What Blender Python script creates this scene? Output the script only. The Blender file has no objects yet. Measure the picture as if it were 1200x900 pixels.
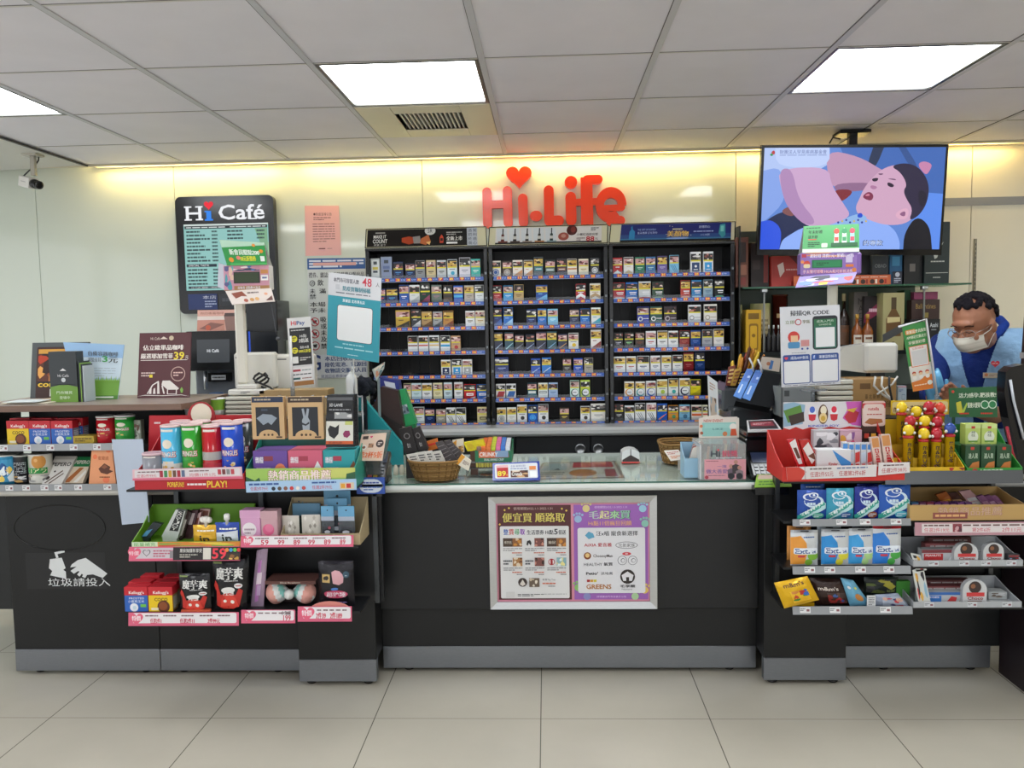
import bpy, math, random
from mathutils import Matrix, Vector
# ---------------------------------------------------------------- camera, world, exposure
SC = bpy.context.scene
COL = SC.collection
CAM_F, CAM_P, CAM_YAW, CAM_ROLL, CAM_H = 976.5, 1.4921, .0421, -.0181, 1.4305
cd = bpy.data.cameras.new('camera'); cam = bpy.data.objects.new('camera', cd); COL.objects.link(cam)
cd.sensor_width = 36; cd.lens = 36*CAM_F/1200; cd.clip_start = .02
RM = Matrix.Rotation(CAM_YAW,3,'Z') @ Matrix.Rotation(CAM_P,3,'X') @ Matrix.Rotation(CAM_ROLL,3,'Z')
cam.matrix_world = Matrix.Translation((0,0,CAM_H)) @ RM.to_4x4()
SC.camera = cam
wd = bpy.data.worlds.new('world'); SC.world = wd; wd.use_nodes = True
wd.node_tree.nodes['Background'].inputs[0].default_value = (.95,.97,1,1)
wd.node_tree.nodes['Background'].inputs[1].default_value = .95
SC.view_settings.view_transform = 'Standard'; SC.view_settings.look = 'None'
SC.view_settings.gamma = 1; SC.view_settings.use_curve_mapping = False
SC.view_settings.exposure = 0.80
PANEL_E = 7.5      # ceiling panels
COVE_E = 24.0       # warm cove tubes
SCREEN_E = .62
# ---------------------------------------------------------------- helpers
def ray(px,py): return RM @ Vector(((px-600)/CAM_F, -(py-450)/CAM_F, -1))
def W(px,py,Y):
    d = ray(px,py); return d*(Y/d.y) + Vector((0,0,CAM_H))
def Zp(px,py,z):
    d = ray(px,py); return d*((z-CAM_H)/d.z) + Vector((0,0,CAM_H))
def lin(h):
    if isinstance(h,(tuple,list)): return h
    h=h.lstrip('#')
    if len(h)==3: h=''.join(c+c for c in h)
    o=[]
    for i in (0,2,4):
        c=int(h[i:i+2],16)/255
        o.append(c/12.92 if c<=.04045 else ((c+.055)/1.055)**2.4)
    return tuple(o)
MATS={}
def mat(k):
    if k in MATS: return MATS[k]
    m=bpy.data.materials.new({'p':'printed_card','g':'glossy_plastic','f':'foil_film','m':'metal','b':'matte','e':'screen','L':'light_diffuser','l':'warm_tube','c':'clear_plastic','w':'glass','s':'skin','k':'cloth','n':'back_painted_glass','o':'floor_tile','d':'black_laminate','t':'wood','y':'sign_light','q':'ceiling_tile'}[k])
    m.use_nodes=True; nt=m.node_tree; N=nt.nodes; P=N['Principled BSDF']; Ln=nt.links.new
    a=N.new('ShaderNodeAttribute'); a.attribute_name='Col'
    def noise(scale,lo,hi,detail=3,sc=None):
        tc=N.new('ShaderNodeTexCoord'); src=tc.outputs['Object']
        if sc:
            mp=N.new('ShaderNodeMapping'); mp.inputs['Scale'].default_value=sc; Ln(src,mp.inputs[0]); src=mp.outputs[0]
        n=N.new('ShaderNodeTexNoise'); n.inputs['Scale'].default_value=scale; n.inputs['Detail'].default_value=detail
        Ln(src,n.inputs['Vector'])
        r=N.new('ShaderNodeMapRange'); r.inputs['From Min'].default_value=.3; r.inputs['From Max'].default_value=.7
        r.inputs['To Min'].default_value=lo; r.inputs['To Max'].default_value=hi; Ln(n.outputs['Fac'],r.inputs['Value']); return r.outputs[0]
    def mul(fac):
        mx=N.new('ShaderNodeMix'); mx.data_type='RGBA'; mx.blend_type='MULTIPLY'; mx.inputs[0].default_value=1
        Ln(a.outputs['Color'],mx.inputs[6]); cb=N.new('ShaderNodeCombineColor')
        for i in range(3): Ln(fac,cb.inputs[i])
        Ln(cb.outputs[0],mx.inputs[7]); return mx.outputs[2]
    def bump(fac,st,dist=.002):
        bm=N.new('ShaderNodeBump'); bm.inputs['Strength'].default_value=st; bm.inputs['Distance'].default_value=dist; Ln(fac,bm.inputs['Height']); Ln(bm.outputs[0],P.inputs['Normal'])
    c=a.outputs['Color']; ro=.5; me=0; sp=.5
    if k=='p': ro=.45; c=mul(noise(5,.985,1.01))
    elif k=='g': ro=.18
    elif k=='f':
        ro=.26; me=.25; bump(noise(38,0,1,2),.35,.004)
    elif k=='m': ro=.32; me=.9; c=mul(noise(60,.92,1.0,3,(1,1,8)))
    elif k=='b': ro=.85; sp=.25
    elif k=='k': ro=.9; sp=.2; bump(noise(22,0,1,3),.5,.012)
    elif k=='s': ro=.5; c=mul(noise(30,.93,1.04))
    elif k=='n':
        ro=.06; sp=.45
    elif k=='q': ro=.55; sp=.3; c=mul(noise(5,.97,1.02))
    elif k=='d':
        ro=.42; sp=.4; c=mul(noise(3,.85,1.1,4))
    elif k=='t': ro=.4; c=mul(noise(6,.8,1.1,6,(1,12,12)))
    elif k=='o':
        ro=.24; sp=.45
        g=N.new('ShaderNodeNewGeometry'); sx=N.new('ShaderNodeSeparateXYZ'); Ln(g.outputs['Position'],sx.inputs[0])
        ms=[]
        for ax,off in (('X',-.0396),('Y',2.88)):
            s=N.new('ShaderNodeMath'); s.operation='SUBTRACT'; Ln(sx.outputs[ax],s.inputs[0]); s.inputs[1].default_value=off-.3-12
            w=N.new('ShaderNodeMath'); w.operation='MODULO'; Ln(s.outputs[0],w.inputs[0]); w.inputs[1].default_value=.6
            d=N.new('ShaderNodeMath'); d.operation='SUBTRACT'; Ln(w.outputs[0],d.inputs[0]); d.inputs[1].default_value=.3
            e=N.new('ShaderNodeMath'); e.operation='ABSOLUTE'; Ln(d.outputs[0],e.inputs[0])
            l=N.new('ShaderNodeMath'); l.operation='GREATER_THAN'; Ln(e.outputs[0],l.inputs[0]); l.inputs[1].default_value=.0018 if ax=='X' else .0012
            ms.append(l.outputs[0])
        mm=N.new('ShaderNodeMath'); mm.operation='MINIMUM'; Ln(ms[0],mm.inputs[0]); Ln(ms[1],mm.inputs[1])
        mr=N.new('ShaderNodeMapRange'); mr.inputs['To Min'].default_value=.28; Ln(mm.outputs[0],mr.inputs[0])
        m2=N.new('ShaderNodeMath'); m2.operation='MULTIPLY'; Ln(mr.outputs[0],m2.inputs[0]); Ln(noise(2.2,.93,1.04,5),m2.inputs[1])
        c=mul(m2.outputs[0])
    if k in 'eLly':
        P.inputs['Base Color'].default_value=(0,0,0,1)
        Ln(c,P.inputs['Emission Color']); P.inputs['Emission Strength'].default_value={'e':SCREEN_E,'L':PANEL_E,'l':COVE_E,'y':.55}[k]
        P.inputs['Roughness'].default_value=.25 if k=='e' else .6
    else:
        Ln(c,P.inputs['Base Color']); P.inputs['Roughness'].default_value=ro; P.inputs['Metallic'].default_value=me
        P.inputs['Specular IOR Level'].default_value=sp
    if k in 'cw':
        out=N['Material Output']; tr=N.new('ShaderNodeBsdfTransparent'); gl=N.new('ShaderNodeBsdfGlossy'); gl.inputs['Roughness'].default_value=.05
        mx=N.new('ShaderNodeMixShader'); lw=N.new('ShaderNodeLayerWeight'); lw.inputs[0].default_value=.5
        pw=N.new('ShaderNodeMath'); pw.operation='POWER'; Ln(lw.outputs['Facing'],pw.inputs[0]); pw.inputs[1].default_value=4.5
        fr=N.new('ShaderNodeMath'); fr.operation='MULTIPLY_ADD'; Ln(pw.outputs[0],fr.inputs[0]); fr.inputs[1].default_value=.32; fr.inputs[2].default_value=.04
        Ln(a.outputs['Color'],tr.inputs[0]); Ln(fr.outputs[0],mx.inputs[0]); Ln(tr.outputs[0],mx.inputs[1]); Ln(gl.outputs[0],mx.inputs[2])
        if k=='c':
            m3=N.new('ShaderNodeMixShader'); m3.inputs[0].default_value=.16; P.inputs['Base Color'].default_value=(.8,.8,.8,1)
            Ln(mx.outputs[0],m3.inputs[1]); Ln(P.outputs[0],m3.inputs[2]); Ln(m3.outputs[0],out.inputs[0])
        else: Ln(mx.outputs[0],out.inputs[0])
    MATS[k]=m; return m
TXC={}
def txmesh(s,bold):
    bold=min(bold,.022)
    k=(s,bold)
    if k not in TXC:
        cu=bpy.data.curves.new('t','FONT'); cu.body=s; cu.size=1; cu.resolution_u=2; cu.offset=bold
        ob=bpy.data.objects.new('t',cu); COL.objects.link(ob)
        dg=bpy.context.evaluated_depsgraph_get(); me=bpy.data.meshes.new_from_object(ob.evaluated_get(dg))
        vs=[(v.co.x,v.co.y) for v in me.vertices]; fs=[tuple(p.vertices) for p in me.polygons]
        bpy.data.objects.remove(ob); bpy.data.curves.remove(cu); bpy.data.meshes.remove(me)
        if vs:
            x0=min(v[0] for v in vs);x1=max(v[0] for v in vs);y0=min(v[1] for v in vs);y1=max(v[1] for v in vs)
            vs=[((v[0]-x0)/max(x1-x0,1e-6),(v[1]-y0)/max(y1-y0,1e-6)) for v in vs]
        TXC[k]=(vs,fs)
    return TXC[k]
class Frame:                      # a printable face: u right, v down, h out of the face
    def __init__(s,tl,tr,br,bl,bulge=None,flip=False):
        s.c=[Vector(p) for p in (tl,tr,br,bl)]
        if bulge is None:                      # keep printed faces flat
            m=(s.c[2]-s.c[3]).cross(s.c[0]-s.c[3])
            if m.length>1e-9: m.normalize(); s.c[1]-=m*(s.c[1]-s.c[3]).dot(m)
        n=(s.c[1]-s.c[0]).cross(s.c[3]-s.c[0]).normalized()
        s.n=n if flip else -n
        s.bulge=bulge; s.curved=bulge is not None
        s.a=((s.c[1]-s.c[0]).length+(s.c[2]-s.c[3]).length)/max((s.c[3]-s.c[0]).length+(s.c[2]-s.c[1]).length,1e-6)
    def pt(s,u,v,h=0):
        a,b,c,d=s.c
        p=a*((1-u)*(1-v))+b*(u*(1-v))+c*(u*v)+d*((1-u)*v)
        if s.bulge: h=h+s.bulge(min(max(u,0),1),min(max(v,0),1))
        return p+s.n*h
class Cyl:                        # printable side of a can, u 0..1 spans the front half
    curved=True
    def __init__(s,cx,cy,z0,z1,r,turn=0): s.q=(cx,cy,z0,z1,r,turn); s.a=math.pi*r/(z1-z0)
    def pt(s,u,v,h=0):
        cx,cy,z0,z1,r,t=s.q; a=math.pi*(1+u)+t
        return Vector((cx+(r+h)*math.cos(a),cy+(r+h)*math.sin(a),z1+(z0-z1)*v))
class B:
    def __init__(s,M=None): s.v=[];s.f=[];s.c=[];s.m=[];s.sm=[];s.M=M;s.fr=None;s.h=0
    def add(s,p):
        p=Vector(p); s.v.append(s.M@p if s.M else p); return len(s.v)-1
    def face(s,pts,col,m='p',sm=False):
        s.f.append([s.add(p) for p in pts]); s.c.append(lin(col)); s.m.append(m); s.sm.append(sm)
    def idx(s,ids,col,m='p',sm=False): s.f.append(list(ids)); s.c.append(lin(col)); s.m.append(m); s.sm.append(sm)
    def box(s,x0,x1,y0,y1,z0,z1,col,m='p',r=0):
        if x0>x1:x0,x1=x1,x0
        if y0>y1:y0,y1=y1,y0
        if z0>z1:z0,z1=z1,z0
        r=min(r,(x1-x0)*.45,(y1-y0)*.45,(z1-z0)*.45)
        if r<=0:
            I=[s.add((x,y,z)) for x in (x0,x1) for y in (y0,y1) for z in (z0,z1)]
            for q in ((0,1,3,2),(4,6,7,5),(0,4,5,1),(2,3,7,6),(0,2,6,4),(1,5,7,3)): s.idx([I[k] for k in q],col,m)
            return
        X=((x0,x0+r),(x1,x1-r));Y=((y0,y0+r),(y1,y1-r));Z=((z0,z0+r),(z1,z1-r))
        I={}
        for i in (0,1):
            for j in (0,1):
                for k in (0,1):
                    I[i,j,k,0]=s.add((X[i][0],Y[j][1],Z[k][1])); I[i,j,k,1]=s.add((X[i][1],Y[j][0],Z[k][1])); I[i,j,k,2]=s.add((X[i][1],Y[j][1],Z[k][0]))
        def q(l,flip=False): s.idx(l[::-1] if flip else l,col,m)
        for i in (0,1): q([I[i,0,0,0],I[i,0,1,0],I[i,1,1,0],I[i,1,0,0]],i==1)
        for j in (0,1): q([I[0,j,0,1],I[1,j,0,1],I[1,j,1,1],I[0,j,1,1]],j==1)
        for k in (0,1): q([I[0,0,k,2],I[0,1,k,2],I[1,1,k,2],I[1,0,k,2]],k==1)
        for i in (0,1):
            for j in (0,1): q([I[i,j,0,0],I[i,j,1,0],I[i,j,1,1],I[i,j,0,1]],(i+j)%2==0)
            for k in (0,1): q([I[i,0,k,0],I[i,1,k,0],I[i,1,k,2],I[i,0,k,2]],(i+k)%2==1)
        for j in (0,1):
            for k in (0,1): q([I[0,j,k,1],I[1,j,k,1],I[1,j,k,2],I[0,j,k,2]],(j+k)%2==0)
        for i in (0,1):
            for j in (0,1):
                for k in (0,1): q([I[i,j,k,0],I[i,j,k,1],I[i,j,k,2]],(i+j+k)%2==0)
    def lathe(s,cx,cy,prof,col,m='g',n=20,sx=1,sy=1,cols=None,sm=True):
        rings=[]
        for r,z in prof: rings.append([s.add((cx+sx*max(r,1e-4)*math.cos(2*math.pi*i/n),cy+sy*max(r,1e-4)*math.sin(2*math.pi*i/n),z)) for i in range(n)])
        for k in range(len(rings)-1):
            cc=cols[k] if cols else col
            for i in range(n): s.idx([rings[k][i],rings[k][(i+1)%n],rings[k+1][(i+1)%n],rings[k+1][i]],cc,m,sm)
        s.idx(rings[0][::-1],cols[0] if cols else col,m); s.idx(rings[-1],cols[-1] if cols else col,m)
    def tube(s,pts,r,col,m='g',n=8,rr=None):
        pts=[Vector(p) for p in pts]; rings=[]
        for i,p in enumerate(pts):
            t=(pts[min(i+1,len(pts)-1)]-pts[max(i-1,0)]).normalized()
            a=t.orthogonal().normalized()
            if i and abs(a.dot(pa))<.999: a=(pa-t*pa.dot(t)).normalized()
            pa=a; b=t.cross(a); q=rr[i] if rr else r
            rings.append([s.add(p+(a*math.cos(2*math.pi*k/n)+b*math.sin(2*math.pi*k/n))*q) for k in range(n)])
        for i in range(len(rings)-1):
            for k in range(n): s.idx([rings[i][k],rings[i][(k+1)%n],rings[i+1][(k+1)%n],rings[i+1][k]],col,m,True)
        s.idx(rings[0][::-1],col,m); s.idx(rings[-1],col,m)
    def prism(s,poly,y0,y1,col,m='p'):      # poly in x,z seen from the front, extruded along y
        a=[s.add((x,y0,z)) for x,z in poly]; b=[s.add((x,y1,z)) for x,z in poly]; n=len(poly)
        s.idx(a,col,m); s.idx(b[::-1],col,m)
        for i in range(n): s.idx([a[i],b[i],b[(i+1)%n],a[(i+1)%n]],col,m)
    def prismx(s,poly,x0,x1,col,m='p'):     # poly in y,z, extruded along x
        a=[s.add((x0,y,z)) for y,z in poly]; b=[s.add((x1,y,z)) for y,z in poly]; n=len(poly)
        s.idx(a,col,m); s.idx(b[::-1],col,m)
        for i in range(n): s.idx([a[i],b[i],b[(i+1)%n],a[(i+1)%n]],col,m)
    def ball(s,c,r,col,m='g',n=14,sx=1,sy=1,sz=1):
        k=n//2
        prof=[(math.sin(math.pi*i/k),-math.cos(math.pi*i/k)) for i in range(k+1)]
        rings=[[s.add((c[0]+sx*r*max(a,1e-3)*math.cos(2*math.pi*j/n),c[1]+sy*r*max(a,1e-3)*math.sin(2*math.pi*j/n),c[2]+sz*r*z)) for j in range(n)] for a,z in prof]
        for i in range(k):
            for j in range(n): s.idx([rings[i][j],rings[i][(j+1)%n],rings[i+1][(j+1)%n],rings[i+1][j]],col,m,True)
    # ---- printing on a frame
    def on(s,fr,h=.0003): s.fr=fr; s.h=h; return s
    def nx(s): s.h+=.00007; return s.h
    def R(s,u0,v0,u1,v1,col,m='p'):
        h=s.nx(); n,k=(1,1)
        if s.fr.curved: n=max(1,int(abs(u1-u0)*10+.9)); k=max(1,int(abs(v1-v0)*10+.9)) if isinstance(s.fr,Frame) else 1
        for i in range(n):
            for j in range(k):
                a=u0+(u1-u0)*i/n;b=u0+(u1-u0)*(i+1)/n;c=v0+(v1-v0)*j/k;d=v0+(v1-v0)*(j+1)/k
                s.face([s.fr.pt(a,d,h),s.fr.pt(b,d,h),s.fr.pt(b,c,h),s.fr.pt(a,c,h)],col,m)
    def PG(s,pts,col,m='p'):
        h=s.nx()
        if s.fr.curved:
            def clip(P,ax,lim,sg):
                o=[]
                for i in range(len(P)):
                    a,b=P[i-1],P[i]; da=(a[ax]-lim)*sg; db=(b[ax]-lim)*sg
                    if (da>=0)!=(db>=0): t=da/(da-db); o.append((a[0]+(b[0]-a[0])*t,a[1]+(b[1]-a[1])*t))
                    if db>=0: o.append(b)
                return o
            us=[p[0] for p in pts]; vs=[p[1] for p in pts]; G=.1
            for i in range(math.floor(min(us)/G),math.floor(max(us)/G)+1):
                Q=clip(pts,0,i*G,1); Q=clip(Q,0,(i+1)*G,-1) if Q else Q
                if len(Q)<3: continue
                for j in range(math.floor(min(vs)/G),math.floor(max(vs)/G)+1):
                    S=clip(Q,1,j*G,1); S=clip(S,1,(j+1)*G,-1) if S else S
                    if len(S)>2: s.face([s.fr.pt(u,v,h) for u,v in S],col,m)
            return
        s.face([s.fr.pt(u,v,h) for u,v in pts],col,m)
    def C(s,u,v,r,col,m='p',n=18,ry=None):
        ry=r*s.fr.a if ry is None else ry
        s.PG([(u+r*math.cos(2*math.pi*i/n),v+ry*math.sin(2*math.pi*i/n)) for i in range(n)],col,m)
    def RR(s,u0,v0,u1,v1,r,col,m='p'):       # rounded rectangle, r in u
        ry=r*s.fr.a; P=[]
        for cx,cy,a0 in ((u1-r,v1-ry,0),(u0+r,v1-ry,90),(u0+r,v0+ry,180),(u1-r,v0+ry,270)):
            for k in range(5):
                a=math.radians(a0+k*22.5); P.append((cx+r*math.cos(a),cy+ry*math.sin(a)))
        s.PG(P,col,m)
    def T(s,t,u0,v0,u1,v1,col,m='p',b=0.0):
        cj=any(ord(q)>0x2e80 for q in t)
        if cj and b>=.01:
            d=(v1-v0)/max(s.fr.a,.01)*(.022 if b<.02 else .035); s.T(t,u0-d,v0,u1-d,v1,col,m); u0+=d;u1+=d
        vs,fs=txmesh(t,0.0 if cj else b); h=s.nx()
        I=[s.add(s.fr.pt(u0+(u1-u0)*x,v1+(v0-v1)*y,h)) for x,y in vs]
        for f in fs: s.idx([I[k] for k in f],col,m)
    def TV(s,t,u0,v0,u1,v1,col,m='p',b=0.0): # vertical writing
        n=len(t)
        for i,ch in enumerate(t): s.T(ch,u0,v0+(v1-v0)*(i+.06)/n,u1,v0+(v1-v0)*(i+.94)/n,col,m,b)
    def LN(s,u0,v0,u1,v1,n,col,seed=1,m='p',fill=.5):
        rg=random.Random(seed); h=s.nx(); p=(v1-v0)/n
        for i in range(n):
            u=u0; e=u1 if i<n-1 or n==1 else u0+(u1-u0)*.6
            while u<e-.005:
                w=min((u1-u0)*rg.uniform(.08,.3),e-u); a=v0+p*i+p*(1-fill)/2
                s.face([s.fr.pt(u,a+p*fill,h),s.fr.pt(u+w,a+p*fill,h),s.fr.pt(u+w,a,h),s.fr.pt(u,a,h)],col,m); u+=w+(u1-u0)*.03
    def PH(s,u0,v0,u1,v1,cols,seed=1,k=7,m='p'):  # small picture: patches of colour
        rg=random.Random(seed); s.R(u0,v0,u1,v1,cols[0],m)
        for i in range(k):
            cu=rg.uniform(u0,u1);cv=rg.uniform(v0,v1);P=[]
            ru=(u1-u0)*rg.uniform(.1,.3);rv=(v1-v0)*rg.uniform(.1,.32)
            for j in range(8):
                a=j*math.pi/4; q=rg.uniform(.6,1.1)
                P.append((min(max(cu+ru*q*math.cos(a),u0),u1),min(max(cv+rv*q*math.sin(a),v0),v1)))
            s.PG(P,cols[1+i%(len(cols)-1)],m)
    def heart(s,u,v,r,col,m='p'):
        P=[]
        for i in range(28):
            t=2*math.pi*i/28; x=16*math.sin(t)**3; y=13*math.cos(t)-5*math.cos(2*t)-2*math.cos(3*t)-math.cos(4*t)
            P.append((u+r*x/16,v-r*s.fr.a*y/16))
        s.PG(P,col,m)
    def slab(s,fr,th,col,m='p',back=None):    # a card with real thickness whose front is the frame
        a=[fr.pt(u,v,0) for u,v in ((0,1),(1,1),(1,0),(0,0))]; b=[fr.pt(u,v,-th) for u,v in ((0,1),(1,1),(1,0),(0,0))]
        s.face(a,col,m); s.face(b[::-1],back or col,m)
        for i in range(4): s.face([a[i],b[i],b[(i+1)%4],a[(i+1)%4]],col,m)
        s.on(fr); return s
    # ---- finishing
    def mesh(s,name,org):
        me=bpy.data.meshes.new(name); me.from_pydata([tuple(v-org) for v in s.v],[],s.f)
        ks=list(dict.fromkeys(s.m))
        for k in ks: me.materials.append(mat(k))
        me.polygons.foreach_set('material_index',[ks.index(k) for k in s.m])
        me.polygons.foreach_set('use_smooth',s.sm)
        ca=me.color_attributes.new('Col','FLOAT_COLOR','CORNER'); d=[]
        for f,c in zip(s.f,s.c): d+= [c[0],c[1],c[2],1.0]*len(f)
        ca.data.foreach_set('color',d); me.update(); return me
    def base(s):
        x=[v.x for v in s.v];y=[v.y for v in s.v];z=[v.z for v in s.v]
        return Vector(((min(x)+max(x))/2,(min(y)+max(y))/2,min(z)))
    def part(s,name,parent,label=None):
        org=Vector((0,0,0)); q=parent
        while q: org+=q.location; q=q.parent
        o=bpy.data.objects.new(name,s.mesh(name,org)); COL.objects.link(o); o.parent=parent
        if label: o['label']=label
        return o
    def thing(s,name,label,cat,group=None):
        g=s.base(); o=bpy.data.objects.new(name,s.mesh(name,g)); COL.objects.link(o); o.location=g
        o['label']=label; o['category']=cat
        if group: o['group']=group
        return o
    def struct(s,name):
        o=bpy.data.objects.new(name,s.mesh(name,Vector((0,0,0)))); COL.objects.link(o); o['kind']='structure'; return o
def Th(name,label,cat,loc,group=None):
    o=bpy.data.objects.new(name,None); o.empty_display_size=.05; COL.objects.link(o); o.location=loc
    o['label']=label; o['category']=cat
    if group: o['group']=group
    return o
def FR(x0,y0,x1,y1,Y,zb=None,bulge=None):   # upright face at depth Y seen at those pixels
    a=W(x0,y1,Y);b=W(x1,y1,Y);m=(x0+x1)/2; z0=W(m,y1,Y).z if zb is None else zb; z1=W(m,y0,Y).z
    return Frame((a.x,Y,z1),(b.x,Y,z1),(b.x,Y,z0),(a.x,Y,z0),bulge)
def FQ(pts,Y,bulge=None):                   # four corners tl tr br bl, Y one depth or four
    Ys=Y if isinstance(Y,(list,tuple)) else [Y]*4
    return Frame(*[W(p[0],p[1],y) for p,y in zip(pts,Ys)],bulge=bulge)
def BX(b,x0,y0,x1,y1,Y,d,col,m='p',r=.001,zb=None):   # box whose front shows at those pixels
    f=FR(x0,y0,x1,y1,Y,zb); p,q=f.c[0],f.c[2]
    b.box(p.x,q.x,Y,Y+d,q.z,p.z,col,m,r); b.on(f); return f
def pill(depth,e=.6):
    def g(u,v):
        return depth*(max(math.sin(math.pi*u),0)**e)*(max(math.sin(math.pi*v),0)**e)*(1+.10*math.sin(13*u+5*v)+.07*math.sin(17*v-6*u))
    return g
def BAG(b,fr,depth,col,m='f',n=10):      # filled pouch with crimped ends on a Frame that has a bulge
    for side in (1,-1):
        I=[[b.add(fr.pt(i/n,j/n,0) if side>0 else fr.pt(i/n,j/n,0)-fr.n*(fr.bulge(i/n,j/n)*1.9+.0008)) for j in range(n+1)] for i in range(n+1)]
        for i in range(n):
            for j in range(n):
                q=[I[i][j+1],I[i+1][j+1],I[i+1][j],I[i][j]]
                b.idx(q if side>0 else q[::-1],col,m,True)
    b.on(fr,.0006)
ORD=['first','second','third','fourth','fifth','sixth','seventh','eighth','ninth','tenth','eleventh']
# ---------------------------------------------------------------- the room
ZC=2.33; WY=4.75; GX=-2.0075; GY=2.9591
b=B(); b.box(-4.2,4.2,-3.2,WY+.1,-.1,0,'#bdb7a8','o'); b.struct('floor')
# ceiling with openings for the light panels
LT=[(c,r) for c in (-4,-1,2,5,8) for r in (0,-3,-6)]
LT=[(c,r) for c,r in LT if -4.2<GX+c*.6 and GX+(c+1)*.6<4.2]
b=B()
xs=[GX+.6*i for i in range(-3,11)]; ys=[GY+.6*j for j in range(-10,3)]+[4.64]
for i in range(-4,11):
    for j in range(-11,3):
        x0=max(GX+.6*i,-4.2);x1=min(GX+.6*(i+1),4.2);y0=max(GY+.6*j,-3.2);y1=min(GY+.6*(j+1),4.64)
        if x1-x0<.01 or y1-y0<.01 or (i,j) in LT or (i,j)==(2,1): continue
        b.box(x0+.002,x1-.002,y0+.002,y1-.002,ZC,ZC+.02,'#dedce4','q',.003)
b.struct('ceiling')
b=B()
for i in range(-3,11):
    x=GX+.6*i
    b.box(x-.013,x+.009,-3.2,4.64,ZC-.004,ZC+.03,'#bdbec4','p',.001); b.box(x-.015,x-.013,-3.2,4.64,ZC-.003,ZC+.03,'#4a4a48','p')
for j in range(-10,3):
    y=GY+.6*j; b.box(-4.2,4.2,y-.004,y+.004,ZC-.002,ZC+.03,'#c9c7c2','p'); b.box(-4.2,4.2,y-.007,y-.004,ZC-.001,ZC+.03,'#5a5856','p')
b.struct('trim_1')
b=B(); b.box(-4.3,4.3,-3.2,4.9,ZC+.30,ZC+.34,'#9a958c','b'); b.struct('trim_2')
# back wall: back-painted glass to the left, cream panels to the right
b=B(); EDG=[-4.2]+[W(p,300,WY).x for p in (46,208,497,862)]
for i in range(4):
    b.box(EDG[i]+.0015,EDG[i+1]-.0015,WY,WY+.02,0,ZC+.06,'#d0d8cb','n')
b.box(-4.2,4.3,WY+.02,WY+.1,0,ZC+.34,'#5a6156','b')
xr=EDG[-1]
for x0,x1 in ((xr,W(1138,250,WY).x),(W(1138,250,WY).x,4.2)):
    b.box(x0+.002,x1-.002,WY,WY+.02,0,ZC+.06,'#e6dfc8','p')
zb=W(1150,236,WY).z; b.box(W(1105,236,WY).x,4.2,WY-.004,WY,zb-.022,zb+.022,'#8e8f90','p')
b.struct('wall_back')
b=B()
sx=W(1143,300,WY-.01).x
b.box(sx-.006,sx+.006,WY-.012,WY-.0002,W(1143,330,WY).z-.6,W(1143,280,WY).z,'#8d8878','m')
for k in range(30):
    z=W(1143,280,WY).z-.03-k*.024; b.box(sx-.002,sx+.002,WY-.0125,WY-.0119,z-.008,z+.006,'#1c1a18')
b.struct('trim_3')
b=B(); b.box(-4.3,-4.2,-3.2,WY,0,.25,'#b9b9b2'); b.box(-4.3,-4.2,-3.2,WY,2.15,ZC+.3,'#b9b9b2')
for y in (-3.2,-1.6,0,1.6,3.2,4.65): b.box(-4.3,-4.2,y,y+.1,.25,2.15,'#c9c9c4','m')
b.struct('wall_left')
b=B(); b.box(4.2,4.3,-3.2,WY,0,ZC+.3,'#cfc6ae'); b.struct('wall_right')
# glazed shop front behind the viewer
b=B(); b.box(-4.2,4.2,-3.3,-3.2,2.2,ZC+.3,'#a8a8a4'); b.box(-4.2,4.2,-3.3,-3.2,0,.12,'#6f7070')
for x in (-4.2,-2.8,-1.4,-.05,1.3,2.7,4.1): b.box(x,x+.1,-3.3,-3.2,.12,2.2,'#c4c6c6','m')
b.struct('wall_front')
# cove: trim along the wall, warm tubes in the slot
b=B(); b.box(-2.55,4.2,WY-.03,WY,ZC-.004,ZC+.05,'#e9e2c8','p',.003); b.box(-4.2,4.2,4.64,4.652,ZC-.012,ZC+.06,'#cfc6aa'); b.struct('trim_4')
for i,(p0,p1) in enumerate(((112,330),(345,585),(595,842),(852,1040),(1060,1190))):
    x0=W(p0,185,4.69).x;x1=W(p1,185,4.69).x
    t=Th('cove_lamp','warm tube lamp in the ceiling slot above the wall, '+ORD[i]+' from the left','lamp',((x0+x1)/2,4.69,ZC+.03),'tube lamps in the ceiling slot')
    b=B(); b.box(x0,x1,4.665,4.71,ZC+.075,ZC+.10,'#d8d4c4','p',.003); b.part('housing',t)
    b=B(); b.tube([(x0+.02,4.69,ZC+.035),(x1-.02,4.69,ZC+.035)],.014,(1,.76,.34),'l',10); b.part('tube',t)
# ceiling light panels
for n,(c,r) in enumerate(LT):
    x0=GX+c*.6+.012;x1=GX+(c+1)*.6-.018;y0=GY+r*.6+.01;y1=GY+(r+1)*.6-.012
    lab={(-1,0):'square white ceiling light panel at the far left, cut by the frame',(2,0):'square white ceiling light panel above the cigarette racks beside the air vent',(5,0):'square white ceiling light panel above the television'}.get((c,r),'square ceiling light panel over the shop floor behind the viewer, row %s column %s'%(ORD[min(-r//3,2)],ORD[(c+4)//3]))
    t=Th('ceiling_light',lab,'ceiling light',((x0+x1)/2,(y0+y1)/2,ZC),'square ceiling light panels')
    b=B()
    for q in ((x0,x0+.012,y0,y1),(x1-.012,x1,y0,y1),(x0+.012,x1-.012,y0,y0+.012),(x0+.012,x1-.012,y1-.012,y1)): b.box(q[0],q[1],q[2],q[3],ZC-.002,ZC+.03,'#5c5c5a','m')
    b.box(x0,x1,y0,y1,ZC+.03,ZC+.05,'#b0b0b0'); b.part('frame',t)
    b=B(); b.box(x0+.012,x1-.012,y0+.012,y1-.012,ZC+.006,ZC+.028,(.94,.98,1.0),'L'); b.part('diffuser',t)
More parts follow.
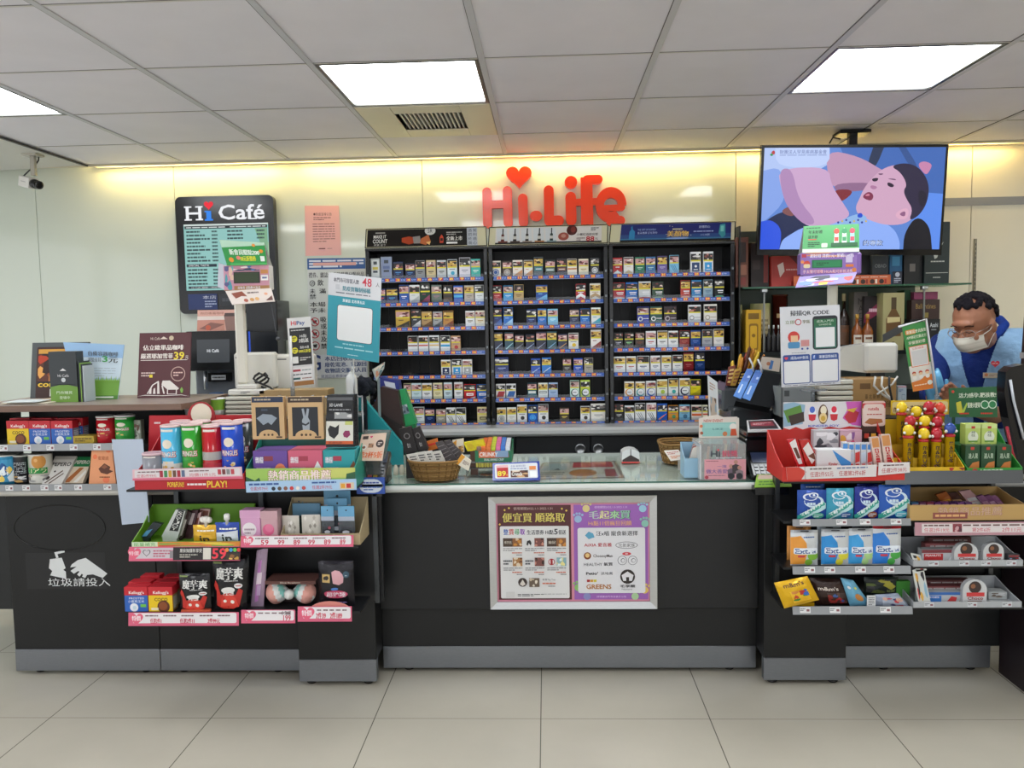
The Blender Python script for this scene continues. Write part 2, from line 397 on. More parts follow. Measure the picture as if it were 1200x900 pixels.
# air vent in its tile
x0=GX+1.2+.01;x1=GX+1.8-.016;y0=GY+.6+.01;y1=GY+1.2-.01
t=Th('ceiling_vent','cream ceiling air vent with a slatted grille beside the light panel','vent',((x0+x1)/2,(y0+y1)/2,ZC))
gx0,gx1,gy0,gy1=x0+.15,x1-.13,y0+.12,y1-.14
b=B()
for q in ((x0,gx0,y0,y1),(gx1,x1,y0,y1),(gx0,gx1,y0,gy0),(gx0,gx1,gy1,y1)): b.box(q[0],q[1],q[2],q[3],ZC-.004,ZC+.02,'#d8d0b6','p',.002)
b.box(x0,x1,y0,y1,ZC+.09,ZC+.1,'#151413')
for q in ((gx0-.002,gx0,gy0,gy1),(gx1,gx1+.002,gy0,gy1),(gx0,gx1,gy1,gy1+.002)): b.box(q[0],q[1],q[2],q[3],ZC,ZC+.09,'#b9b5a6')
b.part('frame',t)
b=B()
for k in range(14):
    x=gx0+.02+(gx1-gx0-.04)*k/13; b.box(x-.0035,x+.0035,gy0,gy1,ZC+.002,ZC+.012,'#cfccc0','p')
b.part('grille',t)
# left soffit with dark edge and lit peach panel
b=B(); xl=W(100,197,4.6).x
b.prism([(-4.2,ZC-.02),(xl-.5,ZC-.02),(xl-.02,ZC-.004),(xl-.02,ZC),(-4.2,ZC)],3.4,4.64,'#c9c8c2','p'); b.box(xl-.02,xl-.006,1.5,4.64,ZC-.012,ZC-.0045,'#33302c')
b.struct('trim_5')
# ---------------------------------------------------------------- counters
ZT=.785
BK='#161718'; KICK='#8b8f96'
def kick(b,x0,x1,Y,s=.004): b.box(x0,x1,Y-s,Y+.03,.018,.108,KICK,'m',.002)
def feet(t,pts):
    for x,y in pts:
        q=B(); q.lathe(x,y,[(.016,0),(.02,.004),(.02,.010),(.008,.013),(.008,.019)],'#0c0c0c','g',14); q.part('foot',t)
X0,X1,X2,X3,X4,X5,X6=-2.205,-1.596,-1.022,-.684,.82,1.133,1.735
# waste bin cabinet
t=Th('waste_cabinet','black cabinet with an oval flap and a white cup and hand rubbish sign','cabinet',((X0+X1)/2,3.5,0))
b=B(); b.box(X0,X1-.001,3.25,3.9,.105,.755,BK,'d',.002); b.box(-2.6,X0,3.27,3.9,.27,.755,'#222425','d',.002); b.part('body',t)
b=B(); kick(b,X0,X1-.001,3.25); b.part('kick_plate',t,'grey metal kick plate')
f=FR(18,592,125,645,3.25)
b=B(); cx,cz=(f.c[0].x+f.c[1].x)/2,(f.c[0].z+f.c[2].z)/2; rx,rz=(f.c[1].x-f.c[0].x)/2,(f.c[0].z-f.c[2].z)/2
b.tube([(cx+rx*math.cos(a*math.pi/20),3.249,cz+rz*math.sin(a*math.pi/20)) for a in range(41)],.0022,'#0a0a0b','g',6)
b.lathe(cx,0,[(rx*.97,0),(rx*.97,.001)],'#202223','d',40) if False else None
b.part('flap_rim',t)
b=B(); f=FR(32,648,125,690,3.2495); b.slab(f,.0006,'#17181a','p')
b.PG([(.31,.17),(.46,.13),(.50,.42),(.47,.47),(.50,.52),(.50,.72),(.30,.62),(.33,.50),(.29,.42)],'#d9dcdc'); b.PG([(.39,.14),(.37,-.02),(.50,-.08),(.50,-.02),(.41,.03),(.42,.13)],'#d9dcdc')
b.PG([(.58,.32),(.66,.20),(.76,.14),(.88,.34),(1.02,.58),(.96,.70),(.84,.60),(.72,.62),(.66,.50),(.60,.58),(.56,.50),(.64,.38),(.56,.40)],'#d9dcdc')
b.PG([(.64,.60),(.69,.48),(.72,.52),(.67,.66)],'#d9dcdc'); b.PG([(.70,.66),(.74,.54),(.78,.56),(.74,.70)],'#d9dcdc')
b.T('垃圾請投入',.27,.70,1.05,.93,'#dfe2e2',b=.006); b.part('rubbish_sign',t,'white cup and hand pictogram with writing')
feet(t,[(X0+.08,3.29),(X1-.08,3.29),(X0+.08,3.85)])
t=Th('counter_cabinet','black counter cabinet between the rubbish sign cabinet and the left pillar','cabinet',((X1+X2)/2,3.5,0))
b=B(); b.box(X1+.001,X2+.03,3.25,3.9,.105,.755,BK,'d',.002); b.part('body',t)
b=B(); kick(b,X1+.001,X2+.03,3.25); b.part('kick_plate',t,'grey metal kick plate'); feet(t,[(X1+.08,3.29),(X2-.1,3.29)])
t=Th('counter_pillar','black block standing forward of the counter under the left display racks','cabinet',((X2+X3)/2,3.2,0))
b=B(); b.box(X2+.03,X3,3.148,3.6,.105,.76,'#151617','d',.002); b.part('body',t)
b=B(); kick(b,X2+.03,X3,3.148); b.part('kick_plate',t,'grey metal kick plate'); feet(t,[(X2+.07,3.18),(X3-.04,3.18)])
t=Th('counter_cabinet','long black counter front with the framed poster','counter',((X3+X4)/2,3.5,0))
b=B(); zs=W(660,713,3.25).z; b.box(X3+.001,X4-.001,3.245,3.9,zs,.755,'#18191b','d',.002); b.box(X3+.001,X4-.001,3.275,3.9,.105,zs,BK,'d'); b.part('body',t)
b=B(); kick(b,X3+.001,X4-.001,3.275); b.part('kick_plate',t,'grey metal kick plate'); feet(t,[(X3+.1,3.31),(X4-.1,3.31)])
t=Th('counter_pillar','black block standing forward of the counter under the right display racks','cabinet',((X4+X5)/2,3.2,0))
b=B(); b.box(X4,X5,3.16,3.6,.105,.76,'#151617','d',.002); b.part('body',t)
b=B(); kick(b,X4,X5,3.16); b.part('kick_plate',t,'grey metal kick plate'); feet(t,[(X4+.04,3.19),(X5-.04,3.19)])
t=Th('counter_cabinet','black counter cabinet at the right end beside the dark post','cabinet',((X5+X6)/2,3.5,0))
b=B(); b.box(X5+.001,X6+.12,3.275,3.9,.105,.755,'#181a1b','d',.002); b.part('body',t)
b=B(); kick(b,X5+.001,X6,3.275); b.part('kick_plate',t,'grey metal kick plate'); feet(t,[(X5+.2,3.31),(X6-.06,3.31)])
# worktops
def lipped(x0,x1,yf,yb,col,zt=ZT,th=.028):
    b=B(); P=[(yf+.014,zt-th)]+[(yf+.014-.014*math.sin(a*math.pi/8),zt-th/2-th/2*math.cos(a*math.pi/8)) for a in range(1,8)]+[(yf+.014,zt),(yb,zt),(yb,zt-th)]
    b.prismx(P,x0,x1,col,'g'); return b
b=lipped(-2.6,X2+.02,3.19,3.95,'#b9b7b0'); b.thing('worktop','pale worktop edge on the left cabinets under the snack shelves','worktop')
b=lipped(X2+.021,X4-.03,3.19,3.93,'#cfd2ce'); b.thing('worktop','long pale grey worktop of the middle counter under the glass sheet','worktop')
b=lipped(X4-.029,X6+.2,3.19,3.93,'#8f9090'); b.thing('worktop','grey worktop under the right hand sweets displays','worktop')
gx0,gx1=X3-.02,X4-.02
b=B(); b.box(gx0,gx1,3.196,3.9,ZT+.0035,ZT+.0085,(.95,.985,.97),'w',.0008); b.box(gx0,gx1,3.1955,3.196,ZT+.0025,ZT+.008,'#1f5a4c','g')
b.thing('glass_sheet','clear greenish glass sheet covering the middle counter top','glass sheet')
b=B(); p=[Zp(*q,ZT+.0010) for q in ((636,542),(722,540),(733,560),(622,562))]
f=Frame(*[(v.x,v.y,ZT+.0010) for v in (p[0],p[1],p[2],p[3])]); b.slab(f,.0009,'#7d6f68','p')
b.R(.03,.05,.96,.95,'#a9a39b'); b.R(.42,.05,.93,.38,'#a8424a'); b.R(.05,.1,.35,.5,'#8f9a9c'); b.C(.55,.68,.16,'#a0683e',ry=.2); b.R(.8,.5,.93,.9,'#8b4248'); b.LN(.06,.6,.34,.9,3,'#6d6762'); b.PG([(.2,.5),(.24,.4),(.28,.5)],'#27313c')
b.thing('counter_poster','red and grey poster lying under the counter glass','poster')
# back counter
zt=.868
b=B(); P=[(4.235,zt-.042),(4.225,zt-.03),(4.225,zt-.012),(4.24,zt),(4.745,zt),(4.745,zt-.042)]; b.prismx(P,-2.4,2.12,'#b8bab8','g')
b.thing('worktop','pale grey back counter slab under the cigarette racks','worktop')
xs=[-2.35]+[W(p,530,4.27).x for p in (520,604,692,790)]+[2.08]
for i in range(5):
    t=Th('back_cabinet',['black back cabinet behind the basket and left counter','black back cabinet door left of the round knobs','black cabinet door with the left round knob','black cabinet door with the right round knob','black back cabinet behind the basket at the right'][i],'cabinet',((xs[i]+xs[i+1])/2,4.5,0),'black cabinets under the back counter')
    b=B(); b.box(xs[i]+.001,xs[i+1]-.001,4.27,4.74,.0,zt-.043,'#17181a','d'); b.part('body',t)
    b=B(); b.box(xs[i]+.003,xs[i+1]-.003,4.258,4.2695,.06,zt-.05,'#202224','d',.002); d=b.part('door',t)
    if i in (2,3):
        kx=W(680 if i==2 else 701,526,4.258); b=B(Matrix.Translation((kx.x,4.258,kx.z))@Matrix.Rotation(math.pi/2,4,'X'))
        b.lathe(0,0,[(.027,0),(.027,.004),(.024,.007),(.021,.007),(.019,.004),(.002,.003)],'#a9acae','m',24); b.part('knob',d)
# ---------------------------------------------------------------- cigarette racks
RY=4.40
ROWY=[323,352,381,409.6,437.8,466,494.6]
SZ=[W(640,y,RY).z for y in ROWY]
RX=[(432,573.5),(574.5,713),(714,860)]
NUM0=[[1,31,61,91,121,151,181],[11,41,71,101,131,161,191],[21,51,81,111,141,171,201]]
def header0(b,f):
    b.R(.012,.05,.84,.95,'#120e0d'); b.T('MAKE IT',.065,.32,.17,.50,'#e8e6e0',b=.02); b.T('COUNT',.06,.54,.18,.76,'#e8e6e0',b=.02); b.T('真實 留下',.07,.80,.17,.90,'#c9c6c0')
    b.R(.08,.18,.16,.24,'#a9a6a0'); b.PG([(.30,.5),(.36,.42),(.42,.5),(.42,.75),(.36,.85),(.30,.72)],'#a8401f'); b.PG([(.39,.45),(.45,.4),(.46,.8),(.40,.8)],'#8f8a86'); b.PG([(.46,.55),(.52,.35),(.54,.7),(.50,.9),(.45,.8)],'#b9663a'); b.PG([(.50,.75),(.54,.7),(.53,.9)],'#e8c27a')
    b.C(.535,.15,.045,'#c9c7c2',ry=.22); b.T('SR',.515,.05,.555,.25,'#222','p'); b.PG([(.615,.5),(.63,.35),(.645,.5),(.645,.8),(.615,.8)],'#b8432c'); b.R(.62,.55,.64,.7,'#241512')
    b.T('全新上市',.67,.45,.80,.68,'#f2efe8',b=.01); b.LN(.67,.2,.80,.4,2,'#b9b6b0',2); b.R(.67,.75,.76,.85,'#e8e8e8')
    b.R(.84,.03,.925,.97,'#b8bcc4')
    for k in range(8): b.T('酒駕罰刑菸癌傷心'[k],.848+.04*(k%2),.08+.22*(k//2),.88+.04*(k%2),.25+.22*(k//2),'#3c4048')
def header1(b,f):
    b.R(.055,.06,.95,.95,'#d9d3ce'); b.R(.055,.86,.95,.95,'#131313')
    for k in range(5):
        u=.06+k*.103; b.PG([(u+.004,.1),(u+.09,.08),(u+.1,.85),(u+.01,.84)],'#cfd2d4'); b.R(u+.02,.78,u+.1,.86,['#6d3a30','#4c3a34','#9a8a80','#b07a4a','#8ba0a4'][k])
        b.R(u+.052,.1,u+.062,.4,'#14110f'); b.PG([(u+.046,.4),(u+.068,.4),(u+.072,.8),(u+.042,.8)],['#5c1f1a','#23211f','#2a2320','#3b332c','#20302c'][k]); b.R(u+.044,.52,u+.07,.68,'#c9c6be')
    b.C(.70,.25,.045,'#4a1512',ry=.28); b.C(.71,.22,.02,'#7a2a22',ry=.16); b.C(.63,.58,.045,'#9a4a3c',ry=.22); b.C(.63,.55,.02,'#c08a7a',ry=.1)
    b.T('小農紅酒節尚饗',.74,.42,.92,.56,'#3a2c2c'); b.T('88',.82,.60,.89,.86,'#b8202a',b=.03); b.T('元',.895,.68,.92,.8,'#3a2c2c'); b.LN(.74,.64,.81,.84,2,'#7a5a58',3); b.LN(.86,.1,.93,.3,2,'#3a3a3a',4)
def header2(b,f):
    b.R(.085,.04,.97,.88,'#232a6d'); b.R(.085,.6,.97,.80,'#2c4a82'); b.R(.085,.80,.97,.88,'#3c6f96'); b.R(.085,.88,.97,.97,'#0e0f18')
    b.PG([(.165,.2),(.175,.1),(.18,.3),(.2,.42),(.2,.85),(.155,.85),(.155,.42),(.17,.3)],'#2f7fae'); b.T('THE GIFT OF BOMBAY',.22,.28,.37,.38,'#9ab2e0'); b.T('金采禮讚 正在等你',.22,.44,.38,.56,'#b8c4e8')
    b.T('美顏物',.46,.42,.63,.74,'#e3b64e',b=.02); b.C(.545,.82,.09,'#8ba6d8',ry=.05); b.R(.5,.3,.58,.36,'#d8cfa0')
    for k in range(14): rg=random.Random(k); b.C(.42+.24*rg.random(),.1+.6*rg.random(),.003,'#e8e2c0',ry=.015)
    b.T('送禮的心',.71,.16,.80,.30,'#c9d2f0'); b.LN(.67,.42,.83,.52,1,'#a9b6e0',8); b.T('1+1.97折',.73,.60,.80,.72,'#c9d2f0'); b.PG([(.88,.12),(.92,.08),(.925,.7),(.9,.85),(.87,.6)],'#3c8f98'); b.R(.885,.2,.91,.5,'#74c0b8')
RKn=['left','middle','right']
for r in range(3):
    x0=W(RX[r][0],400,RY).x; x1=W(RX[r][1],400,RY).x
    t=Th('cigarette_rack',['black seven shelf cigarette rack behind the teal poster, dark header','black seven shelf cigarette rack in the middle under the red sign','black seven shelf cigarette rack by the liquor, blue header'][r],'rack',((x0+x1)/2,4.55,.8685),'black cigarette racks on the back counter')
    zt2=W(650,290,RY).z
    b=B(); b.box(x0+.012,x1-.012,4.60,4.615,.87,zt2,'#101112','d')
    for k in range(1,11):
        xx=x0+.02+(x1-x0-.04)*k/11; b.box(xx-.001,xx+.001,4.595,4.6,.9,zt2-.03,'#1c1d1f','d')
    b.part('back_panel',t)
    for x in (x0,x1-.022):
        b=B(); b.box(x+.001,x+.021,RY-.02,4.62,.8685,zt2,'#111214','g',.002)
        for z in SZ: b.box(x+.006,x+.016,RY-.0215,RY-.0195,z+.012,z+.024,'#6d7174','m')
        b.part('upright',t)
    b=B(); b.box(x0,x1,RY-.02,4.62,zt2,zt2+.012,'#0e0f10','d'); b.part('top_panel',t)
    for k in range(7):
        b=B(); b.box(x0+.023,x1-.023,RY-.005,4.595,SZ[k]-.008,SZ[k],'#141517','g'); s=b.part('shelf',t)
        b=B(); f=Frame((x0+.024,RY-.0065,SZ[k]+.001),(x1-.024,RY-.0065,SZ[k]+.001),(x1-.024,RY-.010,max(SZ[k]-.020,.8695)),(x0+.024,RY-.010,max(SZ[k]-.020,.8695))); b.slab(f,.0012,'#3f5fae','g')
        b.R(0,.84,1,1,'#7d88a4')
        n0=NUM0[r][k]
        for i in range(10):
            u=.03+i*.095; b.R(u,.06,u+.042,.80,'#c63a3c'); b.T(str(n0+i),u+.005,.16,u+.037,.70,'#f0d84a',b=.02); b.T('$%d'%random.Random(n0+i).choice([90,100,95,125,110,80]),u+.048,.28,u+.086,.66,'#b7c8ec')
        b.part('price_rail',s)
        b=B(); b.box(x0+.024,x1-.024,RY-.006,RY-.005,SZ[k]+.001,SZ[k]+.016,(.9,.92,.94),'w'); b.part('shelf_lip',s)
    # header
    ya=[(430,272,570,266),(574,268,712,265),(716,265,861,261)][r]; yb=[293,290.5,288][r]
    za=W(ya[0],(ya[1]+ya[3])/2,RY-.06).z; zb=zt2+.012
    xa=W(ya[0],280,RY-.06).x; xb=W(ya[2],280,RY-.06).x
    f=Frame((xa,RY-.07,za),(xb,RY-.07,za),(x1-.002,RY-.02,zb+.004),(x0+.002,RY-.02,zb+.004))
    b=B(); b.slab(f,.003,'#cfc8a6','p'); (header0,header1,header2)[r](b,f)
    hs=b.part('header_sign',t,['black whisky header sign','pale wine header sign','blue gift header sign'][r])
    b=B(); 
    c=[f.pt(u,v,.001) for u,v in ((0,0),(1,0),(1,1),(0,1),(0,0))]
    for i in range(4): b.tube([c[i],c[i+1]],.0025,'#0c0c0d','g',6)
    b.part('header_frame',hs)
# ---- packs: (x0,x1,top,body,style,accent) in enlarged crop coordinates
WHT='#e4e6e8'
PK={
(0,0):[(45,115,275,'#b4b8ba','tin','#dfe2e2'),(120,205,262,'#8d97ac','tin','#5c6a92'),(212,290,300,'#1f2c50','plain','#2f7cc0'),(303,375,310,'#1f2c50','plain','#2f7cc0'),(378,452,290,'#8a8d90','plain','#222'),(460,533,288,'#cbb98c','plain','#222'),(540,612,288,'#c3c7ca','plain','#333'),(618,693,282,'#d5e2e6','drop','#3aa2c4'),(707,793,268,'#d9d6e0','plain','#8a8a9a'),(795,868,278,'#3fb0a4','plain','#c9e6dc')],
(0,1):[(95,150,503,'#26305a','plain','#c03040'),(155,243,500,'#26305a','plain','#3c8fd0'),(252,327,475,'#2a55a8','plain','#dfe6f2'),(328,408,475,'#dfe1e2','diag','#b0b4b8'),(410,487,460,'#2f4a3c','diag','#8a3a5a'),(493,573,475,'#6d7a72','plain','#a0788a'),(583,653,477,'#5a4a3e','grad','#2c2622'),(660,733,480,'#2b62c4','grad','#4fb2e0'),(740,815,478,'#b5aaa0','plain','#77706a'),(820,890,475,'#dfe3e4','plain','#9aa4a8')],
(0,2):[(220,330,665,'#c9a545','diag','#3b3222'),(338,413,660,'#4b4e52','diag','#c9cccf'),(415,495,675,'#b3946a','diag','#6d4a2a'),(500,573,675,'#9fa3a6','diag','#5a5d60'),(577,657,670,'#b98543','diag','#7a3a1c'),(745,818,670,WHT,'plain','#6a5a3a'),(820,897,668,'#e5dfcc','plain','#b08a3a')],
(0,3):[(330,412,95,WHT,'grad','#8a4a44'),(417,498,93,WHT,'grad','#c8432e'),(503,587,90,WHT,'grad','#d8b46a'),(595,675,92,WHT,'grad','#3f9fd0'),(680,760,92,'#c39a72','drop','#b03030')],
(0,4):[(595,675,288,WHT,'box','#1e2d58'),(683,765,285,WHT,'box','#2f9ad8'),(768,850,285,WHT,'box','#a5a8aa')],
(0,5):[(285,347,480,'#ddd2aa','plain','#a08a4a'),(350,432,478,'#c9dde4','plain','#8aa'),(435,518,478,WHT,'plain','#333'),(525,603,475,'#ddd6ae','plain','#98864c'),(612,682,472,'#c8dbe2','plain','#334'),(697,770,470,WHT,'plain','#333'),(777,875,487,'#c22b30','badge',WHT),(880,978,487,'#2260b8','badge',WHT)],
(0,6):[(360,450,672,'#dbe4e4','plain','#889'),(455,535,683,'#24335f','plain','#5a74b0'),(545,625,690,'#9a978e','plain','#c9c6bc'),(627,705,677,WHT,'wave','#33383e'),(708,790,677,WHT,'wave','#33383e'),(880,980,672,'#d8cb98','badge','#3a3020')],
(1,0):[(42,120,293,'#e2ddd0','circle','#2d5596'),(130,203,295,'#5a4a42','circle','#b0a8a0'),(207,283,288,'#e6ddd2','diag','#c98f5c'),(290,360,288,'#e6e2dc','diag','#c98f5c'),(365,437,265,'#5a6870','band','#2a7f88'),(450,527,287,'#4c5652','band','#8fa6a2'),(537,612,277,'#3c3c4c','band','#8a5a3c'),(615,690,278,'#e6dfd2','grad','#c77a34'),(700,777,278,'#e2dcc2','plain','#a8925c'),(788,857,270,'#3a3c40','circle','#c9ccd0')],
(1,1):[(50,122,480,'#a82a30','plain','#d88'),(133,207,480,'#3a98d4','plain','#bfe0f4'),(212,288,472,'#b59a68','plain','#6a5224'),(377,467,475,'#1f4c9a','diag','#6fb6e6'),(677,753,467,'#b8323a','chev',WHT),(782,865,463,'#e2ddd2','chev','#b89a72')],
(1,2):[(52,122,648,'#20306c','diag','#3f68b4'),(130,205,645,'#2a6ec4','diag','#9ac8ee'),(303,380,658,'#1d2a56','plain','#5a7ac0'),(387,457,653,'#2a72c4','plain','#9ad'),(463,543,655,'#7cc0e0','plain','#c9ecf8'),(628,702,655,'#28304e','plain','#6a7494'),(707,782,653,'#1f66b8','plain','#7ab8ec'),(790,865,645,'#dfe6e6','diag','#34a8c0')],
(1,3):[(62,135,65,'#1d2540','slash','#9fb4d0'),(147,222,65,'#274a5c','slash','#8fc8d0'),(230,305,83,'#181a22','slash','#8a90a0'),(317,393,82,'#1f2a48','slash','#8aa0c0'),(402,487,60,'#1c2036','slash','#8088a8'),(490,572,57,'#1d4a54','slash','#7ac'),(580,657,77,'#1d2644','slash','#b88a4c'),(665,748,70,'#e6e6e0','drop','#e0bc2c'),(845,933,43,'#e6e2e0','diag','#8a3a34')],
(1,4):[(62,178,268,'#2a3a72','plain','#8a9ad0'),(357,437,277,'#2450b0','slash','#9ac0f0'),(445,525,270,'#2a76c8','slash','#bfe0f8'),(615,687,275,'#3a3230','plain','#aaa'),(703,780,275,'#2a50b8','plain','#bcd'),(790,865,272,'#a29a8c','plain','#665')],
(1,5):[(68,147,485,'#e2dede','pgram','#a83038'),(152,233,483,'#e2e2e4','pgram','#20589c'),(325,403,475,'#2f5864','band','#c9d8d8'),(413,493,475,'#dfe3e0','band','#8a9490'),(497,575,473,'#9fb8dc','plain','#5a78a8'),(672,750,455,'#bfe4d4','oval','#3a5a50'),(757,837,452,'#b2cc4a','oval','#3a5a20')],
(1,6):[(72,150,678,'#dcdedc','circle','#8d9092'),(155,233,675,'#e2e2de','plain','#aaa'),(238,320,652,WHT,'drop','#333'),(327,405,655,'#1f5fc0','circle','#3a9ae0'),(410,495,648,WHT,'drop','#333'),(585,665,675,'#3a3024','plain','#d8c04a'),(755,835,665,WHT,'drop','#333'),(840,965,643,'#e6e4dc','plain','#999')],
(2,0):[(55,130,270,'#b8272c','peak',WHT),(137,213,265,'#e4e2de','peak','#c9b48a'),(223,297,265,'#2d7a5c','plain','#9ac8b0'),(303,378,263,'#3a72a8','plain','#9cc'),(390,465,257,'#6c5a9c','plain','#b0a4d0'),(480,553,250,'#7cc2e4','wave','#2a78b0'),(637,718,225,WHT,'box','#24406c'),(733,810,223,WHT,'box','#2f9ad8')],
(2,1):[(55,147,458,'#b52a34','arc',WHT),(152,243,455,'#2266b8','arc',WHT),(248,342,448,'#c4c8cc','arc','#a83038'),(350,437,450,'#2c4a38','arc','#6a9a72'),(563,638,440,'#b8382c','arc','#e0a080'),(645,722,438,'#1f7ab8','arc','#9ad0ec'),(733,807,435,'#8aa6b8','plain','#4a6a84'),(818,893,435,'#20282a','arc','#5ab48a')],
(2,2):[(235,328,640,'#3440a0','ring',WHT),(333,427,637,'#1f4c44','ring',WHT),(437,535,635,'#33242c','ring','#b8a8b0'),(620,718,625,WHT,'ring','#a0a0a0'),(738,838,620,'#e6e2dc','ring','#b0a898')],
(2,3):[(62,140,67,'#1b1b22','plain','#c9c9d8'),(148,228,65,'#1f2420','plain','#8fd08a'),(237,313,62,'#3a2a22','plain','#8a4a2c'),(323,408,55,WHT,'plain','#b03040'),(417,502,53,WHT,'plain','#444'),(507,588,53,WHT,'plain','#345'),(597,680,50,'#8a2c2c','plain','#b85a4a'),(687,770,48,'#24488c','plain','#5a7ac0'),(780,865,43,'#a9acb4','plain','#667'),(873,958,38,'#e2e0de','plain','#aaa')],
(2,4):[(58,158,263,WHT,'plain','#a83040'),(163,245,260,WHT,'plain','#a84038'),(252,353,257,WHT,'plain','#24386c'),(360,443,255,WHT,'plain','#24386c'),(450,532,253,'#dfe1e2','plain','#556'),(540,622,250,'#dfe1e2','plain','#889'),(628,713,228,'#7c2226','plain','#a04a4a'),(722,803,225,'#20386c','plain','#4a68a0')],
(2,5):[(147,228,465,'#e8e6e0','oval','#d8902c'),(237,317,465,'#e8e6e0','oval','#2f9aa0'),(323,405,460,'#e4e6ea','oval','#2458b0'),(412,500,447,'#e2e6d8','drop','#a8c040'),(505,588,440,'#e2e6e4','drop','#2fa8a0'),(595,683,437,'#e4e6e8','oval','#222c50'),(685,770,448,'#d8cc28','diag','#b0a010')],
(2,6):[(65,140,643,'#1c1d20','plain','#c9c9c9'),(147,228,660,'#dfe1e2','wave','#2a3448'),(232,318,640,WHT,'wave','#68727c'),(325,408,638,WHT,'wave','#202a38'),(413,497,643,'#2258b4','slash','#e07a3a'),(503,587,657,'#d8923a','drop','#4a8a5a'),(593,683,652,'#7ab2d0','drop','#3a6a8c'),(693,780,655,'#dfd8d0','grad','#d8602c'),(783,828,655,'#dfd8c0','grad','#c83a2c'),(895,962,655,'#9aa6a0','plain','#5a6a60')],
}
SCL=lambda r,k:((430,570,710)[r],260,6.43) if k<3 else ((430,570,710)[r],380,6.92)
def cname(h):
    r,g,b_=[int(lin(h)[i]**(1/2.2)*255) for i in range(3)]; mx,mn=max(r,g,b_),min(r,g,b_)
    if mx-mn<26: return 'white' if mx>205 else 'grey' if mx>100 else 'black'
    if mx<60: return 'near-black'
    d=mx-mn
    if mx==r: hu=((g-b_)/d)%6
    elif mx==g: hu=(b_-r)/d+2
    else: hu=(r-g)/d+4
    hu*=60
    if mx>200 and d<46: return 'cream' if hu<90 else 'pale'
    dk='dark ' if mx<125 else ''
    return dk+('red' if hu<14 or hu>340 else 'brown' if hu<42 and mx<150 else 'tan' if hu<48 and d<110 else 'orange' if hu<42 else 'yellow' if hu<68 else 'green' if hu<165 else 'teal' if hu<192 else 'blue' if hu<250 else 'purple')
YEL='#d9cf2e'
def pack_mesh(w,h,d,col,sty,ac,seed):
    b=B(); b.box(-w/2,w/2,0,d,0,h,col,'g',.0012)
    f=Frame((-w/2,0,h),(w/2,0,h),(w/2,0,0),(-w/2,0,0)); b.on(f,.0002)
    rg=random.Random(seed); top='#22201e' if rg.random()<.4 else col
    if sty=='tin':
        b.R(.1,.08,.9,.9,'#cfd2d2' if ac!='#5c6a92' else '#7f8cab'); b.R(.3,.15,.7,.3,'#3c4448'); b.R(.2,.42,.8,.55,'#c9b84a' if ac!='#5c6a92' else '#5c6a92'); b.R(.25,.6,.75,.7,'#3c4450'); return b
    b.R(.03,.03,.97,.12,top)
    pal=rg.choice([['#2c2422','#c58a80','#1a1816','#d8c9c0','#7a3a34'],['#c9a24a','#e6cf8a','#7a4a22','#2a2420'],['#b99a94','#8a3a3c','#e0d2cc','#3a2c2c'],['#26262a','#d8d4d2','#77706c','#e8e6e2'],['#c89a98','#8a4448','#e8d8d4','#5a2c30']])
    b.PH(.03,.10,.97,.40,pal,seed,6); b.R(.03,.40,.97,.47,YEL)
    if sty=='plain': b.R(.22,.62,.78,.67,ac); b.R(.3,.72,.62,.745,ac)
    elif sty=='diag': b.PG([(.03,.97),(.97,.60),(.97,.97)],ac); b.R(.2,.56,.55,.60,ac)
    elif sty=='slash': b.PG([(.1,.92),(.85,.62),(.97,.60),(.2,.97)],ac)
    elif sty=='drop': b.C(.55,.76,.2,ac); b.R(.2,.53,.8,.57,'#777')
    elif sty=='grad': b.R(.03,.58,.97,.66,ac); b.R(.03,.66,.97,.72,ac) if rg.random()<.6 else None
    elif sty=='box': b.R(.14,.52,.86,.97,ac); b.C(.5,.70,.12,WHT); b.R(.3,.84,.7,.88,WHT)
    elif sty=='badge': b.R(.2,.62,.8,.80,ac); b.R(.28,.69,.72,.74,col); b.PG([(.5,.97),(.97,.86),(.97,.97)],ac)
    elif sty=='wave':
        for k in range(3): b.PG([(.1+.2*k,.55),(.16+.2*k,.55),(.62+.15*k,.97),(.54+.15*k,.97)],ac)
    elif sty=='circle': b.C(.5,.74,.34,ac); b.C(.5,.74,.25,col); b.C(.5,.74,.2,ac)
    elif sty=='band': b.R(.1,.55,.9,.72,ac); b.R(.2,.62,.8,.66,WHT)
    elif sty=='chev': b.PG([(.03,.97),(.03,.78),(.5,.58),(.97,.78),(.97,.97),(.5,.80)],ac); b.R(.2,.52,.8,.57,ac)
    elif sty=='peak': b.PG([(.03,.97),(.5,.76),(.97,.97)],ac); b.R(.3,.56,.7,.60,ac)
    elif sty=='pgram': b.PG([(.05,.92),(.3,.52),(.97,.52),(.8,.92)],ac)
    elif sty=='oval': b.C(.5,.74,.42,ac); b.C(.55,.72,.33,WHT); b.R(.3,.70,.7,.74,'#444')
    elif sty=='arc': b.C(.5,.97,.47,ac,ry=.06); b.R(.3,.6,.88,.66,WHT); b.R(.35,.72,.85,.76,WHT)
    elif sty=='ring': b.C(.28,.74,.2,ac); b.C(.28,.74,.12,col); b.R(.5,.70,.95,.74,ac)
    return b
PMC={}
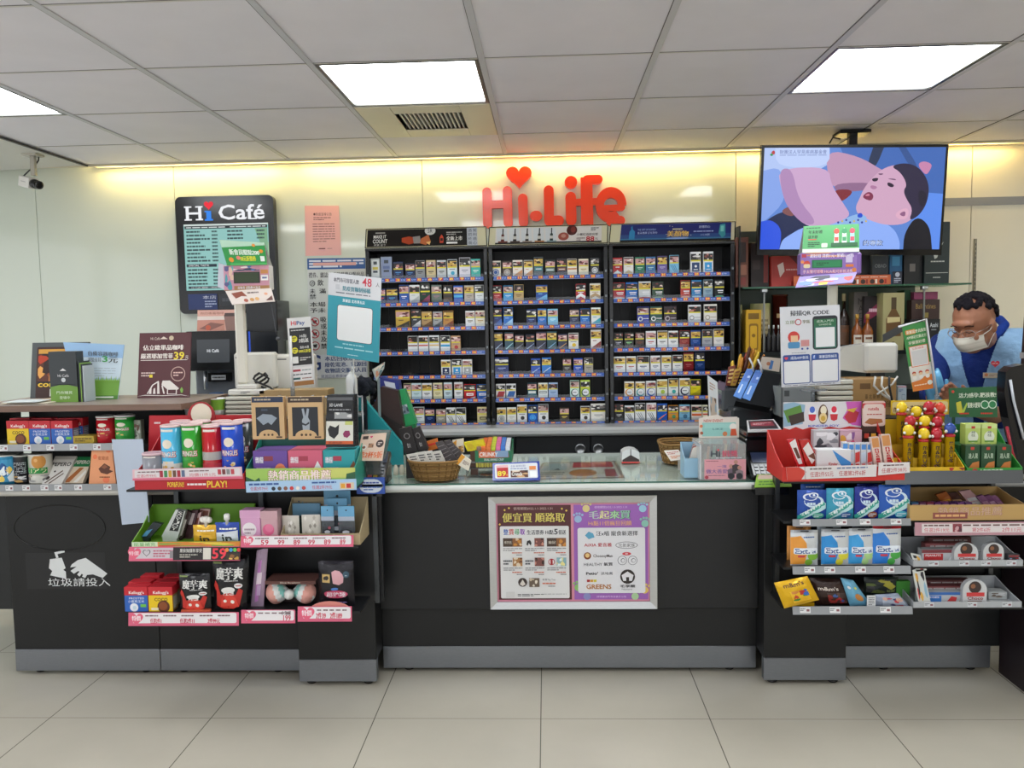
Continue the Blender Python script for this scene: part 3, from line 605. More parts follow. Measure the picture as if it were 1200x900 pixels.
for (r,k),L in PK.items():
    ox,oy,s=SCL(r,k)
    for i,(a,c,top,col,sty,ac) in enumerate(L):
        p0=W(ox+a/s,400,RY+.004).x; p1=W(ox+c/s,400,RY+.004).x; xm=(p0+p1)/2
        h=W(ox+(a+c)/2/s,oy+top/s,RY+.004).z-SZ[k]-.001; w=min(p1-p0,.095)-.002
        key=(round(w,3),round(h,3),col,sty,ac)
        if key not in PMC:
            bb=pack_mesh(w,h,.022,col,sty,ac,(r*7+k)*12+i); PMC[key]=bb.mesh('cigarette_pack',Vector((0,0,0)))
        o=bpy.data.objects.new('cigarette_pack',PMC[key]); COL.objects.link(o); o.location=(xm,RY+.004,SZ[k]+.001)
        o['label']='%s cigarette pack, %s from the left on the %s shelf of the %s rack'%(cname(col),ORD[i],ORD[k],RKn[r]); o['category']='cigarette pack'
        o['group']='cigarette packs on the black racks'
# ---------------------------------------------------------------- left counter: snack shelves, worktop, posters
def tags(b,f,us,seed=0,v0=.12,v1=.92,w=.05,col='#d8d9da'):
    for i,u in enumerate(us):
        b.R(u,v0,u+w,v1,col); b.LN(u+.004,v0+(v1-v0)*.15,u+w*.55,v1-(v1-v0)*.3,2,'#55585c',seed+i); b.R(u+w*.62,v0+(v1-v0)*.35,u+w*.9,v1-(v1-v0)*.25,'#8a5a60')
S_UP=W(80,521,3.2).z; S_LO=ZT+.016
x0=W(-30,520,3.2).x; x1=W(150,520,3.2).x
zw=W(150,474,3.17).z
t=Th('snack_shelf','two tier black snack shelf with small white price tags under the wood top','shelf',((x0+x1)/2,3.4,ZT))
b=B(); b.box(x0,-1.50,3.56,3.6,ZT+.0005,zw-.026,'#151617','d'); b.part('back_panel',t)
xs_=W(4,540,3.2).x
b=B(); b.prismx([(3.26,ZT+.0005),(3.56,ZT+.0005),(3.56,zw-.026),(3.34,zw-.026),(3.26,zw-.09)],xs_-.16,xs_-.15,'#1a1b1c','d')
b.part('side_panel',t)
b=B(); b.box(x0,x1+.12,3.2,3.559,S_UP-.012,S_UP-.002,'#1c1d1e','d'); b.part('shelf',t)
b=B(); f=Frame((x0,3.196,S_UP+.004),(x1,3.196,S_UP+.004),(x1,3.196,S_UP-.024),(x0,3.196,S_UP-.024)); b.slab(f,.003,'#a0a3a6','g'); tags(b,f,[.17+.152*i for i in range(5)]+[.9],1); b.part('price_rail',t)
b=B(); b.box(x0,x1,3.2,3.559,ZT+.0005,S_LO-.002,'#1c1d1e','d'); b.part('shelf',t)
b=B(); f=Frame((x0,3.186,S_LO+.006),(x1,3.186,S_LO+.006),(x1,3.186,S_LO-.020),(x0,3.186,S_LO-.020)); b.slab(f,.003,'#96999c','g'); tags(b,f,[.10,.2,.31,.43,.52,.65,.84],5); b.part('price_rail',t)
# wood top
xa=W(20,474,3.17).x; xb=W(218,470,3.17).x
b=B(); P=[(x0,3.17),(xb-.02,3.17),(xb,3.22),(xb,3.60),(x0,3.60)]
t2=[(x,y,zw) for x,y in P]; u2=[(x,y,zw-.024) for x,y in P]
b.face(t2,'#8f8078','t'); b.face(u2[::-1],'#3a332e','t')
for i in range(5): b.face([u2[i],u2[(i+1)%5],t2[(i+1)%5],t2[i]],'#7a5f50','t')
b.thing('wooden_shelf_top','brown wood top above the snack shelves at the left end','worktop')
WT=zw+.0005
# card stock leaning helper
def stand(b,px,Y,zb,thick,col,m='p',back=None,lean=.05):
    f=FR(*px,Y,zb); a=list(f.c); a[0]=a[0]+Vector((0,lean,0)); a[1]=a[1]+Vector((0,lean,0)); f=Frame(*a); b.slab(f,thick,col,m,back); return f
b=B(); f=FQ([(33,402),(100,401),(101,460),(35,461)],3.50); a=f.c; zz=WT-min(a[2].z,a[3].z); f=Frame(a[0]+Vector((0,.03,0)),a[1]+Vector((0,.03,0)),Vector((a[2].x,a[2].y,WT)),Vector((a[3].x,a[3].y,WT)))
b.slab(f,.012,'#4a4f50','p'); b.RR(.09,.08,.98,1.0,.03,'#3a1f18'); b.R(.12,.12,.95,.2,'#c8923a'); b.PH(.12,.2,.95,.72,['#5a2c1c','#8a4424','#2a1612','#c07a3a','#b0381c','#e0a050'],4,10); b.R(.12,.7,.85,.80,'#1c1410'); b.T('combolo',.13,.70,.85,.80,'#f0c83a',b=.03); b.T('門市店長',.35,.83,.92,.97,'#e8e6e2',b=.02)
b.thing('framed_poster','dark framed poster of brown food with yellow writing, leftmost on the wood top','poster')
b=B(); f=FQ([(74,401),(146,404),(138,470),(91,470)],[3.44,3.44,3.40,3.40]); a=f.c; f=Frame(a[0],a[1],Vector((a[2].x,a[2].y,WT)),Vector((a[3].x,a[3].y,WT)))
b.slab(f,.003,'#a9c6dc','p')
b.R(0,0,1,.25,'#93b6d8'); b.R(0,.25,1,.62,'#c6d6e0'); b.R(0,.66,1,.93,'#6fa03c'); b.R(0,.93,1,1,'#4f8434')
for k in range(30): b.PG([(k/30,.67),(k/30+.02,.60+.03*math.sin(k*2.3)),(k/30+.035,.67)],'#86b24c')
b.T('自備容器咖啡',.40,.14,.92,.22,'#5a646c',b=.01); b.T('減塑省錢',.38,.25,.62,.33,'#5a646c'); b.T('3',.64,.22,.74,.33,'#3f9a4c',b=.04); b.T('元',.76,.23,.92,.34,'#3c4448',b=.02); b.LN(.35,.42,.9,.60,4,'#a8b4ba',3,fill=.25); b.R(.2,.95,.9,.975,'#dfe6d8')
b.thing('leaflet_poster','pale blue and grass green discount poster standing on the wood top','poster')
t=None
b=B(); f=BX(b,60,412,92,471,3.30,.055,'#34393c','p',.001,WT); b.R(0,0,1,.66,'#34393c'); b.R(0,.66,1,1,'#6f9a3c'); b.PG([(0,.70),(.5,.64),(1,.70),(1,.66),(0,.66)],'#34393c'); b.PG([(.38,.38),(.5,.33),(.62,.38)],'#e0e0e0'); b.T('Hi Café',.3,.45,.7,.50,'#e0e0e0'); b.C(.5,.56,.08,'#c9cfd0'); b.T('門市購買',.22,.78,.8,.84,'#dfe8d0'); b.T('登場中',.32,.88,.7,.94,'#dfe8d0')
b.thing('brochure_box','dark grey and green box with small white writing in front of the blue poster','box')
b=B(); f=FQ([(92,413),(101,415),(98,471),(93,471)],[3.33]*4)
x=W(93,450,3.31).x
for k in range(4): b.box(x+.004+k*.006,x+.008+k*.006,3.30,3.38,WT,WT+.165-.006*k,['#2c3234','#7fa64c','#2c3234','#b4bfc4'][k])
b.thing('brochures','small stack of dark and green brochures beside the dark grey box','brochure')
b=B(); p=[Zp(*q,WT+.002) for q in ((0,462),(34,459),(60,463),(0,472))]
b.box(-2.19,-2.00,3.24,3.42,WT,WT+.004,'#d8cfba'); b.box(-2.10,-1.93,3.30,3.47,WT+.0045,WT+.008,'#c7b294'); b.box(-2.17,-2.03,3.22,3.33,WT+.0085,WT+.0105,'#cfd6d8'); b.thing('paper_sheets','loose pale paper sheets lying flat on the wood top in front of the framed poster','paper')
b=B(); f=stand(b,(161,390,222,467),3.44,WT,.006,'#4e2227','p','#2a1416')
b.R(.0,0,1,1,'#54262b'); b.T('Hi Café',.22,.07,.40,.11,'#d8c8b8'); b.C(.62,.085,.045,'#cbb89a'); b.PG([(.40,.10),(.47,.06),(.55,.10)],'#d8c8b8')
b.T('佔立歐單品咖啡',.08,.19,.86,.27,'#ece4dc',b=.02); b.T('嚴選耶加雪菲',.04,.32,.66,.40,'#ece4dc',b=.02); b.T('39',.68,.30,.88,.42,'#e8d23a',b=.04); b.T('元',.90,.36,.96,.41,'#ece4dc'); b.R(.04,.42,.94,.428,'#ece4dc')
b.LN(.06,.60,.32,.68,2,'#d8c0b8',7); b.R(.22,.645,.28,.69,'#e8d23a'); b.C(.77,.64,.14,'#c8a89c'); b.C(.77,.64,.125,'#54262b'); b.LN(.68,.60,.86,.68,2,'#d8b8ac',5)
for P in ([(.0,.975),(.15,.955),(.5,.965),(.85,.955),(1,.985),(.85,.965),(.5,.975),(.15,.965)],[(.18,.94),(.28,.80),(.40,.74),(.40,.76),(.30,.81),(.20,.94)],[(.22,.94),(.24,.86),(.27,.84),(.27,.94)],[(.30,.94),(.31,.86),(.34,.85),(.35,.94)],[(.38,.94),(.38,.75),(.41,.75),(.43,.94)],[(.46,.80),(.48,.74),(.62,.74),(.80,.86),(.78,.88),(.58,.88)],[(.50,.94),(.46,.82),(.48,.80),(.53,.94)],[(.57,.95),(.57,.87),(.59,.87),(.59,.95)],[(.74,.95),(.74,.87),(.76,.87),(.76,.95)],[(.57,.95),(.57,.94),(.76,.94),(.76,.95)]): b.PG(P,'#e4dcd6')
b.PG([(.84,.93),(.82,.88),(.85,.84),(.88,.88),(.87,.93)],'#7fb04a')
b.thing('coffee_poster','dark maroon coffee poster with a white house drawing and 39 in yellow','poster')
# ---- snack boxes and cans on the two tiers
def cereal(px,Y,zb,kind,label,grp='small red topped cereal boxes on the top snack tier',dep=.045,col=None):
    b=B(); f=BX(b,*px,Y,dep,'#c62430','p',.0012,zb)
    b.R(0,0,1,.34,'#c62430'); b.R(0,.34,1,1,'#e8c41c' if kind=='coco' else '#2b62b8'); b.T("Kellogg's",.2,.16,.85,.32,'#f4ece8',b=.02)
    if kind=='coco': b.T('COCO',.25,.44,.80,.58,'#3a1c10',b=.05); b.C(.62,.80,.26,'#5a2c18'); b.C(.60,.78,.18,'#8a4a24'); b.R(.1,.85,.4,.95,'#f2e8c8')
    else: b.T('FROSTED',.2,.42,.85,.50,'#e8eef6'); b.T('小藍熊玉米',.15,.53,.85,.64,'#e8eef6'); b.C(.4,.83,.18,'#e8ecf2'); b.C(.42,.84,.08,'#c8dCe8'); b.R(.68,.7,.92,.82,'#6fc04a')
    g=Frame(f.c[1],f.c[1]+Vector((0,dep,0)),f.c[2]+Vector((0,dep,0)),f.c[2]); b.on(g); b.R(.05,.34,.95,.97,'#7f86a0' if kind!='coco' else '#9a8a50'); b.LN(.15,.42,.85,.9,7,'#d8dce6',9)
    return b.thing('cereal_box',label,'cereal box',grp)
cereal((9,493,34.5,520),3.225,S_UP,'coco','small cereal box with yellow front, left end of the top snack tier')
cereal((35,493,60,520),3.225,S_UP,'f','small cereal box with blue front, beside the yellow one on the top snack tier')
cereal((61,493,86,520),3.225,S_UP,'f','small cereal box with blue front, right of its twin on the top snack tier')
for i,(a,c) in enumerate(((13,36),(38,62),(65,89),(84,98))): cereal((a,490,c,517),3.275+.003*i,S_UP,'f' if i else 'coco','small red topped cereal box in the row behind, %s from the left'%ORD[i])
b=B(); f=BX(b,86,511,110,519.5,3.225,.06,'#c9b24a','p',.001,S_UP); b.R(.05,.1,.95,.9,'#b89a2c'); b.LN(.1,.2,.9,.8,2,'#5a4a20',3); b.thing('biscuit_packet','flat yellow packet lying right of the cereal boxes on the top snack tier','packet')
def crisp_can(cx,y0,y1,w,Y,zb,col,label,grp,lidc='#e4e2e0',band=None,txt='PRINGLES',low=None,turn=0,text=True):
    p=W(cx,y1,Y); r=(W(cx+w/2,y1,Y).x-W(cx-w/2,y1,Y).x)/2; zb=p.z if zb is None else zb; h=W(cx,y0,Y).z-zb
    t=Th('snack_can',label,'snack can',(p.x,Y+r,zb),grp)
    b=B(); b.lathe(p.x,Y+r,[(r*.97,zb),(r,zb+.002),(r,zb+h-.008)],col,'g',28)
    f=Cyl(p.x,Y+r,zb,zb+h-.008,r,turn); b.on(f,.0004)
    if low: b.R(.05,.62,.95,.97,low)
    if band: b.R(.0,band[0],1,band[1],band[2])
    if text:
        k_=.78 if h>.1 else 1
        b.C(.5,.36*k_,.15,'#e6ddca',ry=.10*k_); b.T(txt,.25,.52*k_,.77,.66*k_,'#a81c24',b=.02); b.T(txt,.27,.535*k_,.75,.645*k_,'#f2eee6',b=.02)
        b.PH(.32,.74*k_,.68,.93*k_,[low or col,'#e0b860','#c99a40','#f0e0b0'],int(cx),4)
    b.R(.3,.03,.7,.07,'#e8e2da')
    b.part('can',t); b=B(); b.lathe(p.x,Y+r,[(r+.0012,zb+h-.008),(r+.0015,zb+h-.0015),(r,zb+h),(r*.85,zb+h),(r*.83,zb+h-.001)],lidc,'g',28); b.part('lid',t); return t
crisp_can(120,488,518,21,3.225,S_UP,'#b81f2a','short red crisp can on the top snack tier','short crisp cans on the top snack tier')
crisp_can(142,487,516,22,3.225,S_UP,'#2f9a3c','short green crisp can on the top snack tier beside the red one','short crisp cans on the top snack tier')
b=B(); f=BX(b,156,492,166,517,3.26,.03,'#8f9484','f',.002,S_UP); b.PH(.1,.2,.9,.9,['#9aa090','#5a6050','#c8ccc0','#6a4a3a'],3); b.thing('snack_packet','narrow grey packet at the right end of the top snack tier','packet')
def tin(px,Y,zb,col,label,art):
    cx=(px[0]+px[2])/2; p=W(cx,px[3],Y); r=(W(px[2],px[3],Y).x-W(px[0],px[3],Y).x)/2; h=W(cx,px[1],Y).z-zb
    b=B(); b.lathe(p.x,Y+r,[(r,zb),(r,zb+h-.006),(r*1.03,zb+h-.005),(r*1.03,zb+h-.001),(r*.9,zb+h)],col,'g',26,cols=[col,'#d8d8d2','#d8d8d2','#d8d8d2','#d8d8d2'])
    b.on(Cyl(p.x,Y+r,zb,zb+h-.006,r),.0004); art(b); b.thing('snack_can',label,'snack can','drum shaped snack cans on the bottom tier')
tin((-11,534,14,571),3.215,S_LO,'#3f9ac8','blue and white snack drum at the left end of the bottom tier',lambda b:(b.PH(.3,.1,.9,.9,['#3f9ac8','#e8f2f6','#1f5a9a','#f0d060'],2),b.T('チョ',.3,.5,.7,.66,'#f4f6f8',b=.04)))
tin((11,534,31,571),3.235,S_LO,'#3c3c40','dark snack drum with small print between the blue and green ones',lambda b:(b.LN(.2,.2,.8,.7,8,'#b8bcc0',4),b.PH(.2,.72,.8,.95,['#3c3c40','#c8a060','#e0e0e0'],3)))
tin((29,533,54,571),3.215,S_LO,'#e0ded0','green and white snack drum with a biscuit picture on the bottom tier',lambda b:(b.R(.0,.1,.25,.6,'#6fbf8a'),b.C(.62,.2,.2,'#c98a3c'),b.C(.55,.15,.05,'#e0b070'),b.R(.25,.42,.85,.62,'#1f8a3c'),b.T('コアラ',.28,.45,.82,.59,'#f0e8c0',b=.04),b.PH(.15,.68,.9,.95,['#d8d6cc','#7a7a78','#b8894a','#a8a8a4'],4)))
def slant(pts,Y,th,col,label,art,name='biscuit_box',cat='biscuit box',grp=None):
    b=B(); f=FQ(pts,Y); z=S_LO-min(f.c[2].z,f.c[3].z); f=Frame(*[c+Vector((0,0,max(z,0) if z>0 else z)) for c in f.c]); b.slab(f,th,col,'p'); art(b); return b.thing(name,label,cat,grp)
slant([(65,537),(90,537),(72,570),(49,570)],[3.30,3.30,3.215,3.215],.02,'#d9d6d0','white biscuit box with dark writing leaning right on the bottom tier',lambda b:(b.T('PEPERO',.05,.22,.95,.36,'#2c2826',b=.03),b.R(0,0,1,.12,'#b8b4ac'),b.PG([(.1,.95),(.7,.5),(.74,.54),(.16,.97)],'#5a4034'),b.PG([(.3,.97),(.8,.6),(.84,.63),(.38,.98)],'#5a4034'),b.C(.15,.78,.1,'#3a2c28'),b.C(.35,.55,.05,'#3a2c28')),grp='stick biscuit boxes on the bottom tier')
slant([(90,538),(109,538),(97,569),(74,569)],[3.31,3.31,3.235,3.235],.018,'#d8c8b0','green topped biscuit box with brown picture on the bottom tier',lambda b:(b.R(0,0,1,.38,'#1f7a44'),b.T('PEPERO',.1,.14,.95,.28,'#f0ece0',b=.03),b.PG([(.0,.97),(.5,.42),(.75,.42),(.3,.97)],'#a8622c'),b.PG([(.5,.97),(.9,.5),(.97,.6),(.7,.97)],'#e8e4dc')),grp='stick biscuit boxes on the bottom tier')
b=B(); f=FQ([(108,521),(131,522),(136,570),(104,569)],[3.21,3.21,3.2,3.2]); f=Frame(f.c[0],f.c[1],Vector((f.c[2].x,f.c[2].y,S_LO)),Vector((f.c[3].x,f.c[3].y,S_LO)))
b.slab(f,.022,'#e49a6c','p'); b.R(.12,.03,.30,.12,'#2c2420'); b.C(.18,.3,.1,'#e8784a'); b.C(.8,.12,.12,'#e8784a'); b.C(.65,.88,.13,'#e87a50'); b.T('蜜蘭諾',.32,.28,.8,.38,'#a8542c'); b.PG([(.35,.60),(.6,.46),(.85,.55),(.8,.62),(.95,.66),(.7,.74),(.45,.70)],'#5a2c18'); b.PG([(.45,.56),(.62,.49),(.74,.55),(.6,.6)],'#8a5034'); b.LN(.4,.78,.8,.84,1,'#8a4a2c'); b.thing('biscuit_box','orange biscuit box with a chocolate picture standing at the right of the bottom tier','biscuit box')
b=B(); f=FQ([(131,531),(141,531),(141,570),(137,570)],3.225); f=Frame(f.c[0],f.c[1],Vector((f.c[2].x,f.c[2].y,S_LO)),Vector((f.c[3].x,f.c[3].y,S_LO))); b.slab(f,.02,'#a82848','p'); b.thing('biscuit_box','dark pink box behind the orange biscuit box','biscuit box')
# hanging sheet of paper
b=B(); f=FQ([(131,515),(171,514),(175,612),(143,615)],[3.16,3.06,3.05,3.15]); b.slab(f,.0015,'#b2becf','p'); b.thing('paper_sheet','blank bluish white paper hanging over the counter edge beside the red tray','paper')
# ---------------------------------------------------------------- back left: cafe board, coffee machine, notices
b=B()
p=[W(*q,WY-.02) for q in ((208,232),(322,229),(328,366),(216,371))]
f=Frame((p[0].x,WY-.055,p[0].z),(p[1].x,WY-.055,p[1].z),(p[1].x,WY-.055,p[2].z),(p[0].x,WY-.055,p[2].z))
t=Th('menu_board','black rounded coffee menu lightbox on the wall with white title letters','sign',((p[0].x+p[1].x)/2,WY-.03,f.c[2].z))
x0,x1,z0,z1=f.c[0].x,f.c[1].x,f.c[2].z,f.c[0].z
def rpoly(x0,x1,z0,z1,r,n=5):
    P=[]
    for cx,cz,a0 in ((x1-r,z0+r,270),(x1-r,z1-r,0),(x0+r,z1-r,90),(x0+r,z0+r,180)):
        for k in range(n+1): a=math.radians(a0+90*k/n); P.append((cx+r*math.cos(a),cz+r*math.sin(a)))
    return P
b.prism(rpoly(x0,x1,z0,z1,.03),WY-.055,WY-.001,'#121317','g'); b.part('case',t)
b=B(); b.on(f,.0006)
def serif(b,u0,v0,u1,v1,col,m): b.R(u0,v0,u1,v1,col,m)
b.T('H',.105,.085,.265,.20,'#f4f6fa','y',b=.01)
for u in (.09,.205): 
    for v in (.082,.19): b.R(u,v,u+.075,v+.012,'#f4f6fa','y')
b.R(.315,.125,.365,.205,'#2a86f0','y'); b.R(.298,.123,.34,.135,'#2a86f0','y'); b.R(.298,.193,.382,.207,'#2a86f0','y'); b.heart(.342,.075,.048,'#f0283c','y')
b.T('Café',.44,.075,.91,.203,'#f4f6fa','y',b=.015); b.R(.66,.193,.7,.203,'#f4f6fa','y'); b.R(.76,.193,.83,.203,'#f4f6fa','y')
b.part('title_letters',t,'white title letters with a red heart over a blue i')
b=B(); b.on(f,.0003); b.R(.075,.235,.94,.80,'#8fc4bf','y'); b.R(.075,.235,.94,.25,'#d0dcd8','y'); b.R(.085,.250,.93,.275,'#20282e','y'); b.R(.5,.4,.94,.6,'#a8c6a4','y'); b.PG([(.8,.28),(.93,.28),(.93,.5),(.86,.42)],'#7fae8a','y')
b.LN(.10,.256,.5,.27,1,'#e0e8e8',3,'y'); b.LN(.55,.256,.92,.27,1,'#e0e8e8',8,'y')
for k in range(9):
    v=.29+.031*k; b.LN(.10,v,.24+.05*(k%3),v+.018,1,'#33474a',k,'y',.8); b.LN(.36,v,.42,v+.018,1,'#33474a',k+9,'y',.8)
    if k<3: b.LN(.52,v,.68,v+.018,1,'#33474a',k+19,'y',.8); b.LN(.82,v,.90,v+.018,1,'#33474a',k+29,'y',.8)
b.R(.09,.575,.40,.60,'#20303c','y'); b.T('SPECIAL TASTE',.11,.58,.32,.595,'#f0f0f0','y')
for k in range(5): v=.615+.03*k; b.LN(.10,v,.30,v+.018,1,'#33474a',k+40,'y',.8); b.LN(.36,v,.42,v+.018,1,'#33474a',k+50,'y',.8)
b.R(.10,.765,.5,.785,'#20303c','y'); b.T('Hi Café 給你一杯好咖啡',.13,.768,.46,.782,'#f0f0f0','y')
b.R(.09,.83,.39,.965,'#22346a'); b.T('本店',.24,.845,.38,.875,'#d8dce8'); b.LN(.26,.885,.38,.95,3,'#a8b4d0',4); b.R(.41,.83,.62,.94,'#2a2d33'); b.LN(.44,.87,.58,.90,2,'#5a5e66',6)
b.part('menu_panel',t,'lit pale green menu panel with price rows')
# pink notice
b=B(); f=FQ([(357,241),(397,241),(400,299),(358,300)],WY-.004); b.slab(f,.001,'#e8b0aa','p'); b.T('●防疫宣導公告',.25,.14,.78,.20,'#6a3a3a'); b.LN(.25,.22,.75,.30,2,'#7a4a4a',3,fill=.4); b.LN(.22,.34,.85,.74,8,'#8a5a58',5,fill=.3); b.R(.38,.85,.56,.87,'#6a3030'); b.LN(.62,.85,.75,.87,1,'#8a5a58',2)
b.thing('wall_notice','pink sheet of small print taped on the wall right of the coffee menu','notice')
b=B(); f=FQ([(360,303),(428,302),(431,442),(363,444)],WY-.004); b.slab(f,.0015,'#d2d6d2','p')
b.R(0,0,1,.09,'#2c5a9c'); b.LN(.03,.01,.97,.08,3,'#d8e0ec',5,fill=.6); b.R(.1,.035,.84,.06,'#e0a8a0'); b.T('禮券、雜誌外 保險醫藥分類出品',.02,.115,.97,.16,'#5a5a5e',b=.015)
b.C(.08,.205,.05,'#222',ry=.025); b.C(.08,.205,.04,'#d2d6d2',ry=.02); b.T('飲',.17,.175,.27,.225,'#26282a',b=.01); b.T('酒',.04,.19,.12,.222,'#26282a')
b.T('未',.03,.25,.13,.29,'#26282a',b=.02); b.T('滿',.2,.25,.31,.29,'#26282a',b=.02); b.T('禁',.03,.295,.14,.335,'#26282a',b=.02)
b.T('本場',.03,.36,.30,.40,'#26282a',b=.02); b.T('予未',.03,.41,.30,.45,'#26282a',b=.02)
for k,ch in enumerate('吸或未及禁'): b.T(ch,.21,.485+.055*k,.31,.53+.055*k,'#26282a',b=.02)
for k in range(3):
    v=.525+.10*k; b.C(.11,v,.078,'#b8303c',ry=.037); b.C(.11,v,.062,'#d8d8d4',ry=.03); b.PG([(.07,v-.01),(.15,v-.015),(.13,v+.015),(.09,v+.012)],'#2a2a2c'); b.PG([(.05,v-.022),(.065,v-.03),(.17,v+.022),(.155,v+.03)],'#b8303c') if k<2 else None
b.R(0,.80,1,1,'#d8dce0')
for k,s_ in enumerate(('本店回收廢電池','廢乾電池、電源回','收物請交服務人員')): b.T(s_,.27,.815+.05*k,.98,.855+.05*k,'#27407a',b=.02)
b.T('G',.03,.80,.2,.93,'#27407a',b=.06); b.T('資源回收專線0800-085717',.2,.968,.9,.995,'#27407a')
b.thing('wall_notice','large white no smoking and recycling notice on the wall behind the teal poster','notice')
# coffee machine on the back counter
BC=.8685
t=Th('coffee_machine','grey and black coffee machine with a dark screen behind the red crisp display','coffee machine',(W(252,465,4.25).x,4.42,BC))
f=FR(221,388,285,475,4.30); x0,x1,z1=f.c[0].x,f.c[1].x,f.c[0].z; zm=W(250,435,4.3).z
b=B(); b.box(x0,x1,4.40,4.68,BC+.03,z1,'#6a6e74','g',.008); b.box(x0,x1,4.28,4.68,BC,BC+.03,'#3c3f44','g',.005); b.box(x0,x1,4.33,4.41,zm,z1,'#5a5e64','g',.006); b.part('body',t)
b=B(); f=Frame((x0,4.315,z1),(x1-.004,4.315,z1),(x1-.006,4.300,W(250,434,4.3).z),(x0+.002,4.300,W(250,434,4.3).z)); b.slab(f,.014,'#0f1113','g'); b.R(.19,.21,.80,.80,'#3c4044','e'); b.T('Hi Café',.38,.46,.60,.54,'#d8dce0','e',b=.02); b.part('screen',t,'black framed touch screen')
b=B(); xx=W(238,440,4.34).x; b.tube([(xx,4.37,zm-.10),(xx,4.37,zm)],.010,'#c8ccd0','m',12); b.part('spout',t,'chrome spout')
b=B(); f=FR(244,437,270,447,4.365); b.slab(f,.03,'#101214','g'); b.R(.15,.25,.8,.8,'#c0c4c8'); b.LN(.2,.35,.75,.7,1,'#333',1); b.part('badge',t)
b=B(); xx=W(251,460,4.31).x; b.lathe(xx,4.34,[(.028,BC+.031),(.036,W(251,461,4.31).z)],'#2f5f9a','p',20); b.thing('paper_cup','blue paper cup under the coffee machine spout','cup')
b=B(); f=FR(231,363,283,389,4.42,z1+.001); a=f.c; f=Frame(a[0]+Vector((0,.02,0)),a[1]+Vector((0,.02,0)),a[2],a[3]); b.slab(f,.004,'#d8a494','p'); b.R(0,0,1,.28,'#dba898'); b.T('你的專屬咖啡',.06,.10,.6,.22,'#9a5a4c'); b.R(0,.30,.95,.48,'#e4d4cc'); b.R(0,.48,.62,1,'#c98a78'); b.PG([(.05,.9),(.3,.6),(.62,.7),(.3,.98)],'#8a5a50'); b.C(.25,.85,.06,'#c85a3c'); b.PG([(.60,.3),(.97,.3),(.94,1),(.66,1)],'#8f6a60'); b.PG([(.62,.16),(.97,.16),(.99,.32),(.60,.32)],'#4a3430')
b.thing('coffee_card','pink card with a brown coffee cup picture on top of the coffee machine','card')
b=B(); f=BX(b,290,352,326,400,4.40,.22,'#111317','g',.004,None); b.face([f.pt(0,1,.001),f.pt(.02,1,.001),f.pt(.02,0,.001),f.pt(0,0,.001)],'#2a2d33'); b.v=b.v; 
zz=f.c[2].z
b.box(f.c[0].x+.02,f.c[1].x-.02,4.42,4.60,BC,zz,'#15171b','g'); b.thing('grinder','tall black machine beside the coffee machine under the menu board','machine')
b=B(); f=BX(b,292,388,326,416,4.2,.1,'#1c1f24','g',.003); b.R(0,0,.06,1,'#2a5ae0','p'); z=f.c[2].z; b.box(f.c[0].x+.05,f.c[0].x+.08,4.24,4.28,BC,z,'#1c1f24','g'); b.thing('monitor','small black monitor with a blue left edge behind the white printer','monitor')
# ---------------------------------------------------------------- left front displays
def tray(b,x0,x1,yf,yb,z,hf,hb,col,th=.003,m='p',step=.45,inner=None):
    ym=yf+(yb-yf)*step
    for a,c in ((x0,x0+th),(x1-th,x1)): b.prismx([(yf,z),(yf,z+hf),(ym,z+hf+(hb-hf)*.35),(yb,z+hb),(yb,z)],a,c,col,m)
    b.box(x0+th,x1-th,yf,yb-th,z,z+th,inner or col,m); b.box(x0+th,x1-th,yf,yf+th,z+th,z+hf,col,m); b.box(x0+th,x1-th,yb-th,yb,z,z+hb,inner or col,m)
YF=2.93
L1=W(225,573,YF).z; L2=W(215,641,YF).z; L3=W(215,717,YF).z
R1=W(1000,563,YF).z; R2=W(1000,610,YF).z; R3=W(1000,664,YF).z; R4=W(1000,712,YF).z
xa=W(151,640,YF).x; xm=W(282,640,YF).x; xb=W(419,640,YF).x
t=Th('display_rack','black slotted rack holding the sale trays in front of the left pillar','rack',((xa+xb)/2,3.10,L3-.03))
b=B(); b.box(xa+.09,xb+.05,3.13,3.146,L3-.03,L1-.004,'#17181a','d'); b.box(xa+.09,X2+.02,3.135,3.19,L1-.012,L1-.004,'#17181a','d')
for i in range(60):
    for k in range(3): x=xa+.30+i*.009; z=L1-.03-k*.009; b.face([(x,3.1295,z),(x+.004,3.1295,z),(x+.004,3.1295,z+.004),(x,3.1295,z+.004)],'#060606','d')
b.part('back_panel',t)
for x in (xa+.095,xm+.01,xb+.02):
    b=B(); b.box(x,x+.018,3.105,3.13,L3-.03,L1-.004,'#4a4d50','m'); b.part('upright',t)
for z in (L1,L2,L3):
    b=B(); b.box(xa,xb,YF+.004,3.104,z-.010,z-.002,'#1b1c1e','d'); b.part('shelf',t)
t0=t
def heartrail(x0,x1,z0,z1,name,texts,seed,pink='#d8607e'):
    b=B(); f=Frame((x0,YF-.006,z1),(x1,YF-.006,z1),(x1,YF-.012,z0),(x0,YF-.012,z0)); b.slab(f,.002,pink,'p')
    a=f.a; w=1/a
    b.RR(.35*w,.04,1-.02,.80,.12*w,'#e6e2e4'); b.heart(.62*w,.46,.52*w,'#e0607c'); b.T('特價',.28*w,.24,.95*w,.62,'#f4e6ea',b=.02)
    for (u0,u1,s_,c,v0,v1) in texts: v0-=.06; v1+=.02; b.T(s_,u0,v0,u1,v1,c,b=.02)
    rg=random.Random(seed)
    for k in range(5): u=1.3*w+(1-1.5*w)*k/5; b.LN(u,.14,u+(1-1.5*w)/7,.34,1,'#7a5a62',seed+k)
    return b.part('price_rail',t0,name)
PR='#c83250'
def xz(px,py): v=W(px,py,YF); return v.x,v.z
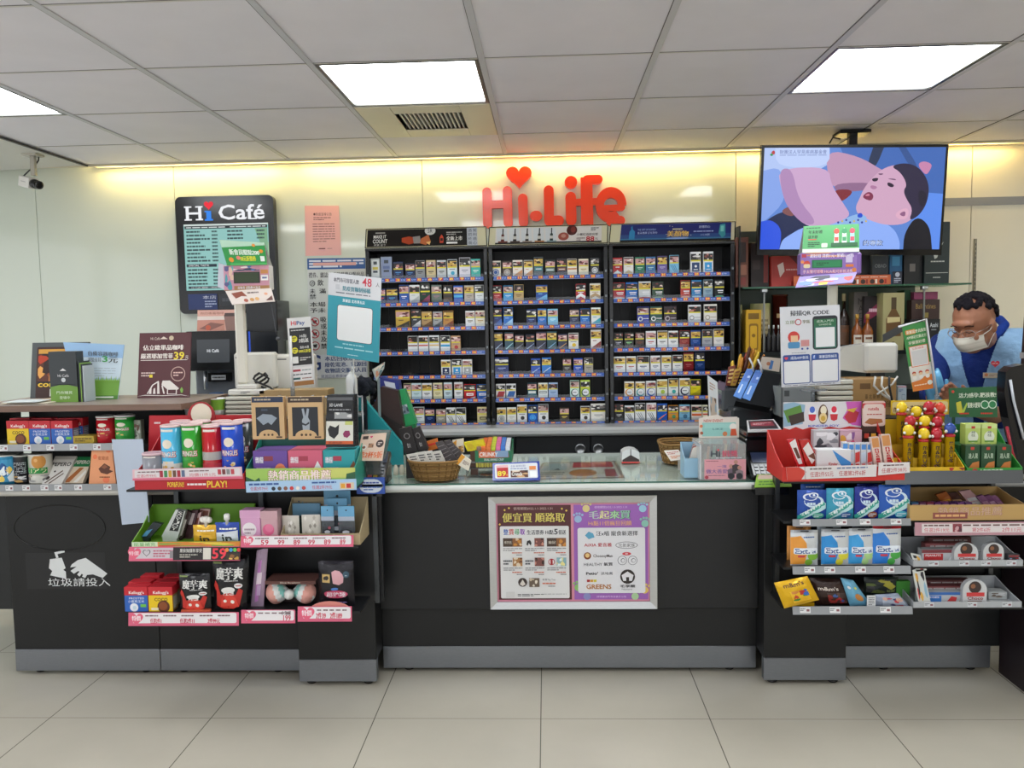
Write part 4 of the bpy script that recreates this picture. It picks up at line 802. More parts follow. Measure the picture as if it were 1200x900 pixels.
q=W(152,655,YF).x,W(281,640,YF).x
heartrail(xm+.004,W(415,637,YF).x,W(350,640,YF).z,W(350,627,YF).z,'pink sale rail with 特價 and small prices',[(.18,.25,'59',PR,.42,.78),(.33,.39,'99',PR,.42,.78),(.47,.53,'89',PR,.42,.78),(.60,.66,'99',PR,.42,.78),(.74,.80,'89',PR,.42,.78),(.88,.93,'89',PR,.42,.78)],1)
b=B(); f=Frame((xa+.004,YF-.006,W(215,640,YF).z),(xm,YF-.006,W(215,640,YF).z),(xm,YF-.014,W(215,656,YF).z),(xa+.004,YF-.014,W(215,656,YF).z)); b.slab(f,.002,'#d8607e','p')
b.R(.05,.08,.42,.82,'#c8c0c6'); b.heart(.05,.45,.06,'#e0607c'); b.T('特價',.0,.3,.09,.6,'#f4e6ea'); b.heart(.16,.42,.035,'#4a4448'); b.heart(.16,.42,.028,'#c8c0c6'); b.LN(.22,.2,.40,.75,3,'#b85a70',4); b.R(.37,.3,.41,.8,'#8a8488')
b.R(.40,.04,1,.95,'#1e1a1a'); b.T('果飲微醺新享受',.46,.14,.66,.42,'#e8e6e0'); b.LN(.46,.5,.62,.8,2,'#b8b4a8',4); b.R(.67,.1,.74,.9,'#d8d4c8'); b.T('59',.75,.12,.88,.88,'#e83a4a',b=.05)
for k in range(4): b.C(.885+.035*k,.25,.017,['#e08a3a','#3f9ad0','#6ac04a','#d83a3a'][k])
b.PH(.88,.5,.99,.92,['#3a2c1c','#c89a3a','#8a5a2c','#e0c060'],2,5); b.part('price_rail',t0,'pink and black price rail reading 59')
heartrail(xa-.012,W(281,728,YF).x,W(215,732,YF).z,W(215,717,YF).z,'pink sale rail under the cereal boxes',[(.20,.30,'任選2件1',PR,.50,.80),(.47,.60,'任選2件11',PR,.50,.80),(.72,.83,'2件99元',PR,.50,.80)],2)
heartrail(W(284,728,YF).x,W(347,728,YF).x,W(315,729,YF).z,W(315,714,YF).z,'pink sale rail under the bow pillow',[(.78,.92,'199',PR,.45,.80),(.74,.92,'小兔絨',  '#5a4a50',.14,.36)],3)
heartrail(W(350,725,YF).x,W(413,723,YF).x,W(381,727,YF).z,W(381,710,YF).z,'pink sale rail under the dark sweet bag',[(.34,.52,'2件39',PR,.45,.80),(.60,.82,'2件189',PR,.45,.80)],4)
# red crisp tray
x0=W(158,572,YF-.005).x; x1=W(287,572,YF-.005).x
t=Th('display_tray','red cardboard tray of crisp cans with a round logo header','display tray',((x0+x1)/2,3.05,L1))
b=B(); tray(b,x0,x1,YF-.005,3.17,L1,.055,.19,'#b01c26'); f=Frame((x0,YF-.0055,L1+.055),(x1,YF-.0055,L1+.055),(x1,YF-.0055,L1),(x0,YF-.0055,L1)); b.on(f)
b.T('POP&FUN!!',.30,.50,.45,.85,'#e8c43a',b=.03); b.T('PLAY!',.66,.45,.84,.9,'#e8c43a',b=.05); b.LN(.48,.55,.65,.8,1,'#e6d8d8',3); b.part('tray',t)
b=B(); f=FQ([(175,487),(295,486),(296,530),(172,530)],3.172); f=Frame(f.c[0],f.c[1],Vector((f.c[2].x,3.172,L1+.02)),Vector((f.c[3].x,3.172,L1+.02))); b.slab(f,.003,'#c01f2b','p')
for u,v in ((.05,.1),(.12,.3),(.9,.12),(.8,.25)): b.LN(u,v,u+.06,v+.06,1,'#e8d0d0',int(u*50))
b.part('header',t)
b=B(); ce=W(236,488,3.168); r=W(253,488,3.168).x-ce.x
f=Frame((ce.x-r,3.168,ce.z+r*1.1),(ce.x+r,3.168,ce.z+r*1.1),(ce.x+r,3.168,ce.z-r*1.1),(ce.x-r,3.168,ce.z-r*1.1))
b.prism([(ce.x+r*.95*math.cos(k*math.pi/14),ce.z+r*math.sin(k*math.pi/14)) for k in range(28)],3.168,3.1715,'#a81c26'); b.on(f); b.C(.5,.42,.36,'#e8dcc8'); b.T('PRINGLES',.06,.76,.94,.92,'#e8e2da',b=.05); b.part('logo_disc',t,'round red disc with a cream oval')
b=B(); f=Frame((x0-.002,YF-.012,W(220,549,YF).z),(x1-.006,YF-.012,W(220,547,YF).z),(x1-.004,YF-.010,W(220,561,YF).z),(x0-.004,YF-.010,W(220,562,YF).z)); b.slab(f,.0015,'#e0b8c0','p'); b.R(.02,.08,.98,.72,'#dcd6d8'); b.R(0,.8,1,1,'#d86a84')
b.LN(.05,.15,.25,.35,1,'#7a5a62',3); b.T('任選2件99元',.04,.45,.22,.72,PR); b.T('均價11件1元',.52,.45,.76,.72,PR); b.LN(.52,.15,.7,.35,1,'#7a5a62',5)
for k in range(6): b.R(.25+.04*k,.16,.28+.04*k,.74,['#a83040','#3f8a5a','#c89a3a','#6a4a3a','#a82c3c','#5a6a8a'][k])
for k in range(4): b.R(.78+.04*k,.16,.81+.04*k,.60,['#b8404a','#7a3a3c','#8a8a8c','#c04a54'][k])
b.part('price_rail',t)
CG='tall crisp cans in the red tray'
ct=L1+.0045
for cx,y0,w,c,lab,low,band in ((198,499,24,'#4fb6e0','light blue crisp can with a white lower half, leftmost of the front row','#e2e0da',None),(222,497,24,'#2f9a2c','tall green crisp can in the front row of the red tray',None,None),(246,499,23,'#b81c28','tall red crisp can with a pale band in the front row','#c83a48',(.42,.56,'#b0aca8')),(269,496,25,'#1f4cc0','tall royal blue crisp can at the right of the front row',None,None)):
    crisp_can(cx,y0,555,w,2.965,ct,c,lab,CG,'#e6c8c8',band,low=low,turn=-.1 if cx==198 else 0,text=cx!=246)
for k,(cx,c) in enumerate(((209,'#c8d4dc'),(233,'#2f9a2c'),(258,'#b81c28'),(283,'#2c3434'))):
    crisp_can(cx,494+(-1 if k==3 else 0),552,22,3.055,ct,c,['pale blue crisp can behind the light blue can','second green crisp can behind the front green can','red crisp can partly hidden behind the front red can','dark green crisp can at the right end of the back row'][k],CG,'#e6c8c8',text=k==3)
crisp_can(175,532,557,24,2.955,ct,'#8d8f96','short grey crisp can with pink lid at the left corner of the red tray','short crisp cans in the red tray','#e0c0c6',text=False)
# teal tray with boxed hangers
x0=W(289,573,YF-.005).x; x1=W(417,572,YF-.005).x
t=Th('display_tray','teal cardboard tray of small boxes and hanging packs with a green lip','display tray',((x0+x1)/2,3.05,L1))
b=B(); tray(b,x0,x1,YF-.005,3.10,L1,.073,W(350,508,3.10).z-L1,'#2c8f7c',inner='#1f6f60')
f=Frame((x0,YF-.0055,L1+.073),(x1,YF-.0055,L1+.073),(x1,YF-.0055,L1),(x0,YF-.0055,L1)); b.on(f); b.R(0,0,1,1,'#9cc05c'); b.R(.5,0,1,.5,'#c2c86a'); b.PG([(0,1),(0,.4),(.08,.6),(.12,.45),(.16,1)],'#2c5a3c'); b.PG([(.9,1),(.92,.3),(1,.2),(1,1)],'#2c5a3c')
b.T('熱銷商品推薦',.20,.08,.78,.62,'#8a3a4a',b=.07); b.T('熱銷商品推薦',.205,.10,.775,.60,'#f0dcd8',b=.02); b.part('tray',t)
b=B(); f=Frame((x0,YF-.013,W(350,563,YF).z),(x1+.004,YF-.013,W(350,561,YF).z),(x1+.004,YF-.010,W(350,574,YF).z),(x0,YF-.010,W(350,576,YF).z)); b.slab(f,.0015,'#a9c8e6','p'); b.LN(.03,.1,.3,.45,1,'#3a5a9a',3); b.T('任選2件79元',.04,.5,.2,.85,PR); b.T('任選2件79元',.6,.5,.78,.85,PR); b.LN(.6,.1,.82,.4,1,'#3a5a9a',6)
for k in range(6): b.C(.25+.055*k,.7,.018,['#2c3040','#5a4a40','#8a5a4a','#c83a3a','#e8e4e0','#b84a4a'][k])
b.R(.85,.3,.98,.9,'#d8c8b0'); b.R(.86,.4,.9,.8,'#e0a03a'); b.R(.91,.4,.95,.8,'#c83a3a'); b.part('price_rail',t)
b=B()
for px in (316,356,398):
    v=W(px,466,3.0); b.tube([(v.x,3.128,v.z-.004),(v.x,3.00,v.z-.004),(v.x-.008,2.985,v.z+.004)],.0022,'#c8ccd0','m',6)
b.tube([(x0+.01,3.126,W(300,466,3.1).z-.004),(x1-.01,3.126,W(300,466,3.1).z-.004)],.004,'#9a9da0','m',6)
for x in (x0+.012,x1-.012): b.tube([(x,3.126,L1+.002),(x,3.126,W(300,466,3.1).z-.004)],.004,'#9a9da0','m',6)
b.part('hanging_bar',t,'grey wire bar with three hooks')
for k,(c,c2,lab) in enumerate((('#6a4a9a','#e8825a','purple small box with an orange shape in the teal tray'),('#d0607a','#e8e6e6','pink small box with a white shape in the teal tray'),('#2a9aa0','#7a4a2c','turquoise small box with a brown stripe in the teal tray'))):
    px=[(297,338),(338,379),(379,417)][k]; b=B(); zt_=W(350,528,2.96).z
    f=FR(px[0],528,px[1],560,2.96,ct); b.box(f.c[0].x+.001,f.c[1].x-.001,2.96,3.08,ct,zt_,c,'p',.0015); b.on(f); b.T('雜糧',.08,.18,.30,.36,'#ece8ee',b=.02); b.R(.32,.16,.58,.3,'#8a3a4a' if k==0 else '#a83c50'); b.LN(.1,.45,.5,.75,2,'#c8a0c8',4)
    if k==0: b.C(.78,.72,.2,c2,ry=.35)
    elif k==1: b.PG([(.5,1),(.6,.55),(.75,.5),(.85,.3),(.95,.5),(.9,1)],c2)
    else: b.PG([(.55,.9),(.95,.3),(1,.4),(.65,1)],c2)
    b.thing('small_box',lab,'box','small boxes in the teal tray')
def kraftpack(px,Y,label,kind):
    b=B(); f=FR(*px,Y); g=f.c; b.box(g[0].x,g[1].x,Y,Y+.03,g[2].z,g[0].z,'#c9a678','p',.001); b.on(f); b.R(.02,0,.98,.13,'#22304c' if kind else '#3a2c26'); b.LN(.1,.03,.6,.10,1,'#b8a890',3)
    b.R(.13,.24,.85,.92,'#20242c')
    if kind: b.PG([(.15,.50),(.35,.40),(.62,.42),(.78,.50),(.60,.66),(.5,.60),(.35,.66)],'#8f9aa6'); b.R(.3,.28,.5,.33,'#3c4454')
    else:
        b.PG([(.42,.85),(.40,.55),(.44,.48),(.40,.28),(.46,.27),(.50,.46),(.55,.27),(.61,.28),(.57,.48),(.62,.56),(.60,.85)],'#9aa2ac'); b.PG([(.4,.6),(.5,.64),(.6,.58),(.6,.63),(.5,.68),(.4,.65)],'#2a2c34')
    b.PG([(.5+.30*math.cos(math.pi*i/12),.92-.15*math.sin(math.pi*i/12)) for i in range(13)],'#c9a678')
    for k in range(3): b.C(.38+.12*k,.89,.035,'#4a3424')
    b.R(.74,.93,.92,.965,'#4a3424'); return b.thing('hanging_pack',label,'boxed pack','boxed packs hanging over the teal tray')
kraftpack((296,465,334,515),2.985,'kraft window box with grey cloth inside, hanging left over the teal tray',1)
kraftpack((338,465,380,515),2.985,'kraft window box with a grey rabbit shape hanging over the pink small box',0)
b=B(); f=FQ([(383,463),(414,463),(414,524),(382,524)],2.975); g=f.c
for k in range(4): b.box(g[0].x+.001+.002*k,g[1].x+.002*k,2.976+k*.010,2.984+k*.010,g[2].z,g[0].z,'#26282c','f',.001)
b.on(f,.0012); b.R(0,0,1,1,'#1d1f22','f'); b.R(.02,.04,.98,.10,'#5a5c60'); b.T('3D LAVIE',.1,.16,.6,.22,'#c8cacc',b=.02); b.LN(.1,.26,.9,.3,1,'#9a9ca0',4); b.R(.3,.33,.95,.45,'#8a8c90'); b.PH(.3,.33,.95,.45,['#9a9c9e','#3a3c40','#d8d8d8'],4,4)
b.R(0,.5,1,.88,'#d8d8ce'); b.PG([(.06,.66),(.14,.58),(.34,.62),(.48,.56),(.46,.74),(.30,.84),(.12,.78)],'#1c1e22'); b.PG([(.62,.74),(.7,.68),(.86,.68),(.9,.76),(.78,.82),(.66,.8)],'#8a2c5a'); b.C(.76,.74,.18,'#c8c03a',ry=.0); b.R(.7,.5,.98,.57,'#c0c870'); b.R(0,.88,1,.94,'#c85a2c'); b.T('感謝包裝',.1,.89,.6,.93,'#2a1a14')
b.thing('hanging_pack','black face mask packs hanging at the right end of the teal tray','mask pack')
# teal corner stand, brown box, cloth
b=B(); Q=lambda px,py:(W(px,py,3.62).x,W(px,py,3.62).z); CT=ZT+.0087
P=[(Q(420,500)[0],CT),(Q(472,500)[0],CT),Q(472,522),Q(425,466),Q(420,466)]
b.prism(P,3.62,3.624,'#1f8f96'); P2=[(x-.02,z) for x,z in P]; b.prism(P2,3.72,3.724,'#1a7a80')
b.face([(P[2][0],3.62,P[2][1]),(P2[2][0],3.724,P2[2][1]),(P2[3][0],3.724,P2[3][1]),(P[3][0],3.62,P[3][1])],'#27a0a6')
b.face([(P[1][0],3.62,CT),(P2[1][0],3.724,CT),(P2[2][0],3.724,P[2][1]),(P[2][0],3.62,P[2][1])],'#1f8f96')
b.PG
b.thing('card_stand','teal triangular cardboard stand behind the coupon box','stand')
CT=ZT+.0087
pc=Th('pos_cabinet','low black cabinet carrying the till equipment behind the left trays','cabinet',(-1.1,3.6,ZT))
CZ=1.03
b=B(); xl_,xr_=W(228,500,3.4).x,W(412,500,3.4).x; b.box(xl_,xr_,3.36,3.86,ZT+.0005,CZ,'#1a1b1d','d',.003); b.part('body',pc)
b=B(); b.box(xl_-.005,xr_+.005,3.355,3.865,CZ,CZ+.006,'#2a2b2d','d'); b.part('top',pc)
CZ+=.0065
# brown carton, blue carton, green folder boxes (tilted)
def tilted(b,pts,Y,th,col,m='p'): f=FQ(pts,Y); b.slab(f,th,col,m); return f
b=B(); f=tilted(b,[(447,453),(466,458),(473,500),(436,478)],3.76,.05,'#3a2422'); b.box(W(440,500,3.76).x,W(470,500,3.76).x,3.765,3.80,CT,W(440,478,3.76).z,'#30201e'); b.thing('carton','dark brown tilted carton behind the teal stand','carton')
b=B(); f=tilted(b,[(441,442),(467,446),(470,466),(447,456)],3.84,.06,'#28307a'); b.R(.3,.2,.8,.6,'#c8ccd8'); b.box(W(448,500,3.84).x,W(468,500,3.84).x,3.845,3.89,CT,W(450,458,3.84).z,'#24306a'); b.thing('carton','dark blue open carton with white papers behind the brown one','carton')
b=B(); f=tilted(b,[(462,458),(474,456),(488,496),(474,500)],3.82,.05,'#2c9a5c'); b.PH(.15,.42,.75,.68,['#7a8a94','#c8ccd0','#3a4a54'],4); b.box(W(474,500,3.82).x,W(487,500,3.82).x,3.825,3.86,CT,W(480,497,3.82).z,'#22804a')
b.thing('folder_box','green folded cardboard holder with a grey packet, right of the brown carton','holder')
b=B(); 
ce=W(425,452,3.56)
rg=random.Random(5)
k=9
for i in range(k):
    a=i/k*6.28; b.tube([(ce.x+.05*math.cos(a)*rg.uniform(.7,1.1),ce.y-.03*math.sin(a),ce.z+.035*math.sin(a)),(ce.x+.02*math.cos(a+1),ce.y-.05,ce.z+.02*math.sin(a+1)),(ce.x-.03*math.cos(a),ce.y-.02,ce.z-.03*math.sin(a))],.017,'#20242c','k',8)
b.tube([(ce.x,ce.y,ce.z),(ce.x+.01,ce.y,ce.z-.08),(ce.x+.005,ce.y,CT)],.008,'#20242c','k',8)
b.ball((ce.x,ce.y+.005,ce.z),.048,'#262b34','k',12,1,.8,.8); b.thing('bunched_cloth','bunched black cloth bag hanging beside the teal poster','bag')
b=B(); v=W(411,455,3.45); z1=W(411,437,3.45).z; b.lathe(v.x,3.47,[(.021,CZ),(.024,CZ+.01),(.024,z1-.03),(.02,z1-.012),(.009,z1-.004),(.009,z1+.004)],'#d8dcdc','g',18); b.tube([(v.x,3.47,z1+.004),(v.x,3.47,z1+.02),(v.x+.02,3.45,z1+.022)],.004,'#e0e2e2','g',6); b.thing('pump_bottle','white pump bottle behind the black cloth bag','bottle')
b=B(); f=FQ([(436,433),(451,424),(450,432),(441,447)],3.66); b.slab(f,.003,'#a8b4b4','p'); b.PH(.05,.05,.95,.95,['#b8c0b8','#c88a6a','#5a7a84','#e0d8c8'],3); b.box(W(442,445,3.66).x,W(445,445,3.66).x,3.661,3.664,CT,W(443,443,3.66).z,'#8a9494','p'); b.thing('leaflet','small colourful leaflet standing above the black cloth bag','leaflet')
# coupon box, card terminal
b=B(); f=BX(b,418,560,451,579,3.06,.012,'#2c50a8','p',.001); b.RR(.08,.08,.94,.92,.3,'#d0d8e4'); b.LN(.25,.2,.8,.4,1,'#3a50a0',3); b.LN(.25,.5,.85,.8,2,'#4a68b0',5); b.C(.16,.5,.04,'#2c50a8'); b.box(f.c[0].x+.03,f.c[1].x-.03,3.072,3.147,f.c[2].z+.01,f.c[2].z+.02,'#1c1d20','g'); b.thing('small_sign','blue and white small sign with a rounded text field on the counter edge','sign')
t=Th('card_terminal','black card terminal with a keypad left of the wicker basket','card terminal',(W(440,560,3.16).x,3.18,CT))
b=B(); v=W(442,552,3.14)
M=Matrix.Translation((v.x,3.16,v.z))@Matrix.Rotation(math.radians(35),4,'X')
b=B(M); b.box(-.04,.04,-.07,.09,-.012,.02,'#1c1e22','g',.006); b.box(-.033,.033,.02,.075,.02,.022,'#2a3242','g'); 
for i in range(3):
    for j in range(4): b.box(-.03+i*.021,-.013+i*.021,-.06+j*.018,-.048+j*.018,.02,.024,['#5a5e64','#b04a44','#c8a83a','#5a5e64'][(i+1)%4 if j==0 else 0],'g',.001)
b.M=None; b.box(v.x-.03,v.x+.03,3.20,3.28,CT-.0005,v.z+.01,'#141518','g',.004); b.part('body',t)
t=Th('coupon_box','pale orange coupon card box with coffee cups and large orange characters','box',(W(434,541,3.2).x,3.24,CT))
b=B(); f=FQ([(424,509),(453,507),(448,540),(417,540)],[3.06,3.06,3.04,3.04]); b.slab(f,.002,'#e0c4b0','p')
b.R(.08,.08,.30,.2,'#3a2c28'); b.heart(.42,.12,.05,'#d8286a'); b.C(.80,.38,.15,'#3c2c2a'); b.LN(.72,.32,.88,.44,2,'#e8d8d0',3); b.C(.2,.5,.1,'#e8e0dc'); b.C(.2,.5,.06,'#8a5a44'); b.C(.45,.45,.12,'#d8c4b4'); b.PH(.36,.36,.56,.52,['#a8785a','#c89a7a','#6a4a3a'],4,4); b.T('第2杯5折',.08,.66,.96,.90,'#e0642a',b=.03); b.part('front_card',t)
b=B(); a=f.c; zt_=a[0].z+.01; b.prism([(a[3].x+.01,max(a[3].z,CT)),(a[2].x,max(a[2].z,CT)),(a[1].x+.012,zt_),(a[0].x+.006,zt_+.002)],3.065,3.10,'#c8d0cc','c'); b.box(a[3].x+.03,a[2].x-.02,3.068,3.10,CT+.06,a[3].z,'#8a9290','c') if a[3].z>CT+.06 else None
b.part('clear_case',t)
def prop(b,x,y,z0,z1,col='#b8bcc0'): b.box(x-.003,x+.003,y,y+.003,z0,z1,col,'g')
b=B(); x=(a[3].x+a[2].x)/2+.02; b.box(x-.025,x+.01,3.105,3.145,CT-.03,a[3].z+.03,'#2a2c30','g'); b.part('support',t)
# dark stick boxes, basket and its contents
for k,(pts,Y) in enumerate((([(468,503),(481,500),(489,529),(474,531)],3.30),([(482,503),(491,500),(502,526),(490,530)],3.32))):
    b=B(); f=tilted(b,pts,Y,.03,'#211c1e'); b.C(.5,.33,.26,'#8a8688',ry=.12); b.C(.5,.33,.19,'#211c1e',ry=.09); b.T('飲冰',.35,.62,.62,.82,'#c8c4c4'); b.box(f.c[3].x+.004,f.c[2].x-.004,Y+.004,Y+.028,CT,f.c[3].z+.02,'#1c1819','p'); b.thing('stick_carton','black upright carton with a round pale emblem, %s of the pair beside the basket'%['left','right'][k],'carton','black cartons beside the basket')
t=Th('wicker_basket','brown wicker basket of small packets on the glass beside the card terminal','basket',(W(508,570,3.25).x,3.3,CT))
def wicker(b,cx,cy,z0,z1,wx,wy,tx,ty,col='#8f6f43'):
    nz=9;n=44
    def pt(a,k,o=0):
        f=k/nz; rx=wx+(tx-wx)*f+o; ry=wy+(ty-wy)*f+o
        c,s=math.cos(a),math.sin(a); p=.72
        return (cx+rx*math.copysign(abs(c)**p,c),cy+ry*math.copysign(abs(s)**p,s),z0+(z1-z0)*f)
    for k in range(nz+1):
        P=[pt(2*math.pi*i/n,k,.0018*(1 if (i+k)%2 else -1)) for i in range(n+1)]; b.tube(P,(z1-z0)/nz*.5,['#8f6f43','#7f6038','#9a7a4c'][k%3],'b',6)
    b.tube([pt(2*math.pi*i/n,nz,.002) for i in range(n+1)],.0055,'#8a6a40','b',6)
    for i in range(0,n,2): b.tube([pt(2*math.pi*i/n,k,.003) for k in range(nz+1)],.0022,'#6f5430','b',5)
    b.face([pt(2*math.pi*i/n,0) for i in range(n)][::-1],'#6f5430','b')
zb_=CT+.004
v0=W(484,569,3.22).x;v1=W(532,569,3.22).x;w0=W(478,545,3.2).x;w1=W(541,540,3.2).x; zr=W(508,543,3.2).z
b=B(); wicker(b,(v0+v1)/2,3.31,zb_,zr,(v1-v0)/2,.075,(w1-w0)/2,.10); b.part('woven_body',t)
for k,(x0p,y0p) in enumerate(((484,533),(494,531),(502,530),(512,530))):
    b=B(); f=FQ([(x0p-8+0,y0p),(x0p+4,y0p-2),(x0p+14,y0p+20),(x0p+2,y0p+20)],3.255+.012*k); b.slab(f,.008,'#dcdad4','p'); b.LN(.2,.1,.8,.5,3,'#4a4a4c',k); b.PG([(.2,.9),(.8,.55),(.95,.9)],'#e0825a') if k==3 else None
    b.thing('small_packet','white small packet in the front of the left basket, %s from the left'%ORD[k],'packet','white packets in the left basket')
for k,pts in enumerate(([(510,519),(518,517),(536,539),(524,547)],[(520,517),(527,516),(544,534),(536,542)])):
    b=B(); f=tilted(b,pts,3.32+.03*k,.02,'#4b4648'); b.LN(.1,.1,.9,.9,5,'#8a8486',k+3,fill=.2); b.thing('grey_packet','dark grey long packet lying slanted in the left basket, %s one'%['lower left','upper right'][k],'packet','dark grey packets in the left basket')
b=B(); f=tilted(b,[(499,518),(512,514),(514,525),(500,530)],3.38,.02,'#e07a2a'); b.R(.1,.3,.9,.5,'#e83a2a'); b.thing('orange_packet','orange packet at the back of the left basket','packet')
b=B(); f=tilted(b,[(541,532),(552,540),(549,552),(534,543)],3.24,.012,'#e0d8c8'); b.PG([(0,0),(.4,0),(.2,1),(0,1)],'#d8982c'); b.LN(.4,.3,.9,.7,3,'#6a4a4a',2); b.thing('coffee_packet','white and orange packet leaning over the right rim of the left basket','packet')
b=B(); f=tilted(b,[(530,516),(543,514),(544,530),(532,532)],3.37,.012,'#e0d6c4'); b.PG([(0,.2),(.4,0),(.2,.9),(0,1)],'#d8982c'); b.PH(.5,.5,.95,.95,['#b88a4a','#6a4a2c','#e8c88a'],3,4); b.thing('coffee_packet','white and orange packet standing behind the left basket','packet')
for k in range(3):
    v=W(463+7*k,558,3.36); b=B(); b.lathe(v.x,3.38,[(.010,CT),(.011,CT+.004),(.011,CT+.03),(.006,CT+.036),(.006,CT+.042)],'#c8c2b0','g',12); b.thing('small_bottle','tiny pale bottle between the card terminal and basket, %s from the left'%ORD[k],'bottle','tiny bottles beside the basket')
# candy counter box on clear rack
x0=W(546,565,3.32).x;x1=W(598,560,3.32).x; zt_=W(575,541,3.36).z
t=Th('clear_rack','low clear plastic rack with yellow wafers under the green candy box','rack',((x0+x1)/2,3.4,CT))
b=B(); b.box(x0,x0+.003,3.33,3.50,CT,zt_,(.82,.84,.84),'c'); b.box(x1-.003,x1,3.33,3.50,CT,zt_,(.82,.84,.84),'c'); b.box(x0,x1,3.33,3.50,zt_,zt_+.003,(.85,.87,.87),'c'); b.box(x0+.003,x1-.003,3.497,3.50,CT,zt_,(.82,.84,.84),'c'); b.part('case',t)
b=B()
for k in range(12): b.box(x0+.04+k*.0112,x0+.049+k*.0112,3.345,3.40,zt_-.020,zt_-.002,['#d8c85a','#c9b84a'][k%2],'p',.001)
b.box(x0+.006,x1-.006,3.34,3.49,zt_-.024,zt_-.021,'#b8b8b8','c'); b.part('wafer_row',t)
b=B(); f=FR(563,556,579,567,3.338,CT+.001); b.slab(f,.02,'#5a3a2c','p'); b.PH(0,0,1,1,['#5a3020','#c88a3a','#2a1a14','#e0b060'],8,6); b.part('label_card',t)
zc=zt_+.0035
x0=W(557,541,3.34).x;x1=W(600,538,3.34).x
b=B(); tray(b,x0,x1,3.335,3.50,zc,.045,.07,'#2a7a54',.002); f=Frame((x0,3.3345,zc+.045),(x1,3.3345,zc+.045),(x1,3.3345,zc),(x0,3.3345,zc)); b.on(f); b.T('DUAL AWARD CRISP',.25,.7,.78,.9,'#d8e4dc',b=.02); b.PG([(.1,.0),(.9,0),(.92,.6),(.5,.66),(.1,.62)],'#b8604a'); b.R(.1,0,.55,.6,'#d8683a'); b.R(.55,0,.9,.58,'#8aa8c8'); b.T('CRUNKY',.12,.12,.62,.52,'#f0ece4',b=.07)
b.thing('candy_tray','green candy tray with coloured bars on the clear rack','tray')
for k in range(7):
    x=x0+.006+k*(x1-x0-.012)/7; b=B(); w=(x1-x0-.012)/7-.002
    b.prismx([(3.345,zc+.004),(3.49,zc+.004),(3.49,zc+.082-.002*abs(k-3)),(3.345,zc+.060)],x,x+w,['#8a6a5a','#d8682c','#e07a3a','#b8c43a','#d870a0','#3f7ad0','#dfe6f0'][k],'f')
    b.thing('candy_bar','%s wrapped candy bar in the green candy tray'%['brown','orange','light orange','lime','pink','blue','white'][k],'candy bar','bars in the green candy tray')
b=B(); f=tilted(b,[(543,519),(566,515),(570,526),(548,529)],3.36,.03,'#dccb1f','f'); b.R(.1,.2,.4,.8,'#c9b010'); b.box(f.c[3].x+.01,f.c[3].x+.04,3.365,3.39,CT,f.c[3].z+.005,'#5a3a2c','p'); b.thing('candy_bag','yellow candy bag lying over the left end of the candy tray','candy bag')
# blue framed price stand
b=B(); f=FQ([(577,543),(632,540),(633,562),(578,566)],[3.27,3.27,3.24,3.24]); z=CT-min(f.c[2].z,f.c[3].z); f=Frame(f.c[0],f.c[1],Vector((f.c[2].x,3.24,CT)),Vector((f.c[3].x,3.24,CT)))
b.slab(f,.004,'#2a3f9a','g'); b.prismx([(3.244,CT),(3.30,CT),(3.274,f.c[0].z-.001)],f.c[0].x+.001,f.c[1].x-.001,'#24388c','g'); b.on(f,.0004); b.RR(.045,.08,.955,.88,.03,'#d8dce2'); b.R(.08,.14,.33,.28,'#e0b0b4'); b.R(.09,.28,.33,.82,'#b82028'); b.T('89',.10,.46,.28,.76,'#e8d83a',b=.07); b.T('元',.285,.64,.325,.74,'#e8d83a'); b.T('全聯 麻辣派對',.38,.16,.7,.28,'#5a6aa0'); b.LN(.38,.32,.72,.4,1,'#4a5aa0',3)
b.R(.38,.46,.75,.84,'#5a3a2c'); b.PH(.38,.46,.75,.84,['#5a3020','#2a1a14','#c8a070','#e0d0b8'],3,5); b.T('Crunch',.40,.55,.62,.75,'#f0ece4',b=.06); b.R(.78,.25,.92,.45,'#e08a4a'); b.R(.79,.52,.93,.82,'#eef0f2')
b.thing('price_stand','blue framed price stand reading 89 on the glass counter','sign')
# scanner
v=W(739,545,3.62); v2=W(750,545,3.62).x-W(729,545,3.62).x
zz=CT
t=Th('barcode_scanner','small white tent shaped scanner with a red lower edge on the glass','scanner',(v.x,3.65,CT))
x0=v.x-v2/2;x1=v.x+v2/2; zt_=W(739,528,3.66).z
M=Matrix.Translation((v.x,3.64,CT)); hw=v2/2
b=B(M); b.prism([(-hw,.004),(hw,.004),(hw*.95,.045),(hw*.55,.056),(0,.060),(-hw*.55,.056),(-hw*.95,.045)],-.03,.05,'#dadcdc','g'); 
f=Frame((-hw,-.0305,.06),(hw,-.0305,.06),(hw,-.0305,.0),(-hw,-.0305,.0)); b.on(f); b.PG([(.03,.92),(.03,.78),(.5,.42),(.97,.78),(.97,.92)],'#3a2c2c'); b.PG([(.48,.0),(.52,.0),(.53,.45),(.47,.45)],'#5a5c5e'); b.part('body',t)
b=B(M); b.box(-hw,hw,-.031,.045,0,.004,'#e83a34','g'); b.part('red_edge',t,'red lower edge')
